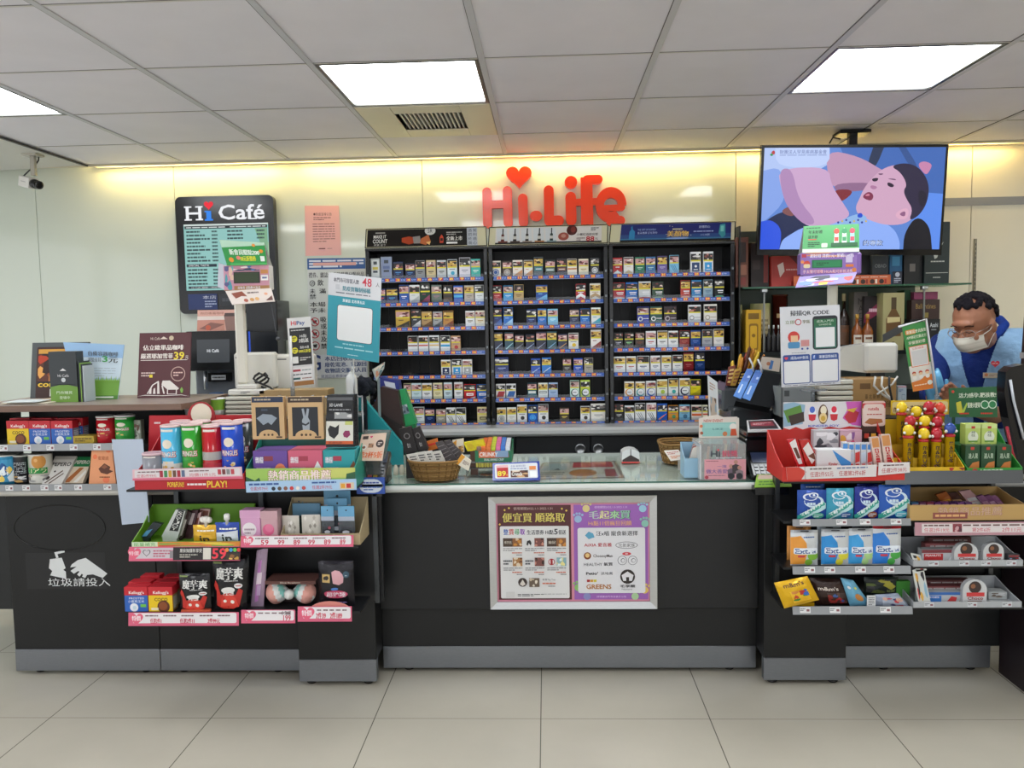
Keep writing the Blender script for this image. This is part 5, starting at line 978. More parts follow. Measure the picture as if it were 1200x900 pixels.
# ---------------------------------------------------------------- goods on the lower left shelves
SH=.0005
x0=W(155,641,YF).x; x1=W(282,641,YF).x
t=Th('display_tray','green cardboard tray of bars and jelly pouches above the 59 price rail','display tray',((x0+x1)/2,3.0,L2))
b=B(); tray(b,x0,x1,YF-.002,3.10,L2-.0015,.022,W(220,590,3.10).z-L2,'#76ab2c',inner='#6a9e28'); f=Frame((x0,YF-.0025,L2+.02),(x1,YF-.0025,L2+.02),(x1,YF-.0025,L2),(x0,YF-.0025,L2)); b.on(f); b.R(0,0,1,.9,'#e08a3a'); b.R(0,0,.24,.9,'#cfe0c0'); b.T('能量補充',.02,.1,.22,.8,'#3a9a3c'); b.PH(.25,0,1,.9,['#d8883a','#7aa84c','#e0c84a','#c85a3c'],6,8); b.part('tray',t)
z2=L2+.002
def leanbar(pts,Y,th,col,label,art,grp='bars in the green tray',name='snack_bar'):
    b=B(); f=FQ(pts,Y); b.slab(f,th,col,'f'); art(b); b.box(min(f.c[3].x,f.c[2].x)+.004,max(f.c[3].x,f.c[2].x)-.004,max(Y)if isinstance(Y,list) else Y+.001,(max(Y)if isinstance(Y,list) else Y)+th,z2,max(f.c[3].z,f.c[2].z),col,'f'); return b.thing(name,label,'snack bar',grp)
leanbar([(179,612),(190,614),(175,631),(166,629)],2.99,.02,'#2c3438','dark bar lying low at the left end of the green tray',lambda b:b.PG([(0,.6),(.5,.4),(.5,.9),(0,1)],'#4a8ab0'))
leanbar([(206,597),(217,599),(208,631),(189,629)],3.0,.02,'#c8ccc8','black and white bar leaning in the green tray with big lettering',lambda b:(b.R(.3,0,.9,.75,'#1c1c1e'),b.TV('SOYJOY',.35,.04,.8,.72,'#dcdcd8')))
leanbar([(217,598),(223,600),(214,631),(205,630)],3.02,.02,'#3c2c2a','dark bar beside the big lettered one in the green tray',lambda b:b.R(.3,.3,.8,.9,'#b8b0a8'))
leanbar([(224,598),(232,598),(224,632),(211,631)],3.04,.02,'#4a2c34','dark purple bar leaning in the middle of the green tray',lambda b:b.R(.3,.1,.7,.5,'#c8b8b8'))
leanbar([(228,603),(236,600),(230,630),(222,630)],3.05,.02,'#d0a8a8','dull pink bar standing behind the gold pouch',lambda b:b.R(.2,.2,.8,.5,'#8a4a3c'))
leanbar([(234,596),(246,597),(240,630),(228,631)],3.07,.02,'#c8a4a0','pink brown bar standing highest in the green tray',lambda b:b.R(.1,.05,.9,.3,'#7a4438'))
for px,col,c2,cap,lab in (((227,615,255,632),'#d8a82c','#2c2418','#e6e2da','gold jelly pouch with a white twisted cap in the green tray'),((253,612,281,632),'#24449c','#e0e6ee','#e8e8e6','blue and white jelly pouch with a white cap in the green tray')):
    b=B(); f=FR(*px,2.955,z2,bulge=pill(.012)); BAG(b,f,.012,col); 
    b.PG([(.05,.45),(.95,.35),(.95,.97),(.05,.97)],col if c2!='#e0e6ee' else '#d8dee8','f'); b.T('in',.30,.5,.72,.92,'#1c1a18' ,b=.022); b.LN(.2,.2,.9,.34,1,'#f0ece0',3)
    c=f.pt(.5 if cap!='#e6e2da' else .55,0); b.lathe(c.x,c.y,[(.006,c.z-.01),(.006,c.z+.008),(.011,c.z+.010),(.011,c.z+.028),(.007,c.z+.032)],cap,'g',12)
    if cap=='#e6e2da': b.ball((c.x-.012,c.y,c.z+.02),.012,cap,'g',8); b.ball((c.x+.012,c.y,c.z+.018),.012,cap,'g',8)
    b.thing('jelly_pouch',lab,'pouch','jelly pouches in the green tray')
S=L2+.012
for px,c1,c2,lab in (((282,598,306,630),'#d4a0c4','#e8e0e4','lilac boxed beauty sponge with a white drop at the left of the kraft tray'),((306,599,326,630),'#c8a0a8','#d8648c','pale box with a bright pink sponge beside the lilac one')):
    b=B(); zz=L2+.0
    f=FR(*px,2.955); z0=L2-.0015; b.box(f.c[0].x+.001,f.c[1].x-.001,2.955,3.01,z0,f.c[0].z,c1,'g',.003); b.on(Frame(f.c[0],f.c[1],Vector((f.c[2].x,2.955,z0)),Vector((f.c[3].x,2.955,z0)))); b.R(0,0,1,.22,c1); b.C(.45,.55,.34,c2); b.LN(.2,.5,.7,.7,2,'#a890a0',3) if c2=='#e8e0e4' else b.C(.5,.5,.24,'#e07a9c'); b.thing('sponge_box',lab,'box','boxed beauty sponges')
x0=W(329,630,2.95).x;x1=W(422,627,2.95).x
t=Th('display_tray','kraft tray with paper bunting, white packets and blue headed hair ties','display tray',((x0+x1)/2,3.0,L2))
b=B(); tray(b,x0,x1,2.95,3.10,L2-.0015,.042,W(370,582,3.10).z-L2,'#b3a27e'); g=Frame((x0,3.096,W(370,582,3.10).z),(x1,3.096,W(370,582,3.10).z),(x1,3.096,L2),(x0,3.096,L2)); b.on(g)
for k in range(14): u=.08+k*.05; v=.10+.10*math.sin(math.pi*k/13); b.PG([(u,v),(u+.025,v),(u+.012,v+.07)],['#3a4a6a','#8aa4b0','#a84a3c','#3c3c3c'][k%4])
b.on(Frame((x0,2.949,L2+.04),(x1,2.949,L2+.04),(x1,2.949,L2),(x0,2.949,L2))); b.LN(.1,.05,.8,.25,1,'#5a4a34',3); b.part('tray',t)
b=B(); f=FR(343,590,375,604,3.07); b.slab(f,.01,'#6fa0c0','p'); b.box(f.c[0].x+.02,f.c[1].x-.02,3.071,3.08,L2,f.c[2].z,'#8aa','c'); b.thing('blue_header_card','blue headed packet at the back of the kraft tray','packet')
for k,px in enumerate(((331,604,351,622),(354,603,376,621))):
    b=B(); f=FR(*px,3.0); f2=Frame(f.c[0],f.c[1],Vector((f.c[2].x,3.0,L2+.002)),Vector((f.c[3].x,3.0,L2+.002)),pill(.012,.5)); BAG(b,f2,.012,'#cfcac0','p'); 
    rg=random.Random(k)
    for i in range(9): u,v=.15+.7*rg.random(),.1+.7*rg.random(); b.PG([(u-.08,v),(u,v-.1),(u+.08,v),(u,v+.1)],['#b8b2a6','#e4e0d8','#9a948a'][i%3])
    b.thing('white_packet','white crumpled packet in the kraft tray, %s one'%['left','right'][k],'packet','white packets in the kraft tray')
for k,(px,Y) in enumerate((((381,575,412,622),3.06),((385,584,408,626),3.02),((397,593,416,626),2.985),((377,593,392,626),2.99))):
    b=B(); f=FR(*px,Y); f=Frame(f.c[0],f.c[1],Vector((f.c[2].x,Y,L2+.002)),Vector((f.c[3].x,Y,L2+.002))); b.slab(f,.006,'#a8b0b8','c'); b.R(.0,0,1,.30,'#6aa6cc'); b.C(.5,.12,.05,'#26303a'); b.R(0,.3,1,.42,'#b0b8c8')
    b.C(.45,.75,.38,'#2c2c34',ry=.10); b.C(.45,.74,.22,'#c8ccd4',ry=.05); b.C(.62,.62,.12,'#b85a6a',ry=.04) if k%2 else None
    b.thing('hair_tie_pack',['largest blue headed hair tie pack at the back of the kraft tray','middle blue headed hair tie pack in the kraft tray','front right blue headed hair tie pack in the kraft tray','front left blue headed hair tie pack in the kraft tray'][k],'packet','hair tie packs in the kraft tray')
# bottom shelf
z3=L3-.0015
for k,(px,Y,kd,lab) in enumerate((((147,688,174,720),2.94,'f','blue fronted cereal box on the lowest left shelf'),((175,688,203,720),2.94,'coco','yellow fronted cereal box on the lowest left shelf'),((152,682,178,712),3.0,'f','cereal box right behind the blue fronted one on the lowest shelf'),((181,682,208,712),3.0,'coco','cereal box right behind the yellow fronted one on the lowest shelf'),((166,675,188,705),3.055,'f','cereal box standing farthest back at the left of the lowest shelf'),((193,676,213,706),3.055,'coco','cereal box farthest back beside the black bags'))):
    o=cereal(px,Y,z3,kd,lab,'cereal boxes on the lowest left shelf',.045)
def crispbag(px,Y,lab,grp='black konjac bags'):
    b=B(); f=FR(*px,Y); f=Frame(f.c[0],f.c[1],Vector((f.c[2].x,Y,z3)),Vector((f.c[3].x,Y,z3)),pill(.022)); BAG(b,f,.022,'#19191c')
    b.R(.03,.0,.97,.05,'#2c2c30','f'); b.R(.03,.04,.3,.08,'#7a8a4a'); b.T('魔芋爽',.14,.15,.93,.38,'#e0deda',b=.022); b.LN(.4,.38,.8,.42,1,'#b8b8b8',2)
    b.PG([(.10,.9),(.12,.6),(.04,.5),(.10,.40),(.18,.48),(.26,.68),(.5,.62),(.72,.68),(.82,.55),(.92,.6),(.88,.72),(.80,.90),(.6,.97),(.3,.97)],'#c22c24'); b.PG([(.22,.92),(.3,.72),(.5,.66),(.7,.72),(.78,.92),(.5,.97)],'#e0483a'); b.C(.5,.58,.2,'#e4e2de',ry=.06); b.R(.36,.58,.66,.68,'#dedad6'); b.C(.8,.50,.12,'#e0dede',ry=.05); b.LN(.72,.48,.88,.52,1,'#a83a3a',3); b.C(.6,.82,.06,'#f0e8e0'); b.C(.38,.80,.05,'#f0e8e0')
    return b.thing('snack_bag',lab,'snack bag',grp)
crispbag((252,655,290,718),2.955,'black snack bag with a red lobster picture, right front one on the lowest shelf')
crispbag((212,672,248,718),2.945,'black snack bag with a red lobster picture beside the cereal boxes')
b=B(); f=FR(256,650,294,712,3.02); f=Frame(f.c[0],f.c[1],Vector((f.c[2].x,3.02,z3)),Vector((f.c[3].x,3.02,z3)),pill(.02)); BAG(b,f,.02,'#1a1a1d'); b.LN(.2,.05,.8,.15,1,'#b0aeaa',3); b.thing('snack_bag','black snack bag mostly hidden behind the right lobster bag','snack bag','black konjac bags')
b=B(); zz=z3
b.box(W(212,716,2.93).x,W(246,716,2.93).x,2.932,2.943,z3,z3+.008,'#c8583a','p'); b.thing('card_strip','orange red card strip lying in front of the left lobster bag','card')
# wall? upright lilac wand pack
b=B(); f=FQ([(301,645),(314,642),(309,713),(294,713)],2.99); f=Frame(f.c[0],f.c[1],Vector((f.c[2].x,2.99,z3)),Vector((f.c[3].x,2.99,z3)),pill(.008)); BAG(b,f,.008,'#a890a8'); b.PG([(.3,.2),(.6,.18),(.55,.9),(.3,.92)],'#b070b0'); b.R(.3,.4,.7,.6,'#d8c8d4'); b.R(.4,.62,.7,.8,'#b89ac0'); b.thing('wand_pack','tall narrow lilac plastic pack leaning between the lobster bags and bow pillow','packet')
# bow pillow in clear wrap
t=Th('bow_pillow','pink, white and mint striped bow pillow in clear wrap on the lowest shelf','pillow',(W(340,712,3.0).x,3.0,z3))
ce=W(340,692,2.99); 
b=B()
def lobe(b,sx):
    n=16; I=[]
    for i in range(n+1):
        f=i/n; r=.050*(math.sin(math.pi*(.12+.80*f))**.8)*(.55+.6*f); x=ce.x+sx*(.008+.082*f)
        I.append([b.add((x,3.0+.8*r*math.cos(2*math.pi*k/16),max(z3+.001,z3+.050+r*math.sin(2*math.pi*k/16)))) for k in range(16)])
    for i in range(n):
        col=['#e0a498','#dfe2e0','#8fd0c8','#e0a498'][(i//4)%4]
        for k in range(16): b.idx([I[i][k],I[i][(k+1)%16],I[i+1][(k+1)%16],I[i+1][k]],['#e0a498','#dfe2e0','#8fd0c8','#dfe2e0','#e0a498'][((i+k)//4)%5],'k',True)
    b.idx(I[-1],'#e0a498','k')
lobe(b,1); lobe(b,-1); b.ball((ce.x,2.975,z3+.05),.020,'#d8d8d4','k',10); b.part('pillow',t)
b=B(); f=FR(312,681,371,717,2.945); f=Frame(f.c[0],f.c[1],Vector((f.c[2].x,2.945,z3)),Vector((f.c[3].x,2.945,z3))); b.box(f.c[0].x,f.c[1].x,3.04,3.042,z3,f.c[0].z,'#3a2a28'); b.face([f.c[0],f.c[1],f.c[1]+Vector((0,.095,0)),f.c[0]+Vector((0,.095,0))],'#5a3a34'); b.box(f.c[0].x,f.c[1].x,2.945,2.947,f.c[0].z-.012,f.c[0].z,'#5a3630','p'); b.on(Frame(f.c[0]+Vector((0,-.001,0)),f.c[1]+Vector((0,-.001,0)),f.c[1]+Vector((0,-.001,-.012)),f.c[0]+Vector((0,-.001,-.012)))); b.T('Bling Bowknot',.3,.2,.7,.85,'#d8c8b8'); b.part('header_card',t,'brown header card')
# dark sweet bag
b=B(); f=FR(375,657,416,716,2.985); f=Frame(f.c[0],f.c[1],Vector((f.c[2].x,2.985,z3)),Vector((f.c[3].x,2.985,z3)),pill(.02,.5)); BAG(b,f,.02,'#1d1b22')
b.R(0,0,1,.06,'#34323a','f'); b.R(.12,.27,.35,.45,'#c8a86a'); b.C(.235,.36,.08,'#2c2420'); b.PG([(.40,.22),(.5,.18),(.62,.2),(.74,.3),(.72,.45),(.6,.5),(.44,.46)],'#d8a4ac'); b.C(.8,.28,.09,'#2a4a5a'); b.T('L',.77,.25,.83,.31,'#d0d8e0',b=.02); b.C(.5,.70,.34,'#c8486a',ry=.09); b.T('超熟睡',.24,.65,.78,.76,'#f0e4ea',b=.02); b.C(.48,.58,.1,'#4a7ac0',ry=.03); b.LN(.3,.85,.8,.92,1,'#8a7ab0',4)
b.thing('pad_pack','black plastic pack with a pink picture at the right end of the lowest shelf','packet')
b=B(); f=FR(362,707,410,716,2.925); f=Frame(f.c[0],f.c[1],Vector((f.c[2].x,2.925,z3+.006)),Vector((f.c[3].x,2.925,z3+.006))); P=[(f.c[0].x+(f.c[1].x-f.c[0].x)*(.5+.5*math.cos(math.pi*(1-i/12))),z3+.004+.034*math.sin(math.pi*i/12)) for i in range(13)]; b.prism(P,2.933,2.935,'#d88a80'); b.thing('shelf_card','pink curved card standing behind the price rail by the black pack','card')
# ---------------------------------------------------------------- till equipment, left
t=Th('customer_display','white pole display with a green screen and pink printed surround, left till','customer display',(W(290,462,3.45).x,3.45,CZ+.09))
b=B()
for k in range(5): b.box(W(264,480,3.42).x,W(298,480,3.42).x,3.42,3.60,CZ+.0005+k*.018,CZ+.015+k*.018,'#c8c6b8','g',.004)
b.thing('receipt_printer','ribbed cream machine stack under the left pole display','printer')
p=W(283,465,3.45)
b=B(); b.box(W(267,465,3.45).x,W(311,465,3.45).x,3.45,3.56,CZ+.091,CZ+.115,'#d0cec6','g',.005); b.box(W(276,460,3.45).x,W(300,460,3.45).x,3.46,3.54,CZ+.115,CZ+.135,'#d0cec6','g',.004); b.on(Frame((W(267,465,3.45).x,3.449,CZ+.115),(W(311,465,3.45).x,3.449,CZ+.115),(W(311,465,3.45).x,3.449,CZ+.091),(W(267,465,3.45).x,3.449,CZ+.091))); b.LN(.35,.3,.6,.8,2,'#6a6a68',3); b.part('base',t)
px_=W(284,440,3.5); zt_=W(284,350,3.5).z; r=(W(291,400,3.5).x-W(277,400,3.5).x)/2
b=B(); b.box(px_.x-r*.9,px_.x+r*.9,3.495,3.515,CZ+.135,zt_,'#d6d2c4','g',.008); b.part('pole',t)
hd=FR(263,311,316,340,3.47); g=hd.c
b=B(); b.box(g[0].x,g[1].x,3.47,3.53,g[2].z,g[0].z,'#c8c4bc','g',.004); b.on(hd,.0006); b.R(0,0,1,1,'#c890a0'); b.R(0,.82,1,1,'#a87a4a'); b.PH(0,.02,.22,.98,['#c890a4','#4a9aa8','#e0c0a8','#5a5a8a','#6ab0b8'],3,7); b.PH(.22,.02,.8,.22,['#c08898','#2c3c5a','#e8dcd8','#4a78b0'],5,7); b.R(.82,.18,.98,.34,'#c88a4a'); b.R(.82,.40,.98,.62,'#e6e4e0'); b.LN(.85,.44,.95,.58,1,'#3a4a8a',3); b.T('加會員 送點數大放送',.30,.84,.80,.96,'#e8ecf4'); b.R(.22,.26,.80,.72,'#20241c'); b.R(.25,.30,.77,.68,'#2c3c1e'); hh=b.part('head',t,'pink printed display head with a dark green screen')
b=B(); f=FQ([(256,308),(264,311),(264,340),(255,336)],[3.53,3.47,3.47,3.53]); b.slab(f,.002,'#b8b8c4'); b.part('side_card',hh)
b=B(); f=FQ([(264,341),(318,338),(322,353),(272,357)],[3.47,3.47,3.43,3.43]); b.slab(f,.003,'#d8ccc4'); b.PG([(.1,.2),(.35,.1),(.42,.5),(.3,.45),(.15,.6)],'#8a4a3a'); b.C(.5,.75,.05,'#c8945a'); b.C(.62,.72,.05,'#d8a86a'); b.C(.36,.78,.05,'#a85a4a'); b.LN(.45,.15,.7,.35,1,'#6a5a5a',2); b.C(.85,.4,.04,'#d8a080'); b.PG([(.8,.9),(.97,.55),(.97,.9)],'#6a4a44'); b.part('lower_card',t)
t2=Th('tent_sign','green folded promotional card on top of the left pole display','sign',(W(285,310,3.49).x,3.5,g[0].z+.0005))
b=B(); z0=g[0].z+.0008
f=FQ([(257,281),(310,285),(313,310),(266,308)],[3.50,3.50,3.465,3.465]); f=Frame(f.c[0],f.c[1],Vector((f.c[2].x,3.465,z0)),Vector((f.c[3].x,3.465,z0))); b.slab(f,.002,'#2f8f44'); b.PG([(0,0),(1,0),(1,.12),(0,.3)],'#b0d0b8'); b.R(.1,.92,1,1,'#4aa85a'); b.T('新會員贈點200',.15,.35,.85,.58,'#e0ece0',b=.02); b.T('10元折價券',.38,.62,.75,.84,'#e0d83a',b=.02); b.C(.15,.78,.06,'#d88a2c'); b.C(.9,.4,.05,'#d88a2c'); b.C(.75,.15,.04,'#e08a3c'); b.C(.33,.7,.05,'#d87a6a'); b.R(.86,.62,.96,.85,'#d8dcd8'); b.part('front_card',t2)
b=B(); b.prismx([(3.466,z0),(3.53,z0),(3.502,f.c[0].z-.002)],f.c[3].x+.0,f.c[3].x+.002,'#d8d2cc'); q=f.c; b.face([q[0]+Vector((0,.003,0)),q[1]+Vector((0,.003,0)),Vector((q[2].x,3.53,z0)),Vector((q[3].x,3.53,z0))],'#cfcac4'); b.part('side_panel',t2)
b=B(); a=W(321,355,3.52); P=[(W(318,356,3.5).x,3.5,W(318,356,3.5).z)]
for k in range(8): q=W(318+.9*k*1.0,357+5.2*k,3.5); P.append((q.x,q.y,q.z))
b.tube(P,.0022,'#3a3c40','g',6); b.ball(tuple(W(326,397,3.5)),.010,'#4a4c50','g',10)
b.part('pull_cord',t)
# white till monitors
def monitor(px,Y,lab,group='white till equipment, left',side=0):
    t=Th('till_monitor',lab,'till monitor',(W((px[0]+px[2])/2,px[3],Y).x,Y+.05,CZ))
    f=FR(px[0],px[1],px[2],px[3]-4,Y); g=f.c; b=B(); b.box(g[0].x,g[1].x,Y,Y+.06,g[2].z,g[0].z,'#cfcdc4','g',.01); b.box(g[0].x+.02,g[1].x-.02,Y+.06,Y+.12,g[2].z+.02,g[0].z-.03,'#bdbbb2','g',.01); b.on(f,.0006); b.R(.05,.92,.25,.96,'#26282a'); b.R(.05,.12,.35,.15,'#3a3c3e'); b.part('housing',t)
    b=B(); m=(g[0].x+g[1].x)/2; b.box(m-.03,m+.03,Y+.02,Y+.06,CZ+.01,g[2].z,'#b8b6ae','g'); b.box(m-.07,m+.07,Y,Y+.10,CZ+.0005,CZ+.012,'#c8c6be','g',.003); b.part('stand',t); return t
monitor((275,413,323,460),3.62,'white back of a till monitor behind the left pole display')
monitor((320,415,369,462),3.66,'white back of a second till monitor behind the small pay sign')
x0=W(309,470,3.5).x;x1=W(388,470,3.5).x
b=B(); b.box(x0,x1,3.45,3.56,CZ+.0005,W(350,456,3.5).z,'#a88c5e','p',.001); b.box(x0+.05,x0+.06,3.449,3.45,CZ+.01,CZ+.05,'#8a7044'); b.thing('carton','low kraft carton under the small pay sign behind the hanging packs','carton')
b=B(); rg=random.Random(3)
for k in range(4):
    P=[]
    for i in range(9): q=W(303+9*math.sin(i*.8+k)+i*1.5,437+i*3.4,3.56-.02*k); P.append((q.x,q.y,max(q.z,CZ+.008)))
    b.tube(P,.005,'#1a1b1e','g',6)
b.thing('cable_bundle','loop of black cable between the left pole display and white monitors','cable')
# cups left
for px,c,c2,lab in (((213,469,238,492),'#d8d8d4','#d8d8d4','white paper cup behind the logo disc of the red tray'),((242,467,262,492),'#dcdcd6','#7fae3a','white and green paper cup behind the logo disc of the red tray')):
    v=W((px[0]+px[2])/2,480,3.42); h=W(0,px[1],3.42).z; r=(W(px[2],480,3.42).x-W(px[0],480,3.42).x)/2; z1=W((px[0]+px[2])/2,px[1],3.42).z
    b=B(); b.lathe(v.x,3.44,[(r*.75,CZ+.001),(r*.85,CZ+(z1-CZ)*.4),(r*.97,z1-.004),(r,z1),(r*.93,z1),(r*.9,z1-.01)],c,'p',24,cols=[c,c2,c,c,'#eee']); b.thing('paper_cup',lab,'cup')
# small pay sign
b=B(); f=FQ([(336,373),(364,371),(369,450),(341,453)],3.30); b.slab(f,.004,'#d4d4d2','g')
b.T('Hi',.16,.045,.38,.11,'#c8283a',b=.02); b.T('Pay',.40,.05,.74,.125,'#2c4a8a',b=.02); b.R(.08,.15,.95,.70,'#1b1c1e'); b.LN(.14,.17,.7,.2,1,'#c0c0bc',3)
b.C(.26,.31,.13,'#d8d02c'); b.C(.26,.48,.13,'#d8d02c'); b.LN(.18,.28,.34,.34,2,'#1b1c1e',2); b.LN(.18,.45,.34,.51,2,'#1b1c1e',3); b.T('Hi點',.5,.25,.78,.30,'#e6e6e2'); b.T('2倍送',.45,.31,.85,.37,'#e6e6e2',b=.02); b.T('最高100萬',.48,.42,.85,.46,'#e6e6e2'); b.T('1000元折價',.42,.47,.92,.52,'#e0d83a',b=.02); b.RR(.14,.57,.38,.67,.03,'#e4e4e0'); b.LN(.45,.58,.9,.64,2,'#c0c0bc',5)
b.R(.07,.73,.93,.93,'#dedddb'); b.R(.12,.76,.45,.79,'#a82c3a'); b.LN(.5,.76,.88,.79,1,'#7a8a8a',2); b.LN(.12,.82,.88,.85,1,'#3a3c44',3); b.R(.12,.88,.42,.91,'#2a5a5a'); b.LN(.5,.88,.9,.91,1,'#8a4a3a',4); b.R(.15,.935,.97,1.0,'#9a6a34')
q=f.c; m=W(343,452,3.30); b.tube([(m.x,3.297,m.z+.2),(m.x,3.297,m.z-.005)],.0045,'#e0e0de','g',8); b.tube([(m.x,3.297,m.z-.005),(m.x,3.297,W(343,468,3.3).z)],.009,'#c8ccce','c',8)
zlow=W(343,468,3.3).z; b.tube([(m.x,3.297,zlow),(m.x,3.30,CZ-.02),(m.x,3.36,CZ-.03)],.004,'#c8ccce','g',8)
b.thing('clip_sign','small white and black upright pay sign clipped before the white monitors','sign')
# teal poster (people limit)
t=Th('teal_poster','white and teal standing poster with a blank white square and handwritten 48','poster',(W(412,425,3.40).x,3.40,CZ))
b=B(); f=FQ([(385,319),(447,326),(444,425),(383,416)],3.40); b.slab(f,.003,'#cfd0d4'); b.PG([(0,.27),(1,.27),(1,1),(0,1)],'#2a93a4')
b.T('本門市可容留人數',.10,.05,.58,.105,'#5a5c66',b=.01); b.T('48',.64,.02,.82,.12,'#c83a4c',b=.01); b.T('人',.90,.06,.97,.11,'#4a4c54'); b.R(.14,.13,.22,.19,'#c0c2c8'); b.T('防疫實聯制掃碼',.28,.14,.80,.20,'#2a8090',b=.012); b.LN(.15,.215,.8,.24,1,'#6a707a',6); b.T('萊爾富 北市港五店',.28,.295,.70,.335,'#dfeaee',b=.01)
b.RR(.18,.37,.86,.80,.05,'#0f2c34'); b.RR(.19,.375,.85,.795,.045,'#e2e4e4'); b.LN(.3,.82,.7,.85,1,'#9ad0d8',4); b.LN(.15,.87,.88,.90,1,'#9ad0d8',5); b.LN(.4,.95,.6,.965,1,'#c0e0e4',6); b.part('poster_card',t)
b=B(); v=W(414,424,3.41); b.tube([(v.x,3.41,v.z+.02),(v.x,3.41,CZ+.012)],.004,'#b8bcc0','m',8); b.box(v.x-.03,v.x+.03,3.39,3.45,CZ+.0005,CZ+.012,'#b8bcc0','m',.002); b.part('stand',t)
# ---------------------------------------------------------------- framed poster on the counter front
f=FR(575,581,770,713,3.235); g=f.c
t=Th('poster_frame','silver framed double poster, maroon left and purple right, on the counter front','framed poster',((g[0].x+g[1].x)/2,3.235,g[2].z))
b=B(); w=.028
for P in ([g[0],g[1],g[1]+Vector((-w,0,-w)),g[0]+Vector((w,0,-w))],[g[1],g[2],g[2]+Vector((-w,0,w)),g[1]+Vector((-w,0,-w))],[g[2],g[3],g[3]+Vector((w,0,w)),g[2]+Vector((-w,0,w))],[g[3],g[0],g[0]+Vector((w,0,-w)),g[3]+Vector((w,0,w))]):
    a=[Vector((p.x,3.226 if i in (0,1) else 3.231,p.z)) for i,p in enumerate(P)]; b.face(a,'#c3c5c6','m'); c=[Vector((p.x,3.2445,p.z)) for p in P]
    b.face([a[0],a[1],c[1],c[0]],'#b0b2b4','m'); b.face([a[2],a[3],c[3],c[2]],'#8a8c8e','m')
b.part('frame',t)
b=B(); f=Frame(g[0]+Vector((w,.002,-w)),g[1]+Vector((-w,.002,-w)),g[2]+Vector((-w,.002,w)),g[3]+Vector((w,.002,w))); b.slab(f,.004,'#d48aa0')
f1=f
def sub(u0,v0,u1,v1): return Frame(f1.pt(u0,v0,.0006),f1.pt(u1,v0,.0006),f1.pt(u1,v1,.0006),f1.pt(u0,v1,.0006))
b.on(sub(.01,.02,.49,.98)); b.R(0,0,1,1,'#54282c'); b.T('使用期間2022.1.1-2022.1.31',.22,.02,.75,.05,'#c8b0a8')
b.T('便宜買 順路取',.06,.075,.93,.185,'#2a1810',b=.022); b.T('便宜買 順路取',.07,.08,.92,.18,'#d8c868',b=.012)
for u,v in ((.1,.05),(.16,.03),(.88,.04),(.94,.06),(.03,.2)): b.PG([(u-.015,v),(u,v-.012),(u+.015,v),(u,v+.012)],'#e8cc5a')
b.RR(.03,.22,.97,.985,.02,'#dcdcdc')
for k,(ch,c) in enumerate((('整','#4a68b0'),('貫','#c83a3a'),('尋','#3a9a5c'),('取','#8a4ab0'))): b.T(ch,.08+.075*k,.25,.145+.075*k,.31,c,b=.022)
b.T('生活票券 Hi點',.40,.26,.76,.31,'#3a3c44',b=.01); b.T('5',.77,.25,.82,.31,'#3a3c44',b=.022); b.T('倍送',.83,.26,.93,.31,'#3a3c44',b=.01)
for i,(u,v) in enumerate(((.07,.345),(.37,.345),(.67,.345),(.07,.55),(.37,.55),(.67,.55))):
    w_=.26
    if i in (0,2): b.R(u,v,u+w_,v+.09,'#4a3a30'); b.PH(u+.13,v,u+w_,v+.09,['#8a5a34','#d8c0a0','#c8883a'],i,4); b.T('馬可先生' if i==0 else '龜記',u+.02,v+.03,u+.12,v+.06,'#e8e0d0')
    else:
        b.PH(u+.13,v,u+w_,v+.09,[['#7a4a44','#c88a7a','#3a2420'],['#8ab0b8','#e0d890','#d8e8e8'],['#a87a4a','#e0d0b8','#6a3a24']][(i-1)%3],i,5)
        if i==5: b.C(u+.06,v+.045,.045,'#a8242c'); b.C(u+.06,v+.045,.035,'#e0d8d8'); b.R(u+.045,v+.015,u+.075,v+.075,'#a8242c')
        elif i==1: b.PG([(u+.02,v+.07),(u+.03,v+.03),(u+.07,v+.02),(u+.09,v+.05),(u+.08,v+.08),(u+.05,v+.05),(u+.04,v+.08)],'#2a2a2c')
        else: b.LN(u,v+.02,u+.12,v+.08,2,'#4a4c54',i)
    b.LN(u,v+.10,u+w_,v+.14,2,'#6a6a70',i+3,fill=.35); b.LN(u+.12,v+.145,u+w_,v+.165,1,'#c8603a',i+9); b.LN(u+.18,v+.17,u+w_,v+.185,1,'#6a6a70',i+19)
b.C(.33,.81,.062,'#3a2c2a'); b.PG([(.29,.83),(.33,.78),(.37,.83),(.33,.85)],'#d8d0c8'); b.PH(.42,.765,.56,.86,['#6a5a4c','#c8b8a0','#e0d8c8'],7,4); b.T('拿客Tip Top',.60,.77,.78,.795,'#4a4c54'); b.LN(.60,.81,.78,.835,1,'#c8603a',5); b.LN(.68,.845,.78,.86,1,'#6a6a70',6)
b.RR(.10,.91,.22,.97,.01,'#cfcfcf'); b.LN(.26,.93,.62,.96,2,'#5a5c64',8); b.LN(.6,.93,.93,.94,1,'#8a8c94',9)
b.on(sub(.508,.02,.99,.98)); b.R(0,0,1,1,'#9b62b4'); b.T('使用期間2022.1.5-2022.1.31',.28,.015,.72,.04,'#d8c0e0')
b.T('毛起來買',.21,.06,.77,.155,'#4a6a5c',b=.022)
for k,(ch,c) in enumerate((('毛','#b8c8c0'),('起','#e0dca0'),('來','#a8d8a0'),('買','#8ac8a0'))): b.T(ch,.21+.14*k,.065,.34+.14*k,.15,c,b=.02)
b.T('Hi點11倍瘋狂回饋',.20,.17,.78,.22,'#e0a878',b=.015)
def paw(u,v,r,c):
    b.C(u,v,r,c); 
    for k in range(4): b.C(u-r*1.1+r*.75*k,v-r*b.fr.a*(1.15+.35*(k in (1,2))),r*.34,c)
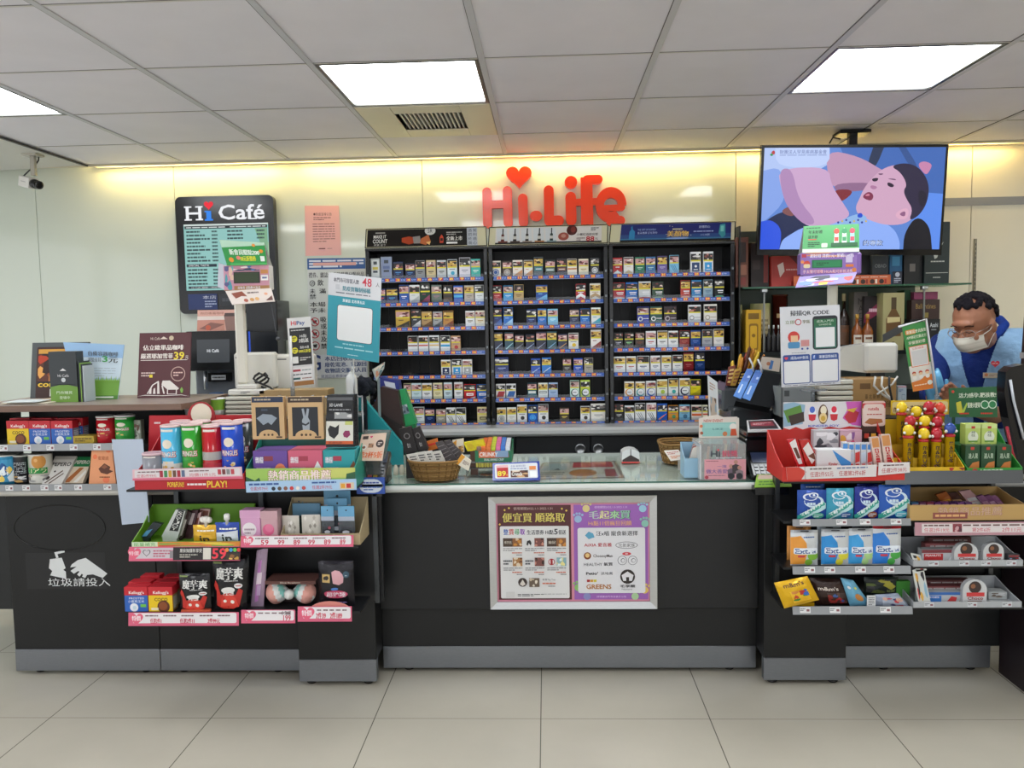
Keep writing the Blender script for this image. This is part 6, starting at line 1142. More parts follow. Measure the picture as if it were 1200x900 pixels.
for u,v,c in ((.17,.04,'#d8c88a'),(.06,.15,'#9ab8d8'),(.93,.045,'#9ac8dc'),(.96,.20,'#8ac0b0'),(.05,.87,'#8fc070'),(.95,.90,'#e0c060'),(.17,.965,'#8a8ac0'),(.82,.965,'#a8c89a')): paw(u,v,.05,c)
b.RR(.05,.24,.96,.93,.03,'#dcdce0'); b.PG([(.15,.32),(.2,.28),(.26,.30),(.28,.34),(.2,.36)],'#5aa0c0'); b.T('汪x喵 寵食新選擇',.30,.275,.86,.325,'#33353c',b=.012)
b.T('AiXIA 愛喜雅',.14,.40,.51,.44,'#b8404a',b=.02); b.C(.71,.425,.15,'#3a3c44',ry=.037); b.C(.71,.425,.143,'#dcdce0',ry=.032); b.T('元氣家族',.6,.405,.82,.445,'#33353c')
b.C(.18,.535,.05,'#8a4a24'); b.C(.18,.53,.03,'#e0c080'); b.T('ChooosyMan',.26,.52,.52,.56,'#3a2c2a',b=.01); b.C(.71,.515,.06,'#c83a44',ry=.018); b.T('鮮',.69,.505,.73,.525,'#f0e8e8')
for u in (.65,.79):
    b.C(u,.585,.063,'#4a4c54'); b.C(u,.585,.057,'#dcdce0'); b.C(u+.01,.585,.03,'#4a4c54'); b.C(u+.012,.586,.024,'#dcdce0')
b.T('HEALTHY',.13,.61,.38,.64,'#4a4c54'); b.T('氣質',.40,.605,.52,.64,'#33353c',b=.02); b.T("Petio'",.16,.705,.32,.735,'#22242a',b=.022); b.T('派地奧',.36,.705,.52,.735,'#4a4c54')
for k,c in enumerate(('#a82c2c','#d8a02c','#d8c83a')): b.R(.17+.045*k,.785,.21+.045*k,.81,c)
b.T('GREENS',.16,.835,.50,.885,'#b8783a',b=.02); b.C(.72,.755,.10,'#2c2420'); b.PG([(.64,.74),(.72,.70),(.80,.74),(.78,.80),(.66,.80)],'#dcdce0'); b.R(.70,.76,.74,.83,'#2c2420'); b.T('毛掌櫃',.62,.84,.82,.87,'#22242a',b=.02); b.T('Nature',.64,.88,.78,.895,'#4a4c54')
b.T('詳情請洽門市及官方公告',.3,.955,.7,.975,'#e0c8e8')
b.part('printed_posters',t)
# ---------------------------------------------------------------- red wall sign
def cap(P,r,n=8): # rounded stroke polygon outline from a to b
    (x0,z0),(x1,z1)=P; a=math.atan2(z1-z0,x1-x0); o=[]
    for k in range(n+1): t=a-math.pi/2+math.pi*k/n; o.append((x1+r*math.cos(t),z1+r*math.sin(t)))
    for k in range(n+1): t=a+math.pi/2+math.pi*k/n; o.append((x0+r*math.cos(t),z0+r*math.sin(t)))
    return o
RD='#f2441c'
SY=WY-.04
def sp(px,py): v=W(px,py,SY); return (v.x,v.z)
rr_=lambda p:(W(600+p,230,SY).x-W(600,230,SY).x)
t=Th('store_sign','large raised red wall sign with rounded letters and a heart','sign',(sp(648,265)[0],SY,sp(648,265)[1]))
def letter(strokes,extra=None,hole=None,name='letter'):
    b=B()
    for k,s_ in enumerate(strokes):
        a,c,w=s_; 
        b.prism(cap((sp(*a),sp(*c)),rr_(w)),SY-.0006*k,WY-.001,RD,'g')
    if extra: extra(b)
    return b.part(name,t)
letter([((570.5,225),(571.5,262),5.4),((594.5,223.5),(595.5,261),5.4),((571,240),(595,239),4.6)])
letter([((612.5,232.5),(613.5,260.5),5.6)])
letter([((627,253),(629.5,252.9),5.9)],name='dot')
letter([((643,223),(643.5,258),5.8),((644,259),(655,258.5),6)])
letter([((668.8,231),(669.5,258),6.2)]); letter([((669,213.4),(669.1,213.4),7.3)],name='dot')
letter([((688,211),(688,258),5),((688,210.5),(701,210),5.2),((676,237),(700,236),4)],extra=lambda b:b.prism([sp(680.5,208),sp(694,207),sp(695.5,264),sp(681,265.5)],SY-.002,WY-.001,RD,'g'))
b=B()
P=[]; co=sp(716,240); ro=rr_(18); ri=rr_(8)
outer=[];inner=[]
N_=34
for k in range(N_+1):
    a=math.radians(-2+ (312)*k/N_); 
    outer.append((co[0]+ro*math.cos(a),co[1]+rr_(20.5)*math.sin(a))); inner.append((co[0]+ri*math.cos(a),co[1]+rr_(8)*math.sin(a)))
for k in range(N_):
    q=[outer[k],outer[k+1],inner[k+1],inner[k]]; b.prism(q[::-1],SY,WY-.001,RD,'g')
b.prism(cap((sp(706,244),sp(729,243)),rr_(3.6)),SY-.0003,WY-.001,RD,'g'); b.prism(cap((sp(716,259),sp(727,258.5)),rr_(5.6)),SY-.0002,WY-.001,RD,'g'); b.part('letter',t)
b=B(); hc=sp(608,206); P=[]
for i in range(36):
    a=2*math.pi*i/36; x=16*math.sin(a)**3; y=13*math.cos(a)-5*math.cos(2*a)-2*math.cos(3*a)-math.cos(4*a); P.append((hc[0]+rr_(15)*x/16,hc[1]+rr_(14.5)*y/16))
b.prism(P[::-1],SY,WY-.001,RD,'g'); b.part('heart',t)
# ---------------------------------------------------------------- security camera
ce=W(38,176,4.3)
t=Th('security_camera','white box security camera on a bracket under the ceiling at the left','security camera',(ce.x,4.3,W(40,220,4.3).z))
b=B(); b.box(ce.x-.04,ce.x+.04,4.26,4.34,ZC-.018,ZC-.0005,'#b8b4a8','g',.003); b.box(ce.x-.012,ce.x+.012,4.288,4.312,W(38,206,4.3).z,ZC-.018,'#b0aca0','g',.002); b.part('bracket',t)
v=W(35,214,4.28); M=Matrix.Translation((v.x,4.28,v.z))@Matrix.Rotation(math.radians(-28),4,'Z')@Matrix.Rotation(math.radians(14),4,'Y')
b=B(M); b.box(-.055,.035,-.03,.03,-.027,.027,'#d4d2cc','g',.004); b.on(Frame((-.055,-.0305,.027),(.03,-.0305,.027),(.03,-.0305,-.027),(-.055,-.0305,-.027))); b.LN(.3,.4,.8,.55,1,'#8a8a8a',3); b.part('housing',t)
b=B(M@Matrix.Translation((.035,0,0))@Matrix.Rotation(math.pi/2,4,'Y')); b.lathe(0,0,[(.024,0),(.024,.018),(.02,.02),(.018,.045),(.021,.046),(.021,.054),(.012,.055)],'#141414','g',18); b.part('lens',t)
b=B(); P=[W(*q,4.32) for q in ((46,178),(45,188),(40,196),(34,200),(27,207),(26,214))]; b.tube([tuple(p) for p in P],.004,'#2a2a2a','g',6); b.part('cable',t)
# ---------------------------------------------------------------- middle counter, right half
cx=W(798,515,3.62).x
t=Th('wicker_basket','brown wicker basket with folded paper behind the clear donation box','basket',(cx,3.62,CT))
b=B(); v0=W(779,545,3.6).x; v1=W(822,545,3.6).x; w0=W(774,515,3.6).x; w1=W(828,515,3.6).x; wicker(b,(v0+v1)/2,3.63,CT+.004,W(798,519,3.6).z,(v1-v0)/2,.08,(w1-w0)/2,.105); b.part('woven_body',t)
b=B(); f=tilted(b,[(797,526),(820,513),(822,531),(805,531)],3.50,.002,'#c9d0da'); b.face([f.pt(0,1,-.002),f.pt(.5,1,-.01),Vector((f.pt(.5,1).x,3.51,CT)),Vector((f.pt(0,1).x+.01,3.51,CT))],'#c0c8d4'); b.thing('folded_paper','white folded paper leaning at the basket beside the donation box','paper')
b=B(); f=FQ([(778,528),(795,528),(803,538),(786,540)],[3.47,3.47,3.42,3.42]); b.slab(f,.002,'#d8d0c8'); b.LN(.1,.15,.9,.45,2,'#a84a4a',3); b.LN(.15,.55,.85,.85,2,'#c87a4a',5); p=f.pt(.7,1); b.box(p.x-.01,p.x+.01,3.43,3.434,CT,p.z,'#c8c0b8'); b.thing('leaflet','white leaflet with red print in front of the right basket','leaflet')
t=Th('brochure_box','pale blue open cardboard box of striped leaflets beside the donation box','box',(W(808,560,3.3).x,3.32,CT))
b=B(); x0=W(801,560,3.28).x; x1=W(820,560,3.28).x; z1=W(810,536,3.28).z; tray(b,x0,x1,3.26,3.36,CT,z1-CT,z1-CT+.05,'#8fb4cc'); b.part('tray',t)
b=B()
for k in range(6): f=FQ([(812,520+k),(821,517+k),(820,545),(804,548)],3.34-.012*k); b.slab(f,.002,['#d8d4cc','#a83a3a','#e0ded8','#3a4a7a','#c8643a','#dcd8d0'][k]) 
b.part('leaflets',t)
# donation box
f=FR(820,521,874,565,3.215,CT); g=f.c
t=Th('donation_box','clear acrylic donation box with a pink front card and a Hi logo','donation box',((g[0].x+g[1].x)/2,3.28,CT))
x0,x1,z0,z1=g[0].x,g[1].x,CT,g[0].z; yb=3.38; zk=W(845,517,3.38).z
b=B(); b.box(x0,x1,3.215,3.218,z0,z1,(.9,.92,.92),'c'); b.box(x0,x0+.003,3.218,yb,z0,z1,(.9,.92,.92),'c'); b.box(x1-.003,x1,3.218,yb,z0,z1,(.9,.92,.92),'c'); b.box(x0,x1,3.215,yb,z1,z1+.003,(.9,.92,.92),'c'); b.box(x0,x1,yb,yb+.003,z0,z1+.003,(.9,.92,.92),'c'); b.part('case',t)
b=B(); b.box(x0+.001,x0+.006,3.216,yb,z0+.001,z1,'#d8d8dc','g'); b.part('white_edge',t)
b=B(); b.on(Frame(Vector((x0,3.2145,z1)),Vector((x1,3.2145,z1)),Vector((x1,3.2145,z0)),Vector((x0,3.2145,z0))))
b.R(.1,.42,1,.99,'#d89aa4'); b.LN(.14,.45,.4,.49,1,'#8a4a5a',3); b.T('一塊',.38,.58,.58,.66,'#6a5a9a',b=.01); b.T('做大善愛',.14,.70,.60,.82,'#6a5a9a',b=.01); b.LN(.18,.86,.55,.90,1,'#8a6a7a',6); b.C(.15,.93,.04,'#a83a4a')
for u,v,c in ((.68,.62,'#6a5a6a'),(.78,.5,'#3a3438'),(.86,.66,'#8a7a80')): b.C(u,v,.045,'#b8897a'); b.PG([(u-.07,v+.33),(u-.08,v+.1),(u,v+.05),(u+.08,v+.1),(u+.08,v+.33)],c)
b.C(.68,.9,.07,'#24242c'); b.C(.86,.9,.07,'#24242c')
b.T('Hi',.24,.18,.44,.34,'#2c3440',b=.02); b.C(.40,.15,.02,'#c82838'); b.T('捐獎',.48,.17,.82,.34,'#d0486a',b=.022); b.LN(.35,.36,.9,.40,1,'#c8ccd4',3); b.part('front_card',t,'pink card with a family picture')
b=B()
for k in range(6): b.prism([(x0+.02+.026*k,z0+.001),(x0+.03+.026*k,z0+.001),(x0+.045+.026*k,z1-.012),(x0+.035+.026*k,z1-.01)],3.24+.018*k,3.243+.018*k,['#c8a088','#7aa89c','#6a6a6a','#d8c8a8','#4a5a7a','#b86a5a'][k])
b.part('receipts',t)
b=B(); f=FR(819,490,866,521,3.375,z1+.003); f2=Frame(f.c[0],f.c[1],f.c[2],f.c[3]); b.slab(f2,.002,'#d8cfc4'); b.PG([(0,0),(.2,-.1),(.45,-.18),(.6,-.05),(.95,-.06),(1,.1),(1,1),(0,1)],'#d8cfc4'); b.R(.08,.22,.92,.92,'#8fc4bc'); b.R(.14,.3,.9,.5,'#9accc4'); b.T('NEW EVENT',.12,.06,.6,.2,'#b84a3a',b=.02); b.T('LIKE',.35,.5,.6,.6,'#3a6a6a'); b.C(.85,.45,.09,'#e6e2da'); b.PG([(.78,.9),(.8,.55),(.92,.55),(.95,.9)],'#c8502c'); b.C(.65,.8,.06,'#c87a4a'); b.C(.06,.4,.04,'#d87a4a'); b.C(.07,.75,.04,'#a85a3a'); b.part('header_card',t)
b=B(); f=FQ([(829,440),(840,448),(842,492),(831,492)],[3.45,3.39,3.39,3.45]); f=Frame(f.c[0],f.c[1],f.c[2],f.c[3]); b.slab(f,.002,'#c8ccd0'); b.LN(.2,.1,.8,.3,3,'#a88a7a',2); b.PH(.2,.45,.85,.9,['#b8a898','#6a5a4c','#8aa0b0'],4,5); q=f.c; b.box(q[3].x,q[3].x+.004,3.44,3.45,CT,q[3].z,'#c0c4c8','g'); b.thing('card_standee','tall narrow grey printed card standing behind the donation box','card')
# dark till console
t=Th('till_console','black sloped till console holding two blue cards beside the white poster','till console',(W(880,560,3.6).x,3.6,CT))
b=B(); b.box(W(856,540,3.62).x,W(905,540,3.62).x,3.60,3.86,CT,W(880,478,3.62).z,'#3c4043','g',.01); b.box(W(846,540,3.7).x,W(890,540,3.7).x,3.70,3.88,W(880,482,3.7).z,W(870,455,3.7).z,'#565a5e','g',.01); b.part('body',t)
b=B(); f=FQ([(878,432),(917,438),(903,478),(862,470)],[3.62,3.60,3.5,3.52]); b.slab(f,.04,'#15171a','b'); b.part('sloped_panel',t); f0=f
b=B(); b.on(Frame(f0.pt(-.10,.0,.004),f0.pt(.12,.0,.004),f0.pt(.10,.98,.004),f0.pt(-.10,.98,.004)))
for k in range(2):
    fr=Frame(f0.pt(-.06+.26*k,.02,.003),f0.pt(.16+.26*k,.0,.003),f0.pt(.12+.26*k,.92,.003),f0.pt(-.12+.26*k,.88,.003)); b.slab(fr,.003,'#3a7ac8'); b.R(.1,.05,.9,.45,'#2c62b8'); b.RR(.3,.55,.5,.85,.08,'#b8d4f0'); b.LN(.55,.2,.85,.35,1,'#a8c8ec',3)
b.part('blue_cards',t,'two bright blue cards')
b=B()
for k in range(2): p=f0.pt(.12+.26*k,.02,.005); b.tube([tuple(p+Vector((0,0,-.01))),tuple(p+Vector((-.005,-.01,.02))),tuple(p+Vector((-.02,-.01,.05)))],.004,'#d8dade','g',6)
b.part('white_clips',t)
b=B(); f=FQ([(893,418),(915,420),(913,436),(890,432)],3.62); b.slab(f,.002,'#d0c4b8'); b.PG([(.45,.9),(.5,.2),(.65,.25),(.62,.9)],'#4a7ab8'); b.C(.4,.5,.1,'#b87a5a'); b.box(f.c[3].x+.01,f.c[3].x+.016,3.622,3.63,CT,f.c[3].z+.01,'#3a3c40'); b.thing('leaflet','small beige card with a blue figure above the black till console','card')
t=Th('candy_bundle','bunch of gold and red wrapped candy sticks upright beside the cigarette rack','candy',(W(870,465,3.72).x,3.72,W(870,455,3.7).z))
rg=random.Random(9); zb0=W(868,455,3.7).z
b=B(); v=W(868,455,3.75); b.lathe(v.x,3.78,[(.05,zb0+.0005),(.06,zb0+.05)],'#1c1c20','g',16); b.part('holder',t)
for k in range(15):
    px=852+k*2.8; top=W(px+rg.uniform(2,10),403+abs(k-9)*2.4+rg.uniform(0,6),3.74); bot=W(858+k*1.3,452,3.74)
    b=B(); y=3.74+.012*(k%4); b.tube([(bot.x,y,zb0+.01),((bot.x+top.x)/2,y,(zb0+top.z)/2),(top.x,y,top.z-.012),(top.x+.002,y,top.z)],.007,['#c89a2c','#8a2c1c','#d8b840','#4a2418','#b87a28'][k%5],'f',6,[.006,.009,.008,.003]); b.part('wrapped_stick',t)
for k in range(5):
    b=B(); f=FQ([(854+7*k,430+3*k),(862+7*k,428+3*k),(860+6*k,452),(850+6*k,452)],3.69-.004*k); b.slab(f,.008,['#7a3a2c','#c8a04a','#2a1c18','#5a2c20','#d8c03a'][k],'f'); b.LN(.2,.1,.8,.9,4,['#d8b870','#7a3a2c','#c8a04a','#d8b040','#3a2418'][k],k); b.part('wrapped_bar',t)
b=B(); f=FQ([(843,446),(851,449),(849,458),(838,454)],3.66); b.slab(f,.01,'#6a5a6a','f'); b.part('wrapped_bar',t)
# card reader column at the right end of the glass
t=Th('card_terminal','black card reader column with a white rimmed top screen and a green leaflet','card terminal',(W(895,560,3.3).x,3.32,CT))
x0=W(874,555,3.30).x; x1=W(912,555,3.30).x
b=B(); b.box(x0,x1,3.31,3.50,CT,W(893,514,3.31).z,'#1a1c20','g',.006); b.box(x0-.005,x1+.01,3.27,3.46,W(893,512,3.28).z,W(893,506,3.28).z,'#121316','g',.004); b.part('column',t)
b=B(); 
zt_=W(893,497,3.40).z
a=[W(875,498,3.42),W(907,494,3.44),W(916,504,3.26),W(877,508,3.24)]; zz=W(893,505,3.26).z
pl=[Vector((a[0].x,3.42,zz+.022)),Vector((a[1].x,3.44,zz+.022)),Vector((a[2].x,3.26,zz+.004)),Vector((a[3].x,3.25,zz+.004))]
f=Frame(*pl); b.slab(f,.008,'#d8d8da','g'); b.R(.06,.08,.94,.9,'#2a2226'); b.R(.12,.2,.88,.62,'#8a2c3c'); b.LN(.2,.3,.8,.5,2,'#d8b0b8',3); b.part('top_screen',t,'white rimmed screen with dark red picture')
M=Matrix.Translation((W(897,548,3.22).x,3.25,W(897,548,3.22).z))@Matrix.Rotation(math.radians(38),4,'X')
b=B(M); b.box(-.055,.055,-.06,.07,-.02,.01,'#141518','g',.006); b.box(-.042,.042,.01,.062,.01,.0125,'#3c4664','g')
for i in range(4):
    for j in range(3): b.box(-.04+i*.021,-.026+i*.021,-.05+j*.018,-.037+j*.018,.01,.013,'#3a3e44','g')
b.part('keypad',t)
b=B(); f=FQ([(887,556),(923,555),(928,570),(884,571)],[3.20,3.20,3.12,3.12]); b.slab(f,.002,'#8ab83a'); b.R(.05,.05,.6,.4,'#c8b0a0'); b.LN(.1,.5,.9,.9,2,'#4a7a2a',3); b.PG([(.7,0),(1,0),(1,.5)],'#5aa84a'); q=f.c; b.box(q[3].x+.005,q[2].x-.01,3.125,3.185,q[3].z-.03,q[3].z-.004,'#101113','g'); b.part('green_leaflet',t)
# ---------------------------------------------------------------- right front rack
xa=W(908,650,3.12).x; xm=W(1067,640,YF).x; xb=W(1203,640,YF).x; xl0=W(922,640,YF).x
t=Th('display_rack','black slotted rack holding gum and sweets in front of the right pillar','rack',((xa+xb)/2,3.10,R4-.03))
b=B(); b.box(xa,xb,3.142,3.158,R4-.03,R1-.004,'#17181a','d'); b.part('back_panel',t)
for x in (xa,xm+.02,xb-.03): b=B(); b.box(x,x+.016,3.115,3.141,R4-.03,R1-.004,'#54575a','m'); b.part('upright',t)
for z in (R1,R2,R3,R4): b=B(); b.box(xl0-.01,xb,YF+.004,3.114,z-.010,z-.002,'#1b1c1e','d'); b.part('shelf',t)
def rail(px0,px1,py0,py1,us,seed,name,col='#8e9194',w=.09):
    zz0=W(px0,py1,YF).z; zz1=W(px0,py0,YF).z; b=B(); f=Frame((W(px0,py1,YF).x,YF-.006,zz1),(W(px1,py1,YF).x,YF-.006,zz1),(W(px1,py1,YF).x,YF-.012,zz0),(W(px0,py1,YF).x,YF-.012,zz0)); b.slab(f,.002,col,'g'); tags(b,f,us,seed,.08,.8,w); return b.part('price_rail',t,name),f
rail(928,1066,608,616,[.06,.37,.57,.83],1,'clear rail with four small tags')
rail(928,1066,663,672,[.10,.27,.53,.77],6,'clear rail with four small tags')
rail(928,1068,710,719,[.06,.31,.73],11,'clear rail with three small tags')
rail(1036,1197,552,567,[],1,'long grey clear rail below the yellow and green trays','#55585c')
rail(1070,1200,617,627,[],1,'pinkish price rail'); 
b=B(); f=Frame((W(1070,612,YF).x,YF-.014,W(1100,611,YF).z),(xb,YF-.014,W(1100,611,YF).z),(xb,YF-.016,W(1100,626,YF).z),(W(1070,626,YF).x,YF-.016,W(1100,626,YF).z)); b.slab(f,.0015,'#b88a94'); b.R(.06,.1,1,.8,'#d8d0d0'); b.LN(.08,.12,.3,.35,1,'#6a4a4a',3); b.LN(.42,.12,.95,.35,1,'#6a4a4a',4); b.T('任選2件19元',.08,.42,.3,.75,PR); b.T('第2件6折',.5,.42,.66,.75,PR); b.T('2件11元',.76,.42,.93,.75,PR); b.PH(.33,.12,.41,.75,['#8a3a44','#c8a0a4','#5a2c3c'],2); b.part('price_rail',t,'pale price rail with red prices')
# red chocolate tray
x0=W(917,570,YF-.01).x; x1=W(1060,565,YF-.01).x
t=Th('display_tray','red cardboard tray of chocolate bars with a white and pink egg header','display tray',((x0+x1)/2,3.0,R1))
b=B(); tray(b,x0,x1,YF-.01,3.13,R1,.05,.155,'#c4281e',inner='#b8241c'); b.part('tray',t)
zt_=lambda px,py,Y: W(px,py,Y).z
b=B(); f=FR(918,471,1009,503,3.128); b.slab(f,.003,'#d8d6da'); b.PG([(0,1.5),(0,.93),(.08,1.0),(.16,.9),(.25,1.0),(.35,.92),(.48,1.0),(.6,.9),(.72,.98),(.85,.9),(1,.97),(1,1.5)],'#c4281e')
b.PG([(.0,.05),(.13,.0),(.28,.1),(.25,.8),(.0,.9)],'#8ab0c8'); b.PG([(.0,.3),(.22,.1),(.26,.6),(.06,.75)],'#5a8a3a'); b.PG([(.06,.5),(.26,.35),(.27,.7),(.1,.85)],'#3a2c24')
for u,c1,c2 in ((.37,'#4a6ac8','#c8283a'),(.65,'#d82c4a','#c82c3a')):
    b.C(u,.42,.048,'#e6e6ea',ry=.26); b.PG([(u-.05,.45),(u+.05,.45),(u+.04,.65),(u,.70),(u-.04,.65)],c2); b.C(u,.28,.035,c1,ry=.12)
b.C(.51,.45,.065,'#5a3a24',ry=.36); b.C(.515,.3,.04,'#e8e0c8',ry=.16); b.C(.51,.58,.05,'#e0c890',ry=.18); b.C(.51,.6,.03,'#c8a03a',ry=.1)
b.PG([(.80,.0),(1,0),(1,.9),(.88,.85),(.76,.6),(.82,.3)],'#c85ab0'); b.PG([(.78,.55),(.86,.25),(.97,.4),(.93,.75),(.84,.8)],'#b82c3a'); b.PG([(.80,.3),(.95,.22),(.9,.4)],'#d8b03a'); b.T('KINDER JOY',.32,.83,.72,.93,'#5a6ac0',b=.02); b.part('egg_header',t,'white and pink header with eggs')
b=B(); f=FR(1010,470,1037,512,3.10); b.slab(f,.003,'#3a2018'); b.RR(.0,.0,1.0,.7,.12,'#d8bab0'); b.R(0,.06,1,.2,'#c82c34'); b.C(.06,.12,.03,'#c82c34'); b.RR(.05,.08,.95,.66,.15,'#dcc8c0'); b.T('nutella',.25,.17,.72,.26,'#b8242c',b=.02); b.LN(.2,.34,.85,.40,1,'#b85a50',3); b.PG([(.1,.6),(.3,.48),(.85,.5),(.9,.6),(.4,.66)],'#a8683c'); b.R(0,.74,1,1,'#3a1c14'); b.part('spread_header',t,'pale header card over dark brown')
b=B()
f=Frame((x0+.01,YF-.018,zt_(980,546,YF)),(W(1025,556,YF).x,YF-.018,zt_(980,544,YF)),(W(1025,560,YF).x,YF-.014,zt_(980,558,YF)),(x0+.015,YF-.014,zt_(980,561,YF))); b.slab(f,.0015,'#d8d4d4'); b.PG([(0,1),(0,0),(.14,.0),(.22,.4),(.16,1)],'#c84034'); b.R(.2,.0,.21,1,'#b8a8a8'); b.T('任選2件55元',.26,.42,.52,.85,'#b8303a'); b.T('任選第2件6折',.58,.42,.88,.85,'#b8303a'); b.LN(.26,.08,.5,.3,1,'#6a5a5a',3); b.LN(.56,.08,.9,.3,1,'#6a7aa0',4); b.part('price_card',t)
b=B(); f=Frame((W(1027,550,YF).x,YF-.02,zt_(1040,541,YF)),(W(1063,550,YF).x,YF-.02,zt_(1040,541,YF)),(W(1064,550,YF).x,YF-.016,zt_(1040,553,YF)),(W(1027,550,YF).x,YF-.016,zt_(1040,556,YF))); b.slab(f,.0015,'#dcd6d6'); b.T('任選2件38元',.1,.45,.9,.85,'#b8303a'); b.LN(.15,.12,.8,.32,1,'#6a4a4a',3); b.part('price_card',t)
rt=R1+.0035
def block(px,Y,d,zb,col,lab,cat,grp,art=None,m='p',name=None,r=.001):
    b=B(); f=FR(*px,Y); g=f.c; b.box(g[0].x,g[1].x,Y,Y+d,zb,g[0].z,col,m,r); b.on(Frame(g[0],g[1],Vector((g[2].x,Y,zb)),Vector((g[3].x,Y,zb))))
    if art: art(b)
    return b.thing(name or cat.replace(' ','_'),lab,cat,grp)
CB='chocolate bars in the red tray'
def lean(pts,Y,th,zb,col,lab,art,grp,name='chocolate_bar',cat='chocolate bar',m='f'):
    b=B(); f=FQ(pts,Y); b.slab(f,th,col,m); art(b); xm_=(f.c[2].x+f.c[3].x)/2; zl=max(f.c[2].z,f.c[3].z)
    if zl>zb+.002: b.box(min(f.c[2].x,f.c[3].x)+.003,max(f.c[2].x,f.c[3].x)-.003,Y+.001,Y+th-.001,zb,zl,col,m)
    return b.thing(name,lab,cat,grp)
lean([(923,516),(933,514),(943,546),(935,548)],2.97,.02,rt,'#c8242c','red and white chocolate bar leaning at the far left of the red tray',lambda b:(b.PG([(.1,.1),(.9,0),(.8,.9),(.3,.9)],'#dcd8d8'),b.PG([(.3,.3),(.7,.3),(.8,.7),(.4,.7)],'#5a3020')),CB)
lean([(937,516),(948,515),(962,545),(946,548)],2.98,.02,rt,'#b82820','second red bar with a white wave leaning in the red tray',lambda b:(b.PG([(.1,.3),(.8,.1),(.95,.7),(.4,.9)],'#e0dcd8'),b.PG([(.3,.6),(.9,.5),(.8,.8)],'#6a3a24')),CB)
block((953,504,983,521),3.08,.03,rt,'#b8b8bc','grey and white picture box at the back of the red tray','box',None,lambda b:b.PH(.03,.05,.97,.5,['#c8c8cc','#3a3c44','#8a8c94','#e6e6ea'],3,7))
block((984,504,1010,521),3.085,.03,rt,'#c8a0b0','pink picture box at the back of the red tray','box',None,lambda b:b.PH(.03,.05,.97,.5,['#d0a8b8','#c83a6a','#e8d8e0','#8a5a9a','#d8a03a'],5,8))
block((957,527,997,552),2.965,.05,rt,'#d8dadc','large white milk chocolate box with a blue wave in the red tray','box',None,lambda b:(b.PG([(.45,0),(.8,.3),(1,.45),(1,1),(.9,.9),(.6,.35)],'#3a8ad0'),b.T('Kinder',.35,.45,.62,.56,'#b8302c',b=.02),b.T('8/12',.35,.62,.55,.75,'#b8302c'),b.C(.86,.75,.1,'#2c3040',ry=.12)))
for k in range(5): block((987+7.2*k,519+(k==0)*-1,993.6+7.2*k,550),2.985,.02,rt,'#d8dade','white and red slim chocolate bar, %s in the row right of the milk box'%ORD[k],'chocolate bar',CB,lambda b:(b.R(.1,.05,.9,.2,'#4a8ad0'),b.PG([(.1,.3),(.9,.25),(.9,.55),(.1,.6)],['#c83a34','#b8c8d8'][k%2]),b.R(.2,.62,.8,.68,'#c83a34'),b.LN(.2,.7,.8,.8,1,'#5a7ab0',k)),'f','chocolate_bar')
for k,(a,c) in enumerate(((1024,1034),(1036,1047))): lean([(a-4,513-3*k),(c-4,512-3*k),(c+1,546),(a+1,547)],2.97,.018,rt,'#dcc8bc','cream spread bar with red lettering, %s of the pair'%['left','right'][k],lambda b:(b.R(.1,.02,.9,.35,'#c88a50'),b.TV('nutella',.3,.38,.75,.95,'#b8242c',b=.02)),'spread bars in the red tray')
for k,c in enumerate(('#b83a2c','#d8a02c','#a82c5a')): block((1012+8*k,507,1019+8*k,516),3.08,.02,rt,'#2c1c18','small %s topped sweet at the back behind the spread bars'%['red','yellow','pink'][k],'sweet','small sweets behind the spread bars',lambda b:b.R(.1,.02,.9,.14,c),'f')
# yellow tray with topped tubes
x0=W(1050,562,YF-.004).x; x1=W(1130,560,YF-.004).x
t=Th('display_tray','yellow and red tray of sweet tubes with round coloured toppers','display tray',((x0+x1)/2,3.0,R1))
b=B(); tray(b,x0,x1,YF-.004,3.12,R1,.045,.19,'#d0a818'); ym=2.93; b.prismx([(YF-.005,R1),(YF-.005,R1+.045),(3.02,R1+.10),(3.12,R1+.21),(3.12,R1)],x0-.001,x0-.0002,'#c02c24'); f=Frame((x0,YF-.0045,R1+.045),(x1,YF-.0045,R1+.045),(x1,YF-.0045,R1),(x0,YF-.0045,R1)); b.on(f); b.LN(.3,.3,.7,.5,1,'#6a4a10',3); b.PH(.76,.05,1,.8,['#d0a818','#8a3a1c','#a82c24'],4,4); b.part('tray',t)
b=B(); f=FR(1044,469,1112,486,3.117); b.slab(f,.003,'#d8b420'); b.RR(.02,.1,.98,.9,.04,'#d8c890'); b.T("m&m's",.05,.3,.3,.8,'#4a2c18',b=.022); b.T('造型糖罐',.33,.35,.60,.8,'#4a3418',b=.015); b.T('69',.70,.12,.9,.85,'#c82c34',b=.022); b.part('header',t)
b=B(); b.box(x0+.004,x1-.004,3.03,3.032,R1+.004,R1+.11,'#c8a018'); b.box(x0+.004,x1-.004,2.975,2.977,R1+.004,R1+.07,'#c8a018'); b.part('step_card',t)
tubes=[(1067,505,2.945,'#e0c020'),(1085,509,2.945,'#e0c020'),(1100,509,2.948,'#b02030'),(1116,503,2.948,'#2a4a9a'),
 (1069,494,2.99,'#b02030'),(1086,494,2.99,'#e0c020'),(1101,495,2.99,'#b02030'),
 (1059,478,3.05,'#e0c020'),(1076,483,3.05,'#e0c020'),(1091,477,3.05,'#b02030'),(1104,479,3.05,'#c8442c')]
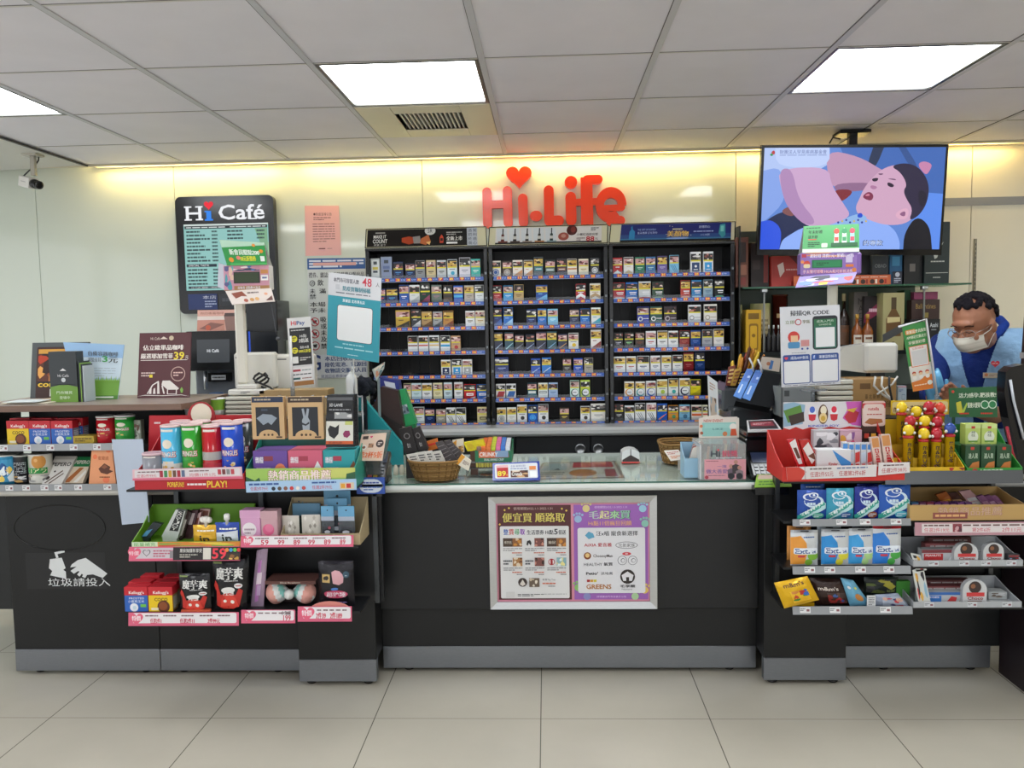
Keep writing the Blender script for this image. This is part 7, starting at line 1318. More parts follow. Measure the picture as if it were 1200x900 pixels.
for k,(px,py,Y,c) in enumerate(tubes):
    v=W(px,py,Y); r=.0165; row=0 if k<4 else 1 if k<7 else 2; i=k if k<4 else k-4 if k<7 else k-7
    t=Th('sweet_tube','yellow sweet tube with a %s ball topper, %s from left in the %s row'%({'#e0c020':'yellow','#b02030':'dark red','#2a4a9a':'blue','#c8442c':'orange red'}[c],ORD[i],['front','middle','back'][row]),'sweet tube',(v.x,Y+.018,rt),'sweet tubes with ball toppers')
    b=B(); zt1=v.z-.020; b.lathe(v.x,Y+.018,[(.0165,rt),(.0165,zt1-.008),(.018,zt1-.008),(.018,zt1),(.008,zt1+.003)],'#d8b01c','g',18,cols=['#d8b01c','#b0242c','#b0242c','#b0242c'])
    b.on(Cyl(v.x,Y+.018,rt,zt1-.008,.0165),.0005); 
    if zt1-.008-rt>.05:
        L=(zt1-.008-rt); v0=.1; v1=min(.95,.09/L)
        for q,ch in enumerate("m&m's"): b.T(ch,.36,v0+(v1-v0)*(q+.1)/5,.62,v0+(v1-v0)*(q+.95)/5,'#3a2010',b=.02)
        b.C(.34,v1*.93,.07,'#7a4a20')
    b.part('tube',t)
    b=B(); b.ball((v.x,Y+.016,v.z),.0195,c,'g',14,1,.9,1.05); b.ball((v.x-.017,Y+.008,v.z-.008),.0055,'#e0ded8','g',8); b.ball((v.x+.017,Y+.008,v.z-.008),.0055,'#e0ded8','g',8); b.part('topper',t)
# green tray
x0=W(1133,560,YF-.004).x; x1=W(1198,558,YF-.004).x
t=Th('display_tray','green tray of boxed grain drinks with a dark green header panel','display tray',((x0+x1)/2,3.0,R1))
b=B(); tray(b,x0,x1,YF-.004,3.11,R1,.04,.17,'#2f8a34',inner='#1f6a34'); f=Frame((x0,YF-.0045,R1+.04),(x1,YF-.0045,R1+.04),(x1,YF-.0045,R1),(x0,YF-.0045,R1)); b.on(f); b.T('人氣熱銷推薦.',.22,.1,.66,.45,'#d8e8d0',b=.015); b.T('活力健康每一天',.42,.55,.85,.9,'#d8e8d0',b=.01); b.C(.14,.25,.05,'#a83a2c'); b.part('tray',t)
b=B(); f=FQ([(1112,455),(1168,453),(1169,489),(1113,489)],3.112); b.slab(f,.003,'#1f5a34'); b.C(.08,.12,.03,'#c83a2c'); b.T('活力感孕.肥孩教!',.2,.18,.98,.34,'#dce4d4',b=.012); b.PG([(.14,.5),(.24,.45),(.28,.85),(.16,.85)],'#c8c03a'); b.PG([(.26,.8),(.36,.5),(.38,.55),(.3,.85)],'#a8c04a'); b.T('挺麥大便軍',.38,.5,.64,.68,'#dce4d4',b=.01); b.C(.74,.58,.09,'#c8d8c8'); b.C(.90,.58,.09,'#c8d8c8'); b.C(.74,.58,.07,'#2a7a4a'); b.C(.90,.58,.07,'#2a7a4a'); b.LN(.2,.82,.4,.92,1,'#c83a2c',3); b.LN(.65,.82,.9,.92,1,'#c83a2c',4); q=f.c; b.box(q[3].x+.01,q[3].x+.02,3.113,3.118,R1+.0005,q[3].z+.01,'#1a4a2c'); b.part('header',t)
gt=R1+.0035
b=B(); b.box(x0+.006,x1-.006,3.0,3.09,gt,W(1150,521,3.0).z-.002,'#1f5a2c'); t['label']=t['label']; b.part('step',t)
gz=W(1150,521,3.0).z-.0015
for k,(a,c) in enumerate(((1131,1149),(1150,1168))): block((a,497,c,521),3.01,.04,gz,'#b8cc6a','small pale green drink box with a white drop, %s one on the step'%['left','right'][k],'drink box','pale green drink boxes',lambda b:(b.R(0,0,1,.2,'#c8d890'),b.C(.5,.62,.34,'#dfe4d0',ry=.28),b.R(.38,.1,.62,.22,'#b83a2c'),b.TV('蘋桂',.38,.32,.64,.62,'#3a5a2c'),b.R(.2,.8,.8,.88,'#6a9a3a')),name='drink_box')
for k,(a,c) in enumerate(((1131,1148),(1149.5,1166),(1168,1185))): block((a,522,c,551),2.955,.035,gt,'#22482c','dark green drink box with an orange fruit, %s from the left in the front'%ORD[k],'drink box','dark green drink boxes',lambda b:(b.R(.35,.05,.6,.14,'#b83a2c'),b.T('達人果',.2,.25,.85,.42,'#c8d8c0'),b.PG([(.1,.8),(.5,.55),(.95,.5),(.95,.7),(.6,.82)],'#c8783a'),b.R(.0,.84,1,1,'#2c5a34')),name='drink_box')
# gum bags
def gum(px,Y,zb,col,lab,grp,art,m='f',d=.012):
    b=B(); f=FR(*px,Y); f=Frame(f.c[0],f.c[1],Vector((f.c[2].x,Y,zb)),Vector((f.c[3].x,Y,zb)),pill(d,.5)); BAG(b,f,d,col,m); art(b); return b.thing('gum_bag',lab,'gum bag',grp)
def air(c2,c3): 
    def g(b):
        b.C(.55,.38,.34,'#c8dcea',ry=.20); b.C(.5,.36,.28,c2,ry=.15)
        for k in range(2): b.C(.42+.12*k,.22-.06*k,.25-.08*k,'#e0e8f0',ry=.12-.04*k); b.C(.42+.12*k,.23-.06*k,.19-.07*k,c2,ry=.085-.03*k)
        b.PG([(.08,.80),(.85,.36),(.97,.45),(.97,.62),(.12,1.0)],'#b8dce0'); b.PG([(.0,.98),(.0,.86),(.1,.82),(.9,.40),(.95,.48),(.14,.95)],'#2a9a8a')
        n='Airwaves'
        for q,ch in enumerate(n): u=.14+.09*q; v=.86-.055*q; b.T(ch,u,v-.11,u+.085,v-(0 if ch!='A' else 0),'#e8f2f0',b=.02)
        b.C(.7,.85,.2,c3,ry=.1); b.LN(.55,.8,.85,.92,2,'#e0e8ee',4)
    return g
AG='blue gum bags on the upper gum shelf'; r2=R2-.0015
gum((934,574,968,614),2.955,r2,'#1f4aa0','dark blue and aqua gum bag at the far left of the upper gum shelf',AG,air('#1f4aa0','#3aa08a'))
gum((968,572,1000,613),2.957,r2,'#3a9ab8','light aqua gum bag, second on the upper gum shelf',AG,air('#3a9ab8','#2a5a9a'))
gum((1001,570,1030,612),2.956,r2,'#1a2c8a','navy gum bag with a brown lower corner, third on the upper shelf',AG,air('#1a2c8a','#8a4a2c'))
gum((1029,568,1066,611),2.955,r2,'#2458b0','blue gum bag, rightmost on the upper gum shelf',AG,air('#2458b0','#4ab0c8'))
for k,(a,c,cc) in enumerate(((938,966,'#2a5ab0'),(1004,1028,'#2a3a9a'),(1033,1062,'#c8c83a'))): gum((a,567,c,600),3.02,r2,cc,['blue gum bag hidden behind the leftmost front bag','violet blue gum bag behind the navy one','yellow topped gum bag behind the rightmost front bag'][k],'rear gum bags on the upper shelf',lambda b:b.LN(.2,.05,.8,.12,1,'#c8d8e8',3))
EG='white and coloured gum bags on the middle gum shelf'; r3=R3-.0015
def ext(c1,c2,top):
    def g(b):
        b.R(0,0,1,.07,top,'f'); b.R(.35,.02,.65,.045,'#2a2c30'); b.PG([(0,.2),(.35,.15),(.55,.35),(.6,.6),(.5,.95),(0,.97)],c1); b.C(.8,.72,.2,c2,ry=.12); b.C(.65,.9,.14,c2,ry=.09)
        b.RR(.10,.49,.96,.67,.06,'#dfe6ee'); b.T('Extra',.14,.51,.92,.65,'#1f4a90',b=.022); b.LN(.45,.16,.85,.22,1,'#3a5a9a',3); b.R(.25,.70,.5,.76,'#c83a4a')
    return g
gum((926,621,958,668),2.955,r3,'#cfd4d8','white gum bag with orange side, leftmost on the middle gum shelf',EG,ext('#e0963a','#7ab03a','#b8bcc0'))
gum((962,620,994,667),2.956,r3,'#cfd4d8','white gum bag with blue side and lemon, second on the middle shelf',EG,ext('#2a8ad0','#d8d03a','#b8bcc0'))
gum((994,619,1023,667),2.957,r3,'#cfd4d8','white gum bag with blue side and pale lime, third on the middle shelf',EG,ext('#3a9ad8','#a8d08a','#b8bcc0'))
gum((1022,616,1055,667),2.955,r3,'#cfd4d8','white gum bag with a red top strip, rightmost on the middle shelf',EG,ext('#2a7ad0','#4aa84a','#c02c34'))
for k,(a,c,cc) in enumerate(((922,950,'#d8944a'),(957,985,'#b8c4cc'),(998,1018,'#7a8088'),(1026,1050,'#c8d0d4'))): gum((a,616,c,655),3.02,r3,cc,'gum bag in the rear row of the middle shelf, %s from the left'%ORD[k],'rear gum bags on the middle shelf',lambda b:b.R(.35,.03,.65,.06,'#2a2c30'))
r4=R4-.0015
b=B(); f=FQ([(907,683),(946,675),(960,703),(919,713)],2.92,bulge=pill(.018,.5)); BAG(b,f,.018,'#e0b018'); b.T("m&m's",.2,.08,.8,.24,'#5a3418',b=.022); b.PH(.3,.4,.8,.85,['#e0b018','#b82c24','#3a8a3a','#c8803a','#2a5ab0','#e0b018'],3,9); b.box(f.c[3].x+.03,f.c[2].x-.01,2.94,2.96,r4,f.c[3].z+.012,'#c89a10','f')
b.thing('sweet_bag','yellow sweet bag tilted at the left end of the lowest right shelf','sweet bag')
b=B(); f=FQ([(948,677),(990,678),(1000,714),(956,715)],2.965,bulge=pill(.018,.5)); f=Frame(f.c[0],f.c[1],Vector((f.c[2].x,2.965,r4)),Vector((f.c[3].x,2.965,r4)),pill(.018,.5)); BAG(b,f,.018,'#33201c'); b.T("m&m's",.15,.28,.7,.42,'#d8ccc4',b=.022); b.PH(.35,.5,.85,.9,['#33201c','#a82c2c','#3a5a9a','#5a3a2c','#8a2c24'],5,9); b.thing('sweet_bag','dark brown sweet bag right of the yellow one','sweet bag')
b=B(); f=FQ([(985,677),(1000,680),(1022,712),(996,714)],2.95,bulge=pill(.012,.5)); f=Frame(f.c[0],f.c[1],Vector((f.c[2].x,2.95,r4)),Vector((f.c[3].x,2.95,r4)),pill(.012,.5)); BAG(b,f,.012,'#6aa8c8'); b.C(.6,.65,.2,'#b87a3a',ry=.14); b.C(.3,.3,.1,'#e8e8e8'); b.C(.7,.3,.08,'#c8c83a'); b.thing('sweet_bag','light blue sweet bag with a round brown picture on the lowest shelf','sweet bag')
b=B(); f=FR(1012,676,1052,712,3.03); f=Frame(f.c[0],f.c[1],Vector((f.c[2].x,3.03,r4)),Vector((f.c[3].x,3.03,r4)),pill(.012,.5)); BAG(b,f,.012,'#26302c'); b.PH(.05,.1,.95,.7,['#26302c','#7a8a4a','#c8c04a','#4a4a4c'],6,9); b.thing('sweet_bag','dark bag with a yellow and green picture behind the others','sweet bag')
block((1050,681,1066,716),3.02,.02,r4,'#4a9a3c','plain green card box at the right end of the lowest gum shelf','box',None,None)
b=B(); f=FQ([(1024,697),(1052,695),(1066,716),(1020,716)],2.945); f=Frame(f.c[0],f.c[1],Vector((f.c[2].x,2.945,r4)),Vector((f.c[3].x,2.945,r4)),pill(.01,.5)); BAG(b,f,.01,'#8a94a8'); b.PH(.3,.2,.95,.95,['#98a2b4','#b82c34','#3a3a6a','#c8a090'],7,7); b.thing('sweet_bag','grey and red sweet bag in front at the right of the lowest shelf','sweet bag')
block((1016,698,1026,716),2.93,.004,r4,'#d0d2d4','small white printed card standing by the light blue bag','card',None,lambda b:b.LN(.15,.1,.85,.8,5,'#6a6c70',3))
# kraft tray upper right
x0=W(1066,612,YF-.004).x
t=Th('display_tray','kraft cardboard tray of purple and brown bars under the yellow tray','display tray',((x0+xb)/2,3.0,R2))
b=B(); tray(b,x0,xb-.01,YF-.004,3.11,R2-.001,.055,W(1120,570,3.11).z-R2,'#b8965c'); f=Frame((x0,YF-.0045,R2+.054),(xb-.01,YF-.0045,R2+.054),(xb-.01,YF-.0045,R2),(x0,YF-.0045,R2)); b.on(f); b.T('熱銷商品推薦',.24,.12,.80,.72,'#a87a6a',b=.022); b.T('熱銷商品推薦',.245,.15,.795,.69,'#c8a890'); b.R(.20,.5,.5,.9,'#8a4a44'); b.LN(.22,.55,.48,.85,1,'#d8a870',3); b.part('tray',t)
t2=R2+.0025
for k in range(8):
    px=1068+9*k; block((px,589,px+8.2,606),2.97+.002*(k%2),.03,t2,['#3a6a94','#6a3a5a','#8a3a50','#5a2c6a','#6a3a7a','#4a2860','#7a4a8a','#5a3a70'][k],'small dark wrapped bar in the kraft tray, %s from the left'%ORD[k],'wrapped bar','small wrapped bars in the kraft tray',lambda b:(b.R(.1,.1,.9,.4,'#a8808a'),b.LN(.15,.15,.85,.35,1,'#e0d0d8',k)),'f','wrapped_bar')
for k,(pts,c,c2,lab) in enumerate((([(1097,580),(1109,576),(1128,603),(1114,604)],'#a85c24','#e0a02c','orange brown bar leaning in the kraft tray'),([(1108,578),(1122,577),(1142,603),(1127,604)],'#4a2c24','#c8a070','dark brown bar leaning beside the orange one'),([(1124,576),(1137,574),(1164,601),(1146,604)],'#c8a0a4','#d8d8dc','pink and white bar leaning in the kraft tray'),([(1145,582),(1152,580),(1172,602),(1160,603)],'#9a6a94','#b88ab0','mauve bar leaning right of the pink one'),([(1153,582),(1160,580),(1180,602),(1170,603)],'#8a5a84','#c8a0c4','purple bar leaning at the right of the kraft tray'),([(1161,582),(1168,581),(1188,602),(1180,603)],'#9a6a94','#b88ab0','last mauve bar at the right end of the kraft tray'))):
    lean(pts,3.03+.006*(k%3),.014,t2,c,lab,lambda b:(b.R(.15,.3,.85,.75,c2),b.LN(.2,.4,.8,.6,2,c,k)),'leaning bars in the kraft tray','wrapped_bar','wrapped bar')
# white trays right
for (ya,yb,zz,nm,k0) in ((637,664,R3,'upper',0),(680,712,R4,'lower',1)):
    x0=W(1070,yb,YF).x
    t=Th('display_tray','white %s tray of picture tubes and rounded packs at the right end'%nm,'display tray',((x0+xb)/2,3.0,zz))
    b=B(); tray(b,x0,xb-.012,YF-.002,3.105,zz-.001,.022 if k0==0 else .02,.06,'#b4b8bc'); f=Frame((x0,YF-.0025,zz+.021),(xb-.012,YF-.0025,zz+.021),(xb-.012,YF-.0025,zz),(x0,YF-.0025,zz)); b.on(f); b.R(0,0,1,1,'#a8acb0'); tags(b,f,[.14,.42,.62,.85] if k0==0 else [.10,.5,.82],20+k0,.1,.9,.09,'#c8ccd0'); b.part('tray',t)
    b=B(); f=FQ([(1067,648+35*k0),(1078,650+33*k0),(1086,668+44*k0),(1074,670+44*k0)] if k0==0 else [(1069,668),(1082,665),(1092,712),(1078,714)],2.935); b.slab(f,.002,'#c8ccc8'); b.PH(.1,.1,.9,.9,['#c8ccc8','#c83a3a','#d8a84a','#2c2c34','#8ab0c8'],3+k0,7); b.part('side_card',t)
    zq=zz+.0025
    for k in range(3):
        Y=2.96+.045*k; a=1080+4*k; 
        block((a+(-3 if k0 else 0),yb-20-7*k+(2 if k0 else 0),1142-2*k,yb-2-7*k),Y,.035,zq+.0005,['#b8bcc0','#8a4a4c','#6a4040'][k],'long picture box in the %s white tray, %s from the front'%(nm,ORD[k]),'sweet box','long picture boxes in the %s white tray'%nm,(lambda b:(b.R(0,0,1,.25,'#7a3038' if k0==0 else '#3a6ab0'),b.R(.04,.3,.40,.9,'#b82c30' if k0==0 else '#3a7ac8'),b.T('PEANUTS' if k0==0 else 'HEROES',.07,.36,.36,.52,'#e6e0e0',b=.02),b.PG([(.5,.8),(.58,.35),(.68,.45),(.66,.8)],'#dadcde' if k0==0 else '#c83a3a'),b.PG([(.72,.85),(.76,.4),(.86,.4),(.88,.85)],'#b82c30' if k0==0 else '#c88a3a'),b.LN(.9,.3,.98,.8,3,'#5a5c60',3))) if k==0 else (lambda b:b.LN(.1,.05,.9,.3,1,'#c8c0c0',k)),name='sweet_box')
    for k,(pa,pb,Y) in enumerate(((1118,1146,2.94),(1152,1176,2.94)) if k0==0 else ((1128,1156,2.94),)):
        b=B(); f=FR(pa,yb-(28 if k0==0 else 33),pb,yb-2,Y); x0_,x1_=f.c[0].x,f.c[1].x; z1_=f.c[0].z; r=(x1_-x0_)/2
        P=[(x0_,zq),(x1_,zq)]+[((x0_+x1_)/2+r*math.cos(math.pi*i/12),z1_-r*.9+r*.9*math.sin(math.pi*i/12)) for i in range(13)]
        b.prism(P,Y,Y+.02,'#c4c6c8','g'); b.on(Frame(Vector((x0_,Y-.0003,z1_)),Vector((x1_,Y-.0003,z1_)),Vector((x1_,Y-.0003,zq)),Vector((x0_,Y-.0003,zq)))); b.C(.5,.3,.26,'#3a2c28'); b.C(.42,.26,.10,'#8a5a3c'); b.R(.15,.5,.9,.65,'#c83a3c'); b.T('Choco',.2,.66,.85,.78,'#8a2c24',b=.02); b.R(.2,.82,.8,.9,'#7a4a34'); b.thing('choco_pack',['rounded clear pack with a dark top picture, %s one in the upper white tray'%['left','right'][k%2],'rounded clear pack with a dark top picture in the lower white tray'][k0],'pack','rounded packs in the white trays' if k0==0 else None)
block((1158,694,1180,708),3.0,.05,R4+.003,'#b0b4b4','clear box of small brown sweets in the lower white tray','box',None,lambda b:b.PH(.1,.1,.9,.7,['#b0b4b4','#6a5a4c','#c8c8c8'],3),'p')
block((1180,650,1194,690),2.95,.02,R3+.003,'#3a3c40','dark and red pack at the far right of the upper white tray','pack',None,lambda b:(b.R(.1,.05,.9,.3,'#8a3a3c'),b.PH(.1,.4,.9,.8,['#3a3c40','#b82c34','#7ab0d0'],4)),'p')
# far right dark furniture
b=B(); b.box(1.765,2.4,3.02,3.27,0,.62,'#20151a','d',.004); b.thing('dark_cabinet','dark maroon cabinet side at the right edge of the photo','cabinet')
t=Th('dark_post','dark brown post with small pale labels at the right edge behind the green tray','post',(W(1199,480,3.4).x+.06,3.6,ZT))
b=B(); xq=W(1190,480,3.50).x; b.prism([(xq,ZT+.0005),(xq+.16,ZT+.0005),(xq+.16,1.62),(xq+.030,1.60)],3.42,3.50,'#2e1c1c','d'); b.part('post',t)
b=B(); 
for y,h in ((413,7),(434,6)): f=FR(1195,y,1200,y+h,3.4195); b.slab(f,.0006,'#8a8688')
b.part('label',t)
b=B(); P=[W(*q,3.30) for q in ((1179,436),(1186,430),(1200,427),(1206,427),(1206,556),(1196,552),(1190,520),(1182,490),(1177,460))]
b.prism([(p.x,p.z) for p in P][::-1],3.30,3.36,'#17171b','g'); b.box(W(1194,556,3.3).x,W(1204,556,3.3).x,3.31,3.35,ZT+.0005,W(1196,552,3.3).z,'#17171b','g'); b.tube([tuple(W(*q,3.29)) for q in ((1184,445),(1188,470),(1196,500),(1200,515))],.005,'#c8ccd4','g',6); b.tube([tuple(W(*q,3.28)) for q in ((1180,500),(1186,530),(1194,550))],.006,'#a82c3c','g',6)
b.thing('black_holder','black curved plastic holder beside the green tray at the right edge','holder')
# ---------------------------------------------------------------- television
tl,tr,br,bl=(W(893,170,4.14),W(1112,169,4.14),W(1103,299,4.23),W(887,299,4.23))
f=Frame(tl,tr,br,bl); n=-f.n
t=Th('television','wide black television hanging from the ceiling and showing a lying baby','television',((tl.x+tr.x)/2,4.25,bl.z))
b=B(); b.slab(f,.035,'#0b0b0d','g'); b.part('bezel',t)
def SPG(b,P,col,m='e'):
    P=[p if 0<p[0]<1 and 0<p[1]<1 else p for p in P]
    for _ in range(2):
        Q=[]
        for i in range(len(P)):
            a,c=P[i],P[(i+1)%len(P)]; ea=a[0] in (0,1) or a[1] in (0,1); ec=c[0] in (0,1) or c[1] in (0,1)
            if ea and ec: Q+=[a,c] if not Q or Q[-1]!=a else [c]; continue
            Q+=[a if ea else (a[0]*.75+c[0]*.25,a[1]*.75+c[1]*.25),c if ec else (a[0]*.25+c[0]*.75,a[1]*.25+c[1]*.75)]
        R_=[]
        for q in Q:
            if not R_ or R_[-1]!=q: R_.append(q)
        if R_[0]==R_[-1]: R_.pop()
        P=R_
    b.PG(P,col,m)
b=B(); s_=Frame(f.pt(.014,.025,.0008),f.pt(.986,.025,.0008),f.pt(.986,.945,.0008),f.pt(.014,.945,.0008)); b.on(s_,.0002); E_='e'
b.R(0,0,1,1,'#5b82cc',E_); SPG(b,[(.42,0),(1,0),(1,.5),(.75,.42),(.5,.3)],'#3f66b0',E_); SPG(b,[(.6,0),(.66,0),(.62,.2),(.57,.18)],'#23304f',E_); SPG(b,[(.74,0),(.78,0),(.86,.2),(.82,.22)],'#33518c',E_); SPG(b,[(.8,.42),(1,.45),(1,1),(.88,1),(.85,.7)],'#5a8ae6',E_)
SPG(b,[(0,0),(.36,0),(.37,.2),(.08,.3),(0,.5)],'#a9bdea',E_); SPG(b,[(0,.22),(.1,.18),(.14,.5),(.02,.72),(0,.72)],'#7f9de0',E_); SPG(b,[(0,.75),(.1,.62),(.25,.6),(.28,.8),(.14,1),(0,1)],'#16224a',E_); SPG(b,[(0,.72),(.06,.70),(.12,.80),(.11,1),(0,1)],'#2a52d8',E_); SPG(b,[(.10,.62),(.16,.56),(.2,.62),(.17,.68)],'#7a4a4c',E_)
SPG(b,[(.14,.88),(.25,.76),(.5,.68),(.62,.68),(.74,.78),(.78,.92),(.78,1),(.11,1),(.12,.92)],'#8aaaf0',E_)
SPG(b,[(.34,.02),(.52,.08),(.66,.22),(.72,.28),(.62,.40),(.40,.40),(.36,.3)],'#b88fae',E_); SPG(b,[(.40,.34),(.64,.34),(.58,.42),(.40,.43)],'#8a6488',E_); SPG(b,[(.40,.40),(.52,.41),(.44,.54),(.40,.48)],'#7a2430',E_)
SPG(b,[(.08,.20),(.36,.18),(.38,.36),(.46,.56),(.50,.66),(.44,.72),(.34,.78),(.24,.76),(.14,.58),(.10,.38)],'#c39fc4',E_); SPG(b,[(.09,.2),(.16,.2),(.2,.5),(.32,.74),(.24,.76),(.14,.58),(.10,.38)],'#a882b0',E_)
SPG(b,[(.06,.0),(.36,.0),(.365,.19),(.07,.19)],'#b7c8f0',E_)
SPG(b,[(.80,.84),(.86,.66),(.94,.76),(.96,1),(.80,1)],'#14141f',E_)
SPG(b,[(.66,.20),(.74,.16),(.82,.2),(.88,.36),(.90,.50),(.86,.66),(.80,.75),(.70,.76),(.62,.72),(.54,.66),(.52,.58),(.54,.50),(.56,.40),(.60,.30)],'#c9a0bc',E_)
SPG(b,[(.70,.18),(.78,.145),(.86,.19),(.92,.34),(.92,.52),(.88,.66),(.82,.72),(.84,.60),(.80,.50),(.78,.42),(.80,.36),(.76,.24)],'#2a2440',E_)
SPG(b,[(.86,.40),(.915,.44),(.90,.58),(.87,.56)],'#1e1a30',E_)
SPG(b,[(.74,.64),(.80,.58),(.82,.62),(.81,.70),(.76,.70)],'#d8a8c0',E_); SPG(b,[(.76,.65),(.80,.61),(.80,.68)],'#8a5a80',E_)
SPG(b,[(.555,.47),(.59,.42),(.62,.46),(.61,.52),(.57,.50)],'#7a2c4c',E_); SPG(b,[(.565,.47),(.59,.44),(.60,.47)],'#c87890',E_)
SPG(b,[(.60,.30),(.64,.29),(.635,.325),(.61,.33)],'#2a1c34',E_); SPG(b,[(.69,.33),(.73,.36),(.72,.39),(.69,.37)],'#2a1c34',E_); SPG(b,[(.68,.30),(.74,.32),(.73,.30)],'#6a4868',E_); SPG(b,[(.60,.36),(.64,.38),(.62,.41),(.595,.39)],'#a8749a',E_); SPG(b,[(.63,.25),(.67,.25),(.65,.27)],'#6a4868',E_)
SPG(b,[(.85,.16),(.88,.13),(.93,.16),(.92,.22),(.90,.27),(.87,.22)],'#c080a8',E_); SPG(b,[(.50,.66),(.56,.64),(.60,.70),(.52,.74),(.46,.76),(.42,.74)],'#8ab0e0',E_)
for k in range(8): b.C(.43+.022*k,.73-.012*(k%3),.006,['#2a3a8a','#c8b060','#3a4a9a'][k%3],E_)
SPG(b,[(.535,.64),(.56,.635),(.565,.68),(.535,.685)],'#1f4ac8',E_)
SPG(b,[(.035,.05),(.05,.02),(.06,.04),(.055,.07)],'#b02c34',E_); SPG(b,[(.03,.06),(.045,.05),(.05,.075),(.035,.08)],'#2a8a4a',E_); b.T('財團法人罕見疾病基金會',.085,.02,.345,.06,'#5a6a9a',E_); b.LN(.085,.065,.345,.078,1,'#7a8ab8',3,E_)
b.T('的專款',.575,.905,.685,.965,'#16245a',E_,b=.02); b.T('的專款',.578,.91,.682,.96,'#c8d8f4',E_)
b.part('screen',t,'lit picture of a baby with bluish light')
m=W(997,165,4.30); zt_=f.pt(.5,.1).z
b=B(); b.box(m.x-.02,m.x+.02,4.26,4.30,zt_-.22,ZC-.0145,'#151517','g',.003); b.box(m.x-.10,m.x+.10,f.pt(.5,.5).y+.036,4.285,zt_-.30,zt_-.20,'#151517','g'); b.box(W(980,160,4.3).x,W(1016,158,4.3).x,4.24,4.36,ZC-.022,ZC-.0045,'#0e0e10','g',.003)
b.tube([tuple(W(972,168,4.22)),tuple(W(976,161,4.22)),tuple(W(985,163,4.22))],.004,'#101012','g',6); b.part('ceiling_mount',t)
# ---------------------------------------------------------------- liquor shelving
LY=4.40
lx0=W(863,400,LY).x; lx1=W(1112,330,LY).x; lA=W(1000,334,4.36).z; lB=W(1000,412,4.36).z; ltop=W(900,264,LY).z
t=Th('liquor_cabinet','dark shelving of whisky boxes and bottles under the television','shelf',((lx0+lx1)/2,4.55,.8685))
b=B(); b.box(lx0+.012,lx1-.04,4.70,4.72,.869,ltop,'#5f6b66','d'); b.part('back_panel',t)
b=B(); b.box(lx0+.012,lx1-.06,4.38,4.699,.869,lB-.20,'#141517','d'); b.box(lx0+.012,lx0+.02,4.40,4.699,lB-.20,ltop,'#1a1c1c','d'); b.part('base_cabinet',t)
b=B(); b.box(lx0+.02,W(1134,330,LY).x,4.36,4.70,lA-.008,lA,(.55,.72,.62),'w'); b.box(lx0+.02,W(1134,330,LY).x,4.358,4.36,lA-.009,lA,'#2f5a44','g'); b.part('glass_shelf',t,'green edged glass shelf')
b=B(); b.box(lx0+.02,lx1-.06,4.36,4.699,lB-.014,lB,'#17181a','d'); b.box(lx0+.02,lx1-.06,4.357,4.36,lB-.016,lB+.004,'#3a3f40','m'); b.part('shelf',t)
b=B()
for px in (896,1084): v=W(px,338,4.37); b.box(v.x-.015,v.x+.015,4.36,4.40,lA-.03,lA-.0095,'#c0c4c4','m',.004); b.box(v.x-.004,v.x+.004,4.375,4.383,lB,lA-.02,'#8a8e8c','m')
b.part('bracket',t)
def lbox(px,Y,z,col,lab,art=None,d=.09,name='liquor_box',cat='liquor box',m='p',grp=None): return block(px,Y,d,z+.0005,col,lab,cat,grp,art,m,name,.0015)
def bottle(px,Y,z,col,capc,lab,lc=None,grp=None):
    a=W((px[0]+px[2])/2,px[3],Y); r=(W(px[2],px[3],Y).x-W(px[0],px[3],Y).x)/2; h=W((px[0]+px[2])/2,px[1],Y).z-z
    t=Th('liquor_bottle',lab,'bottle',(a.x,Y+r,z+.0005),grp)
    b=B(); b.lathe(a.x,Y+r,[(r*.95,z+.0005),(r,z+.006),(r,z+h*.52),(r*.8,z+h*.62),(r*.32,z+h*.72),(r*.28,z+h*.88)],col,'g',20)
    if lc: b.on(Cyl(a.x,Y+r,z,z+h,r),.0005); b.R(.2,.56,.8,.90,lc); b.R(.3,.62,.7,.68,'#7a4a2c')
    b.part('glass',t); b=B(); b.lathe(a.x,Y+r,[(r*.34,z+h*.87),(r*.34,z+h*.985),(r*.3,z+h)],capc,'g',14); b.part('cap',t); return t
lbox((862,278,877,333),4.42,lA,'#7a4a3c','brown boxed bottle at the left end of the top liquor shelf',lambda b:(b.R(.2,.1,.8,.5,'#3a2a28'),b.R(.15,.55,.85,.75,'#a8705a'),b.R(.2,.8,.8,.95,'#8a3a34')))
lbox((880,284,901,333),4.43,lA,'#241a1a','near-black boxed bottle left of the red box on the top liquor shelf',lambda b:(b.R(.7,.2,.95,.9,'#7a2a24'),b.R(.1,.4,.5,.6,'#3a2c2c')))
lbox((904,300,938,333),4.40,lA,'#a8302a','red gift box on the top liquor shelf under the television',lambda b:(b.PG([(.2,.3),(.4,.2),(.45,.5),(.3,.7)],'#e0c8c0'),b.LN(.5,.4,.9,.5,1,'#d8a8a0',3),b.PG([(.6,0),(1,.0),(1,.4)],'#5a1a1c')))
bottle((941,285,957,333),4.44,lA,'#4a2418','#1a1210','dark brown bottle hidden beside the pole display on the top shelf','#8a6a4c')
lbox((1000,298,1021,333),4.46,lA,'#1c1e22','black box behind the orange strip on the top shelf')
lbox((1022,299,1041,333),4.42,lA,'#3c444c','slate grey box with pale letters on the top liquor shelf',lambda b:b.T('OBAD',.15,.3,.85,.42,'#a8b0b4'))
lbox((1042,297,1057,333),4.43,lA,'#2a6a9a','bright blue box on the top liquor shelf right of the slate grey one',lambda b:b.R(.2,.1,.8,.4,'#4a9ac8'))
lbox((1059,296,1081,333),4.42,lA,'#15171a','black box with a small grey label on the top liquor shelf',lambda b:b.R(.3,.35,.6,.6,'#7a7470'))
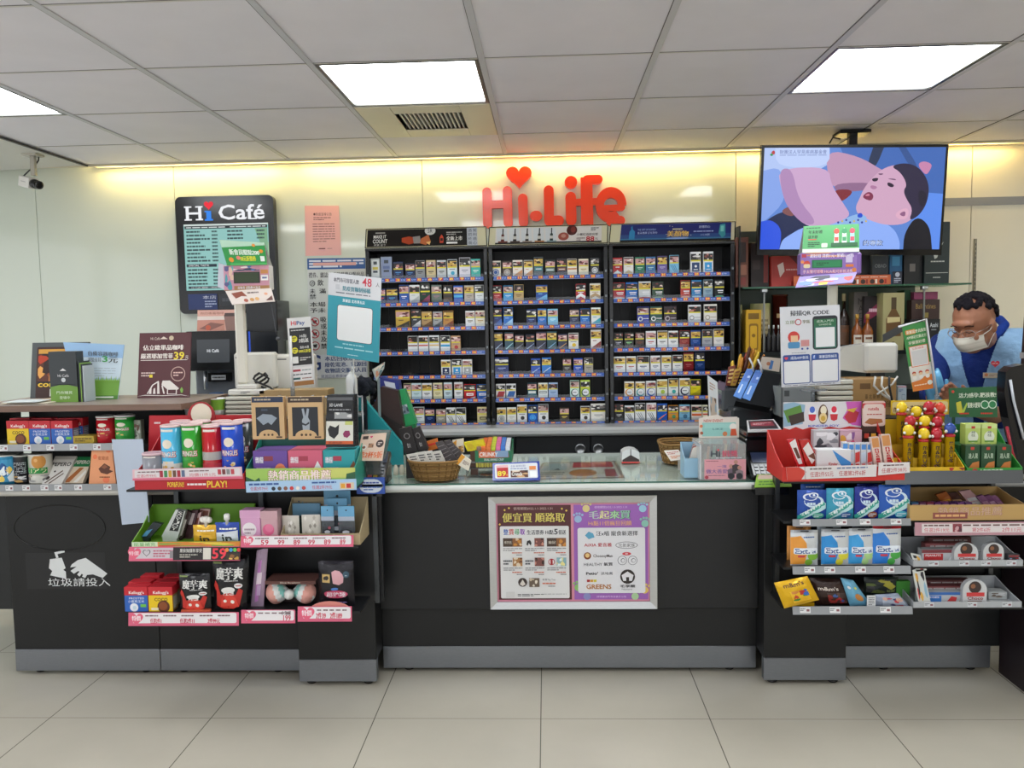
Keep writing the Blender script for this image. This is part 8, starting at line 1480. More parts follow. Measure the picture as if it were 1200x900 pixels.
lbox((1083,260,1112,331),4.40,lA,'#1c2c2c','tall dark green box with a white deer mark at the right of the top shelf',lambda b:(b.PG([(.35,.52),(.55,.42),(.75,.32),(.6,.46),(.5,.58),(.4,.6)],'#c8ccc4'),b.LN(.25,.62,.8,.66,1,'#c8ccc4',3),b.R(.05,.82,.95,.83,'#c8ccc4'),b.LN(.35,.88,.65,.92,1,'#b8bcb4',4)))
b=B(); f=Frame((W(931,318,4.35).x,4.352,lA+.05),(W(1045,318,4.35).x,4.352,lA+.05),(W(1045,333,4.35).x,4.352,lA+.0005),(W(931,333,4.35).x,4.352,lA+.0005)); f=Frame(*[Vector((c.x,4.362,c.z)) for c in f.c]); b.slab(f,.002,'#c8643a')
for k in range(4): u=.62+.095*k; b.C(u,.68,.025,'#3a2420'); b.R(u+.03,.45,u+.05,.9,['#e0dcd4','#8a2c24','#e0d8c8','#a82c24'][k]); b.LN(u-.02,.15,u+.06,.3,1,'#f0d8c8',k)
b.thing('shelf_strip','orange red paper strip along the edge of the top liquor shelf','shelf strip')
b=B(); f=FR(1046,318,1057,333,4.362,lA+.0005); b.slab(f,.002,'#2c3040'); b.C(.5,.25,.25,'#c8ccd8'); b.LN(.15,.5,.85,.9,3,'#c8ccd8',4); b.thing('price_card','small dark card with white marks right of the orange strip','card')
bg='cream cylinders on the lower liquor shelf'
for px,lab,gg in (((857,357,871,411),'cream cylinder box left of the yellow box on the lower liquor shelf',bg),((882,356,905,411),'cream cylinder box behind the yellow box on the lower liquor shelf',bg)):
    a=W((px[0]+px[2])/2,400,4.5); r=(W(px[2],400,4.5).x-W(px[0],400,4.5).x)/2; z1=W(870,px[1],4.5).z; b=B(); b.lathe(a.x,4.5+r,[(r,lB+.0005),(r,z1)],'#b8aa84','p',20); b.on(Cyl(a.x,4.5+r,lB,z1,r)); b.LN(.3,.3,.7,.9,6,'#8a7c5a',3); b.thing('liquor_tube',lab,'liquor box',gg)
a=W(916,400,4.55); r=.042; z1=W(916,345,4.55).z; b=B(); b.lathe(a.x,4.55+r,[(r,lB+.0005),(r,z1-.01),(r*1.04,z1-.01),(r*1.04,z1)],'#5a241c','g',20); b.on(Cyl(a.x,4.55+r,lB,z1,r)); b.LN(.3,.3,.7,.45,1,'#c8a070',3); b.thing('liquor_tube','dark red cylinder box left of the white poster on the lower liquor shelf','liquor box')
lbox((874,363,892,411),4.40,lB,'#d0a01c','bright yellow box with an ornate panel on the lower liquor shelf',lambda b:(b.R(.15,.08,.85,.22,'#7a5a10'),b.RR(.2,.32,.8,.95,.15,'#8a6414'),b.RR(.28,.37,.72,.9,.1,'#d8a824'),b.C(.5,.6,.12,'#8a6414')))
for k in range(4): bottle((893+5.6*k,381,899+5.6*k,412),4.40,lB,'#17171a','#d8d8d4','small black bottle with a white cap, %s from the left beside the yellow box'%ORD[k],None,'small black bottles on the lower liquor shelf')
bottle((984,344,997,412),4.52,lB,'#2a1a14','#c8b48a','slender dark bottle with a pale cap behind the white till monitors','#6a4a34')
lbox((1000,342,1016,411),4.5,lB,'#6a625c','grey brown box with vertical letters on the lower liquor shelf',lambda b:b.TV('MACC',.3,.1,.7,.6,'#3a3430'),d=.08)
lbox((1012,347,1031,411),4.46,lB,'#241a1e','black box with a dark pink flash on the lower liquor shelf',lambda b:(b.PG([(0,.35),(1,.08),(1,.3),(0,.5)],'#8a2c50'),b.LN(.3,.2,.9,.32,1,'#e0b8c8',3)),d=.03)
for k,(a_,c_) in enumerate(((1000,1010),(1012,1023))): bottle((a_,368,c_+2,412),4.38,lB,'#8a4a1c','#c89a4a','amber whisky bottle with a pale label, %s of the pair by the gold box'%['left','right'][k],'#d8d0c0','amber bottles on the lower liquor shelf')
lbox((1034,343,1059,412),4.38,lB,'#a8a070','gold green box printed with a bottle on the lower liquor shelf',lambda b:(b.R(.38,.08,.62,.3,'#4a3a20'),b.PG([(.4,.28),(.6,.28),(.85,.45),(.85,.75),(.15,.75),(.15,.45)],'#6a4a24'),b.PG([(.2,.42),(.8,.42),(.8,.5),(.2,.52)],'#d8c890'),b.PG([(0,.72),(1,.52),(1,.66),(0,.86)],'#4a4c4c'),b.C(.5,.88,.1,'#6a5a3a')))
lbox((1058,340,1066,412),4.46,lB,'#1f4a2c','narrow dark green box behind the gold green one',None)
zA=W(1090,375,4.40).z
for k,(a_,c_) in enumerate(((1066,1083),(1084,1101),(1102,1119))):
    if k<3: lbox((a_,374,c_,412),4.39,lB-.0,'#17181b','black box with white lettering on the lower liquor shelf, %s of three'%ORD[k],lambda b:(b.T('Asahi',.3,.12,.85,.26,'#c8ccd0',b=.02),b.R(.4,.32,.75,.36,'#8a8c90')),grp='black lettered boxes on the lower liquor shelf',d=.10) if k<2 else None
lbox((1068,351,1101,373.5),4.40,zA+.001,'#3a2420','dark brown box with gold script on top of the black lettered boxes',lambda b:(b.T('Ballantines',.15,.2,.85,.45,'#a88a4a'),b.R(.4,.65,.6,.9,'#8a7a3a')),d=.08)
lbox((1071,342,1099,350.5),4.42,W(1090,351,4.4).z+.001,'#8a3a5c','dusky pink flat box on top of the dark brown script box',None,d=.06)
b=B(); v=W(1101,404,4.36); r=.009; b.lathe(W(1081,400,4.37).x,4.375,[(r,lB+.0005),(r,lB+.05),(r*1.1,lB+.05),(r*1.1,lB+.055)],'#b8a888','g',12); b.thing('small_jar','small pale cylinder in front of the black lettered boxes','jar')
# ---------------------------------------------------------------- right till
pc=Th('pos_cabinet','low black cabinet carrying the till equipment behind the red tray','cabinet',(1.5,3.6,ZT))
CZ=1.0
xl_,xr_=W(924,480,3.4).x,W(1075,480,3.4).x
b=B(); b.box(xl_,xr_,3.38,3.86,ZT+.0005,CZ,'#1a1b1d','d',.003); b.part('body',pc); b=B(); b.box(xl_-.005,xr_+.005,3.375,3.865,CZ,CZ+.006,'#2a2b2d','d'); b.part('top',pc); CZ+=.0065
b=B()
zt_=W(978,440,3.42).z; n_=int((zt_-.004-CZ)/.022)
for k in range(n_): b.box(W(960,470,3.42).x,W(1000,470,3.42).x,3.42,3.60,CZ+.0005+k*.022,CZ+.019+k*.022,'#c2c0b4','g',.004)
zs_=CZ+n_*.022+.0005
b.thing('receipt_printer','ribbed cream machine stack behind the red tray header','printer')
block((915,454,955,476),3.44,.12,CZ+.0005,'#8d9496','grey machine box behind the lower edge of the white poster','machine box',None,lambda b:(b.R(.1,.1,.25,.3,'#4a5052'),b.R(0,0,.06,1,'#5a6062')),'g')
block((998,444,1050,478),3.46,.14,CZ+.0005,'#a07c4c','kraft carton with dark printing behind the chocolate display','carton',None,lambda b:(b.R(.18,.12,.42,.28,'#6a4c28'),b.T('臺 北 新 鮮 送',.3,.42,.72,.55,'#4a3418'),b.T('配送箱 回收請折疊',.25,.62,.9,.78,'#4a3418')),'p')
t=Th('till_monitor','white backed till monitor housing right of the white poster','till monitor',(W(1010,440,3.52).x,3.55,CZ))
kz=W(1020,443.5,3.6).z
b=B(); f=FR(1014,402,1053,437,3.56); g=f.c; b.box(g[0].x,g[1].x,3.56,3.66,g[2].z,g[0].z,'#c9c8c2','g',.012); b.on(f,.0006); b.part('housing',t)
b=B(); f=FR(984,407,1016,436,3.58); g2=f.c; b.prism([(g2[3].x,g2[3].z+.01),(g2[2].x,g2[2].z-.005),(g2[1].x,g2[1].z+.015),(g2[0].x+.015,g2[0].z),(g2[0].x,g2[0].z-.02)],3.58,3.66,'#c4c3bc','g'); b.on(f,.0006); b.part('side_housing',t)
b=B(); b.box((g[0].x+g[1].x)/2-.03,(g[0].x+g[1].x)/2+.03,3.605,3.655,CZ,g[2].z,'#4a4c4e','g'); b.part('stand',t)
b=B()
for k in range(3):
    P=[(1026+8*k,441),(1024+9*k,452),(1034+5*k,462),(1050-2*k,472),(1056-4*k,478)]; b.tube([tuple(W(*q,3.44-.01*k)) for q in P],.0045,['#c8c6c0','#d4d2cc','#2a2a2c'][k],'g',6)
for k in range(1): P=[(1052,441),(1046,450),(1034,458),(1028,462)]; b.tube([tuple(W(*q,3.43)) for q in P],.004,'#c8c6c0','g',6)
b.thing('cable_bundle','crossed white and black cables hanging in front of the kraft carton','cable')
block((1052,452,1082,478),3.50,.05,CZ+.0005,'#a8bccc','pale blue printed box with a pink top edge left of the flag sign','box',None,lambda b:(b.R(0,0,1,.08,'#c89aa4'),b.LN(.1,.2,.5,.35,2,'#3a5a9a',3),b.R(.45,.45,.8,.75,'#7a94a8'),b.R(.48,.5,.77,.7,'#a8bccc')),'p') if False else None
b=B(); f=FR(1052,452,1094,474,3.50,CZ+.0005); xx=xr_-.002; f=Frame(f.c[0],Vector((xx,3.5,f.c[1].z)),Vector((xx,3.5,CZ+.0005)),f.c[3]); b.slab(f,.03,'#a8bccc'); b.R(0,0,1,.06,'#c89aa4'); b.LN(.1,.12,.6,.22,2,'#3a5a9a',3); b.R(.45,.3,.85,.5,'#7a94a8'); b.R(.49,.33,.81,.47,'#a8bccc'); b.thing('printed_box','pale blue printed box with a pink top edge behind the flag sign','box')
b=B(); c=W(1057,420,3.6); b.ball((c.x,3.62,g[0].z-.06),.022,'#8ab8e0','g',10,1.2,.8,.6); b.box(c.x-.004,c.x+.004,3.62,3.63,CZ,g[0].z-.065,'#3a3c40'); b.thing('blue_stamp','small pale blue rounded object right of the white monitor','object') if False else None
# white poster (blank squares)
t=Th('white_poster','white standing poster with three framed blank squares beside the white monitor','poster',(W(955,470,3.34).x,3.34,R1))
b=B(); f=FQ([(914,360),(984,357),(985,450),(916,454)],3.32); b.slab(f,.003,'#d4d6dc'); b.T('掃描QR CODE',.17,.05,.82,.12,'#3a3c44',b=.02); b.T('立即',.08,.17,.24,.215,'#7a8a5a',b=.01); b.C(.30,.195,.055,'#b8404a'); b.C(.30,.195,.04,'#d4d6dc'); b.T('享區',.37,.17,.50,.215,'#7a7a5a',b=.01)
b.RR(.54,.13,.96,.55,.05,'#20242c'); b.R(.565,.17,.935,.26,'#2a6a44'); b.T('成為入門戶',.61,.18,.89,.215,'#c8d8c8'); b.T('LINE好友',.65,.225,.86,.25,'#c8d8c8'); b.R(.565,.26,.935,.535,'#2a6a5a'); b.R(.59,.275,.91,.52,'#dfe1e4')
b.C(.22,.38,.10,'#c83a34'); b.R(.17,.36,.29,.44,'#e0b890'); b.RR(.12,.44,.32,.52,.03,'#4a8ab8'); b.R(.34,.42,.48,.50,'#c88a8a'); b.C(.36,.53,.018,'#3a4a9a'); b.C(.45,.53,.018,'#3a4a9a'); b.LN(.18,.57,.42,.585,1,'#8a8c94',3)
for u0,s__ in ((.03,'成為APP會員'),(.51,'萊爾富粉絲頁')): b.RR(u0,.60,u0+.46,.965,.03,'#2c4a90'); b.T(s__,u0+.13,.62,u0+.43,.66,'#d0d8e8',b=.01); b.RR(u0+.015,.68,u0+.445,.955,.02,'#dfe1e4')
b.R(.53,.615,.58,.665,'#3a6ac0'); b.T('f',.545,.62,.57,.66,'#e8ecf4',b=.02); b.heart(.085,.64,.03,'#d83a44'); b.LN(.05,.975,.9,.99,1,'#8a8c94',4); b.part('poster_card',t)
b=B(); v=W(953,457,3.325); b.box(v.x-.05,v.x+.05,3.31,3.34,v.z-.004,v.z+.004,'#c8ccd0','c'); b.tube([(v.x,3.328,v.z),(v.x,3.328,v.z-.05)],.008,'#c0c6ca','c',8); b.tube([(v.x,3.328,v.z-.05),(v.x,3.328,ZT+.0005)],.005,'#b0b6ba','g',8); b.part('stem',t)
# pole display right
t=Th('customer_display','white pole display with a green screen and purple printed surround, right till','customer display',(W(976,430,3.48).x,3.5,CZ))
v=W(976,400,3.48); z1=W(976,333,3.48).z
b=B(); b.box(v.x-.022,v.x+.022,3.47,3.51,zs_,z1,'#cfcdbc','g',.008) if False else b.box(v.x-.020,v.x+.020,3.48,3.505,zs_,z1,'#cfcdbc','g',.008); b.part('pole',t)
hd=FR(938,296,1004,322,3.45); g=hd.c; b=B(); b.box(g[0].x,g[1].x+.02,3.45,3.50,g[2].z,g[0].z,'#7a5aa0','g',.006); b.on(hd,.0006); b.R(0,0,1,1,'#8a6ab0'); b.PH(0,0,1,.2,['#8a6ab0','#d8884a','#5a3a8a'],3,5); b.R(.02,.05,.10,.2,'#b03a4a'); b.T('超好用 消費1元=累積1 HI點',.17,.06,.94,.22,'#e8e2f0',b=.02); b.R(.2,.32,.74,.68,'#1f6a44'); b.R(.23,.36,.71,.64,'#2a8050'); b.LN(.28,.42,.5,.6,2,'#1a4a34',3); b.C(.11,.5,.06,'#c84a3a'); b.RR(.05,.5,.17,.68,.03,'#d8c8a0'); b.R(.80,.16,.92,.46,'#c8bcd8'); b.R(.80,.54,.94,.66,'#d87a3a'); b.T('手太慢可惜囉 HiLife點可折抵消費',.04,.76,.93,.93,'#d8484a',b=.02); b.T('手太慢可惜囉 HiLife點可折抵消費',.042,.77,.928,.92,'#e8dce8'); b.C(.95,.8,.04,'#d8803a'); b.C(.03,.4,.03,'#e08a4a'); hh=b.part('head',t,'purple printed display head with a green screen')
b=B(); f=FQ([(937,324),(1004,320),(999,331),(932,337)],[3.45,3.45,3.40,3.40]); b.slab(f,.003,'#8a7ab8'); b.PH(.04,.1,.96,.95,['#8a7ab8','#b8c8e0','#2c2840','#d8d0e8','#c84a4a','#6a8ac8'],8,12); b.R(.4,.75,.55,.98,'#c8c03a'); b.part('lower_card',t)
tt=Th('tent_sign','green folded card picturing drinks on top of the right pole display','sign',(W(972,295,3.48).x,3.48,g[0].z+.0005)); z0=g[0].z+.0008
b=B(); f=FQ([(942,265),(1007,262),(1007,290),(940,294)],[3.49,3.49,3.452,3.452]); f=Frame(f.c[0],f.c[1],Vector((f.c[2].x,3.452,z0)),Vector((f.c[3].x,3.452,z0))); b.slab(f,.002,'#4a9a5c'); b.R(0,.86,1,1,'#c8ccc4'); b.LN(.05,.06,.3,.12,1,'#1f4a2c',3); b.T('年末好禮',.09,.18,.34,.30,'#1c3a24',b=.02); b.T('送不停',.09,.36,.26,.48,'#1c3a24',b=.02); b.R(.09,.50,.24,.53,'#c83a3a'); b.LN(.09,.60,.3,.80,3,'#1f4a2c',5); b.RR(.33,.66,.44,.82,.02,'#c0c8bc')
for k,(c1,c2) in enumerate((('#c84a3a','#e0dcd8'),('#3a8a5a','#d8e0d8'),('#b8485a','#9ac8d8'))): u=.55+.14*k; b.PG([(u,.75),(u+.01,.2),(u+.04,.12),(u+.08,.2),(u+.09,.75)],c2); b.C(u+.045,.24,.05,c1,ry=.1); b.R(u+.01,.45,u+.08,.6,c1)
b.R(.5,.66,.97,.80,'#1f5a34'); b.part('front_card',tt)
b=B(); q=f.c; b.face([q[0]+Vector((0,.003,0)),q[1]+Vector((0,.003,0)),Vector((q[2].x,3.50,z0)),Vector((q[3].x,3.50,z0))],'#b8bcb8'); b.prismx([(3.453,z0),(3.50,z0),(3.491,q[1].z-.002)],q[2].x-.002,q[2].x,'#d0d4d0'); b.part('side_panel',tt)
# flag sign
t=Th('flag_sign','tilted green and orange card sign clipped to a white pole before the man','sign',(W(1097,465,3.30).x,3.30,R1))
b=B(); f=FQ([(1057,382),(1086,376),(1094,455),(1070,459)],3.25); b.slab(f,.003,'#3a8a44'); b.PG([(.0,.62),(1,.60),(1,1),(0,1)],'#d8d4cc'); b.PG([(0,.86),(.45,.84),(.62,.80),(1,.78),(1,1),(0,1)],'#d87a2c'); b.RR(.08,.08,.5,.15,.05,'#d88a3a'); b.T('萊爾富會員集點',.12,.09,.95,.14,'#e0e4d0',b=.01); b.T('APP綁定行動支付',.10,.17,.92,.22,'#d8e4c8',b=.01); b.T('享優惠好禮',.14,.25,.85,.30,'#e0dcc8',b=.01)
b.R(.12,.33,.92,.64,'#d8703c'); b.R(.15,.34,.89,.63,'#dcd8d4'); b.T('立即掃描',.25,.35,.75,.385,'#c83a34'); b.R(.2,.40,.84,.62,'#c8c8c8')
for u in (.18,.48,.78): b.C(u,.73,.09,'#b84a34',ry=.025); b.C(u,.75,.09,'#e0c098',ry=.02); b.C(u,.80,.10,'#e4e0d8',ry=.028)
b.LN(.1,.9,.7,.93,1,'#f0d8b8',3); b.C(.85,.90,.12,'#e0e0d4',ry=.035); b.part('card',t)
b=B(); b.tube([tuple(W(1053,383,3.24)),tuple(W(1085,374,3.24)),tuple(W(1098,462,3.24))],.0045,'#d8dade','g',8); m=W(1098,462,3.24); b.tube([tuple(m),(m.x,3.24,m.z-.04)],.009,'#c8ccd0','c',8); b.tube([(m.x,3.24,m.z-.04),(m.x,3.24,ZT+.0005)],.005,'#c8ccd0','g',8); b.part('pole',t)
# ---------------------------------------------------------------- the man behind the right counter
def remesh(bb,vox,smooth=6):
    me=bpy.data.meshes.new('tmp'); me.from_pydata([tuple(v) for v in bb.v],[],bb.f); o=bpy.data.objects.new('tmp',me); COL.objects.link(o)
    r=o.modifiers.new('r','REMESH'); r.mode='VOXEL'; r.voxel_size=vox
    s=o.modifiers.new('s','SMOOTH'); s.iterations=smooth; s.factor=.5
    dg=bpy.context.evaluated_depsgraph_get(); m2=bpy.data.meshes.new_from_object(o.evaluated_get(dg))
    V=[v.co.copy() for v in m2.vertices]; F=[tuple(p.vertices) for p in m2.polygons]; bpy.data.objects.remove(o); bpy.data.meshes.remove(me); bpy.data.meshes.remove(m2); return V,F
def fill(V,F,col,m='k',keep=None,colf=None):
    b=B(); b.v=[Vector(v) for v in V]
    for f in F:
        c=sum((V[i] for i in f),Vector())/len(f)
        if keep and not keep(c): continue
        b.idx(f,colf(c) if colf else col,m,True)
    return b
def capsule(b,p,q,r0,r1,n=14):
    p=Vector(p);q=Vector(q); L=(q-p).length; t=(q-p)/max(L,1e-6); P=[];R=[]
    for i in range(5): a=math.pi/2*i/4; P.append(p-t*r0*math.cos(a)); R.append(max(r0*math.sin(a),1e-3))
    for i in range(5): a=math.pi/2*i/4; P.append(q+t*r1*math.sin(a)); R.append(max(r1*math.cos(a),1e-3))
    b.tube(P,0,'#fff','s',n,R)
HC=W(1141,381,3.66)                                     # head centre
fw=Vector((-.80,-.52,-.30)).normalized(); rt_=Vector((-.52,.80,0)).normalized(); rt_=(rt_-fw*rt_.dot(fw)).normalized(); up=rt_.cross(fw).normalized()
if up.z<0: up=-up
MH=Matrix(((rt_.x,fw.x,up.x,HC.x),(rt_.y,fw.y,up.y,HC.y),(rt_.z,fw.z,up.z,HC.z),(0,0,0,1)))   # local: x side, y forward, z up
TC=Vector((W(1150,470,3.98).x,3.97,1.075))                 # chest centre
tf=Vector((-.62,-.78,0)).normalized(); ts=Vector((-.78,.62,0))        # torso forward and side (towards the left of the photo, away)
def TP(s_,f_,z): return TC+ts*s_+tf*(f_+max(-.12,min(z,0)*.45))+Vector((0,0,z))
neck=MH@Vector((0,-.045,-.10))
# skin
bs=B()
q=B(MH); q.ball((0,-.012,.035),.094,'#fff','s',20,.83,1.02,.98); q.ball((0,.028,-.045),.066,'#fff','s',16,.88,.95,1.1); q.ball((0,.05,-.085),.030,'#fff','s',12,1.1,.9,.8)
q.ball((0,.088,-.012),.012,'#fff','s',10,.9,1,1.6); q.ball((0,.100,-.028),.015,'#fff','s',10,1.1,1,.8); q.ball((0,.078,.030),.03,'#fff','s',12,1.7,.6,.55)
for sx in (-1,1): q.ball((sx*.080,-.008,-.008),.030,'#fff','s',12,.35,.65,1.05); q.ball((sx*.035,.072,-.03),.026,'#fff','s',10,1,.7,.8)
bs.v=q.v; bs.f=q.f; bs.c=q.c; bs.m=q.m; bs.sm=q.sm; bs.M=None
capsule(bs,MH@Vector((0,-.03,-.05)),TP(0,.02,.22),.055,.062)
def torso(b,e):
    capsule(b,TP(-.10,.03,.14),TP(.10,.03,.14),.105+e,.105+e); capsule(b,TP(-.155,.0,.20),TP(.155,.0,.20),.058+e,.058+e); capsule(b,TP(0,.04,.20),TP(0,.08,.215),.10+e,.07+e)
    capsule(b,TP(-.085,.03,.10),TP(-.075,.0,-.20),.112+e,.105+e); capsule(b,TP(.085,.03,.10),TP(.075,.0,-.20),.112+e,.105+e); capsule(b,TP(0,.04,.1),TP(0,.01,-.2),.12+e,.11+e)
torso(bs,-.006)
hR=W(1107,455,3.62); hL=W(1166,485,3.66)              # far hand (held), near forearm goes down behind the green tray
shF,elF,wrF=TP(.18,.0,.19),W(1092,462,3.86),W(1118,458,3.70)
shN,elN,wrN=TP(-.19,.0,.19),W(1172,488,3.74),W(1130,476,3.60)
wrF=W(1097,470,3.66)
capsule(bs,shF,elF,.05,.042); capsule(bs,elF,wrF,.04,.027)
capsule(bs,shN,elN,.052,.042); capsule(bs,elN,wrN,.042,.028)
for sgn in (-1,1): capsule(bs,TP(sgn*.09,0,-.25),TP(sgn*.10,.02,-.60),.09,.058); capsule(bs,TP(sgn*.10,.02,-.60),TP(sgn*.10,-.02,-1.00),.056,.04); capsule(bs,TP(sgn*.10,-.02,-1.035),TP(sgn*.10,.13,-1.04),.035,.032)
capsule(bs,TP(-.08,0,-.2),TP(.08,0,-.2),.11,.11)
def hand(b,wr,px,aim,curl,sd,flip=1):
    d=(aim-wr).normalized(); s1=(sd-d*sd.dot(d)).normalized(); nrm=d.cross(s1)*flip
    pc_=wr+d*.05
    for k in range(4):
        base=wr+d*.078+s1*(.030-.020*k); L=(.038,.044,.041,.032)[k]
        capsule(b,wr+d*.01+s1*(.018-.012*k),base,.015,.0105)
        j1=base+(d*math.cos(curl*.5)+nrm*math.sin(curl*.5))*L; j2=j1+(d*math.cos(curl*1.3)+nrm*math.sin(curl*1.3))*L*.65; j3=j2+(d*math.cos(curl*2)+nrm*math.sin(curl*2))*L*.5
        capsule(b,base,j1,.0098,.0088); capsule(b,j1,j2,.0088,.008); capsule(b,j2,j3,.008,.007)
    tb=wr+d*.03+s1*.028; tm=tb+(d*.7+s1*.7+nrm*.3).normalized()*.035; te=tm+(d*.85+s1*.1+nrm*.5).normalized()*.03
    capsule(b,wr+d*.015+s1*.01,tb,.016,.013); capsule(b,tb,tm,.012,.010); capsule(b,tm,te,.010,.008)
cam_side=Vector((0,0,1))
hand(bs,wrN,None,W(1103,452,3.60),.75,Vector((.3,-.2,1)),-1)
V,F=remesh(bs,.0045,5)
MHi=MH.inverted()
per=Th('person','man in light blue vest and white mask looking down behind the right counter','person',(TC.x,TC.y,0))
b=fill(V,F,'#a06c52','s'); b.part('body',per)
# far hand in a pale blue glove
b2=B(); hand(b2,wrF,None,W(1093,440,3.60),.8,Vector((1,-.2,.1)),1); capsule(b2,elF+(wrF-elF)*.72,wrF,.033,.031)
V,F=remesh(b2,.004,3); b=fill(V,F,'#6ab0dc','g'); b.part('glove',per,'pale blue glove')
# shirt with sleeves and collar
b2=B(); torso(b2,.004); capsule(b2,shF,elF,.060,.055); capsule(b2,elF,elF+(wrF-elF)*.35,.053,.045); capsule(b2,shN,elN,.062,.056)
V,F=remesh(b2,.007,4); 
def nohead(c): return (c-neck).length>.072 or c.z<TP(0,0,.245).z
b=fill(V,F,'#1f3478','k',lambda c:c.z>TP(0,0,-.3).z and not ((c-TP(0,.03,.27)).length<.06)); b.part('shirt',per)
b2=B()
for sgn in (-1,1):
    P=[TP(sgn*.02,.12,.17),TP(sgn*.065,.09,.235),TP(sgn*.085,.01,.285),TP(sgn*.05,-.06,.31),TP(0,-.08,.315)]
    for i in range(4): capsule(b2,P[i],P[i+1],.020,.020)
V,F=remesh(b2,.005,3); b=fill(V,F,'#1c3a8c','k'); b.part('collar',per,'dark blue collar')
# vest: shell over the torso, open at the front, without sleeves
b2=B(); torso(b2,.013)
V,F=remesh(b2,.004,7)
def vest(c):
    d=c-TC; s_=d.dot(ts); f_=d.dot(tf); z=d.z
    if z<-.27: return False
    if f_>0 and abs(s_)<.022+max(0,(z+.02))*.24: return False
    if z>.235 and abs(s_)<.095: return False
    if abs(s_)>.185: return False
    return True
b=fill(V,F,'#8fb6dc','k',vest)
b.part('vest',per,'light blue open vest')
# badge and name tag on the vest
p=TP(-.075,.0,.08); hp=W(1163,425,1)
def onvest(px,py,w,h,name,art,lab):
    d=ray(px,py); best=None
    # nearest vest vertex to the sight line gives the depth of the cloth there
    for v in V:
        if not vest(v): continue
        q=v-Vector((0,0,CAM_H)); t=q.dot(d)/d.dot(d); e=(q-d*t).length
        if e<.012 and (best is None or t<best[0]): best=(t,e,v)
    if not best: return
    c=Vector((0,0,CAM_H))+d*(best[0]); nn=Vector((-.35,-.93,.1)).normalized(); c=c+nn*.006
    sx=Vector((0,0,1)).cross(-nn).normalized()*-1; 
    if sx.x<0: sx=-sx
    uz=Vector((0,0,1)); f=Frame(c-sx*w/2+uz*h/2,c+sx*w/2+uz*h/2,c+sx*w/2-uz*h/2,c-sx*w/2-uz*h/2)
    b=B(); art(b,f); b.part(name,per,lab)
onvest(1166,427,.036,.034,'heart_badge',lambda b,f:(b.on(f,.001),b.heart(.5,.42,.48,'#d8283c','g'),b.T('HiLife',.18,.28,.82,.48,'#f0dcdc')),'red heart badge')
onvest(1161,440,.062,.024,'name_tag',lambda b,f:(b.slab(f,.003,'#c8b8a4'),b.C(.2,.4,.12,'#c87a4a'),b.LN(.4,.25,.9,.7,2,'#8a7a6a',3)),'small pale name tag')
# hair
b2=B(); rg=random.Random(4)
for i in range(620):
    z=rg.uniform(-.25,1); a=rg.uniform(0,2*math.pi); rr2=math.sqrt(1-z*z); x,y=rr2*math.cos(a),rr2*math.sin(a)
    if y>.10 and z<.60: continue
    if y>-.35 and z<.30 : continue
    if abs(x)>.75 and y>-.2 and z<.25: continue
    if z<.0 and y>-.55: continue
    k=.985+.04*rg.random()
    p=MH@Vector((x*.082*k,-.012+y*.10*k,.035+z*.097*k)); q=B(); q.ball(p,rg.uniform(.008,.014),'#fff','k',6); n0=len(b2.v); b2.v+=q.v; b2.f+=[[j+n0 for j in f_] for f_ in q.f]
V,F=remesh(b2,.0033,3); b=fill(V,F,'#17141a','k'); b.part('hair',per,'short black hair')
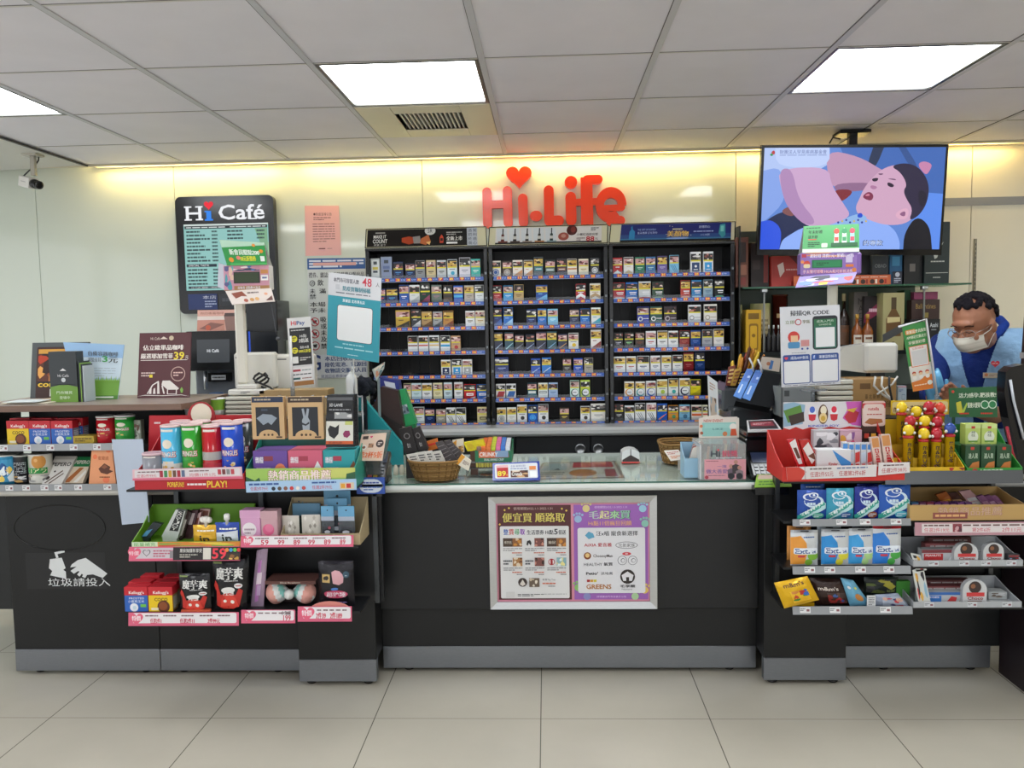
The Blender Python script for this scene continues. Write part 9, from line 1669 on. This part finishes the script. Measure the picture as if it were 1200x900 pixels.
# face details in head space
b=B(MH)
for sx in (-1,1):
    b.tube([(sx*.017,.092,.022),(sx*.032,.092,.027),(sx*.050,.081,.022)],.0022,'#1c1618','k',5); b.tube([(sx*.018,.0905,-.001),(sx*.032,.090,-.005),(sx*.046,.082,-.002)],.0020,'#2a1c1a','s',5)
b.part('eyebrows_and_lids',per,'dark eyebrows and lowered eyelids')
b=B(MH)
def mk(u,v):      # u -1..1 across the face, v 0 top .. 1 bottom
    x=.071*math.sin(u*1.25); y=.028+.072*math.cos(u*1.25)-.004*abs(u); z=-.020-.062*v-.004*abs(u)
    y+=.020*math.exp(-(u*2.6)**2)*(1-abs(v-.35)*1.2)+.004; y-=.020*max(0,v-.55)*2; return (x,y,z-.010*math.exp(-(u*2)**2)*v)
N_=16;K_=8
I=[[b.add(mk(-1+2*i/N_,j/K_)) for j in range(K_+1)] for i in range(N_+1)]; J=[[b.add(Vector(mk(-1+2*i/N_,j/K_))-Vector((0,.0015,0))) for j in range(K_+1)] for i in range(N_+1)]
for i in range(N_):
    for j in range(K_): c='#ddd8cc' if j%3 else '#d2ccbf'; b.idx([I[i][j],I[i+1][j],I[i+1][j+1],I[i][j+1]],c,'b',True); b.idx([J[i][j+1],J[i+1][j+1],J[i+1][j],J[i][j]],c,'b',True)
for sx in (-1,1):
    for v in (0,1): e=mk(sx,v); b.tube([e,(sx*.080,.02,e[2]*.6),(sx*.084,-.010,.012 if v==0 else -.030)],.0013,'#e0ddd6','b',5)
b.part('face_mask',per,'white face mask with ear loops')
b=B(MH)
for sx in (-1,1):
    cx_=sx*.034; P=[(cx_+.026*math.cos(a*math.pi/9),.103-.010*abs(sx*.034+.026*math.cos(a*math.pi/9))/.06,-.008+.017*math.sin(a*math.pi/9)) for a in range(19)]; b.tube(P,.0014,'#a89a94','m',5)
    b.tube([(sx*.060,.094,-.004),(sx*.078,.05,.0),(sx*.084,-.005,.008)],.0014,'#a89a94','m',5)
b.tube([(-.008,.106,-.004),(0,.108,-.001),(.008,.106,-.004)],.0014,'#a89a94','m',5); b.part('glasses',per,'thin metal framed glasses')
# trousers and shoes (hidden by the counter)
b2=B()
for sgn in (-1,1): capsule(b2,TP(sgn*.09,0,-.25),TP(sgn*.10,.02,-.60),.10,.07); capsule(b2,TP(sgn*.10,.02,-.60),TP(sgn*.10,-.02,-.98),.068,.055)
capsule(b2,TP(-.08,0,-.22),TP(.08,0,-.22),.118,.118); V,F=remesh(b2,.012,4); b=fill(V,F,'#1c1e26','k'); b.part('trousers',per)
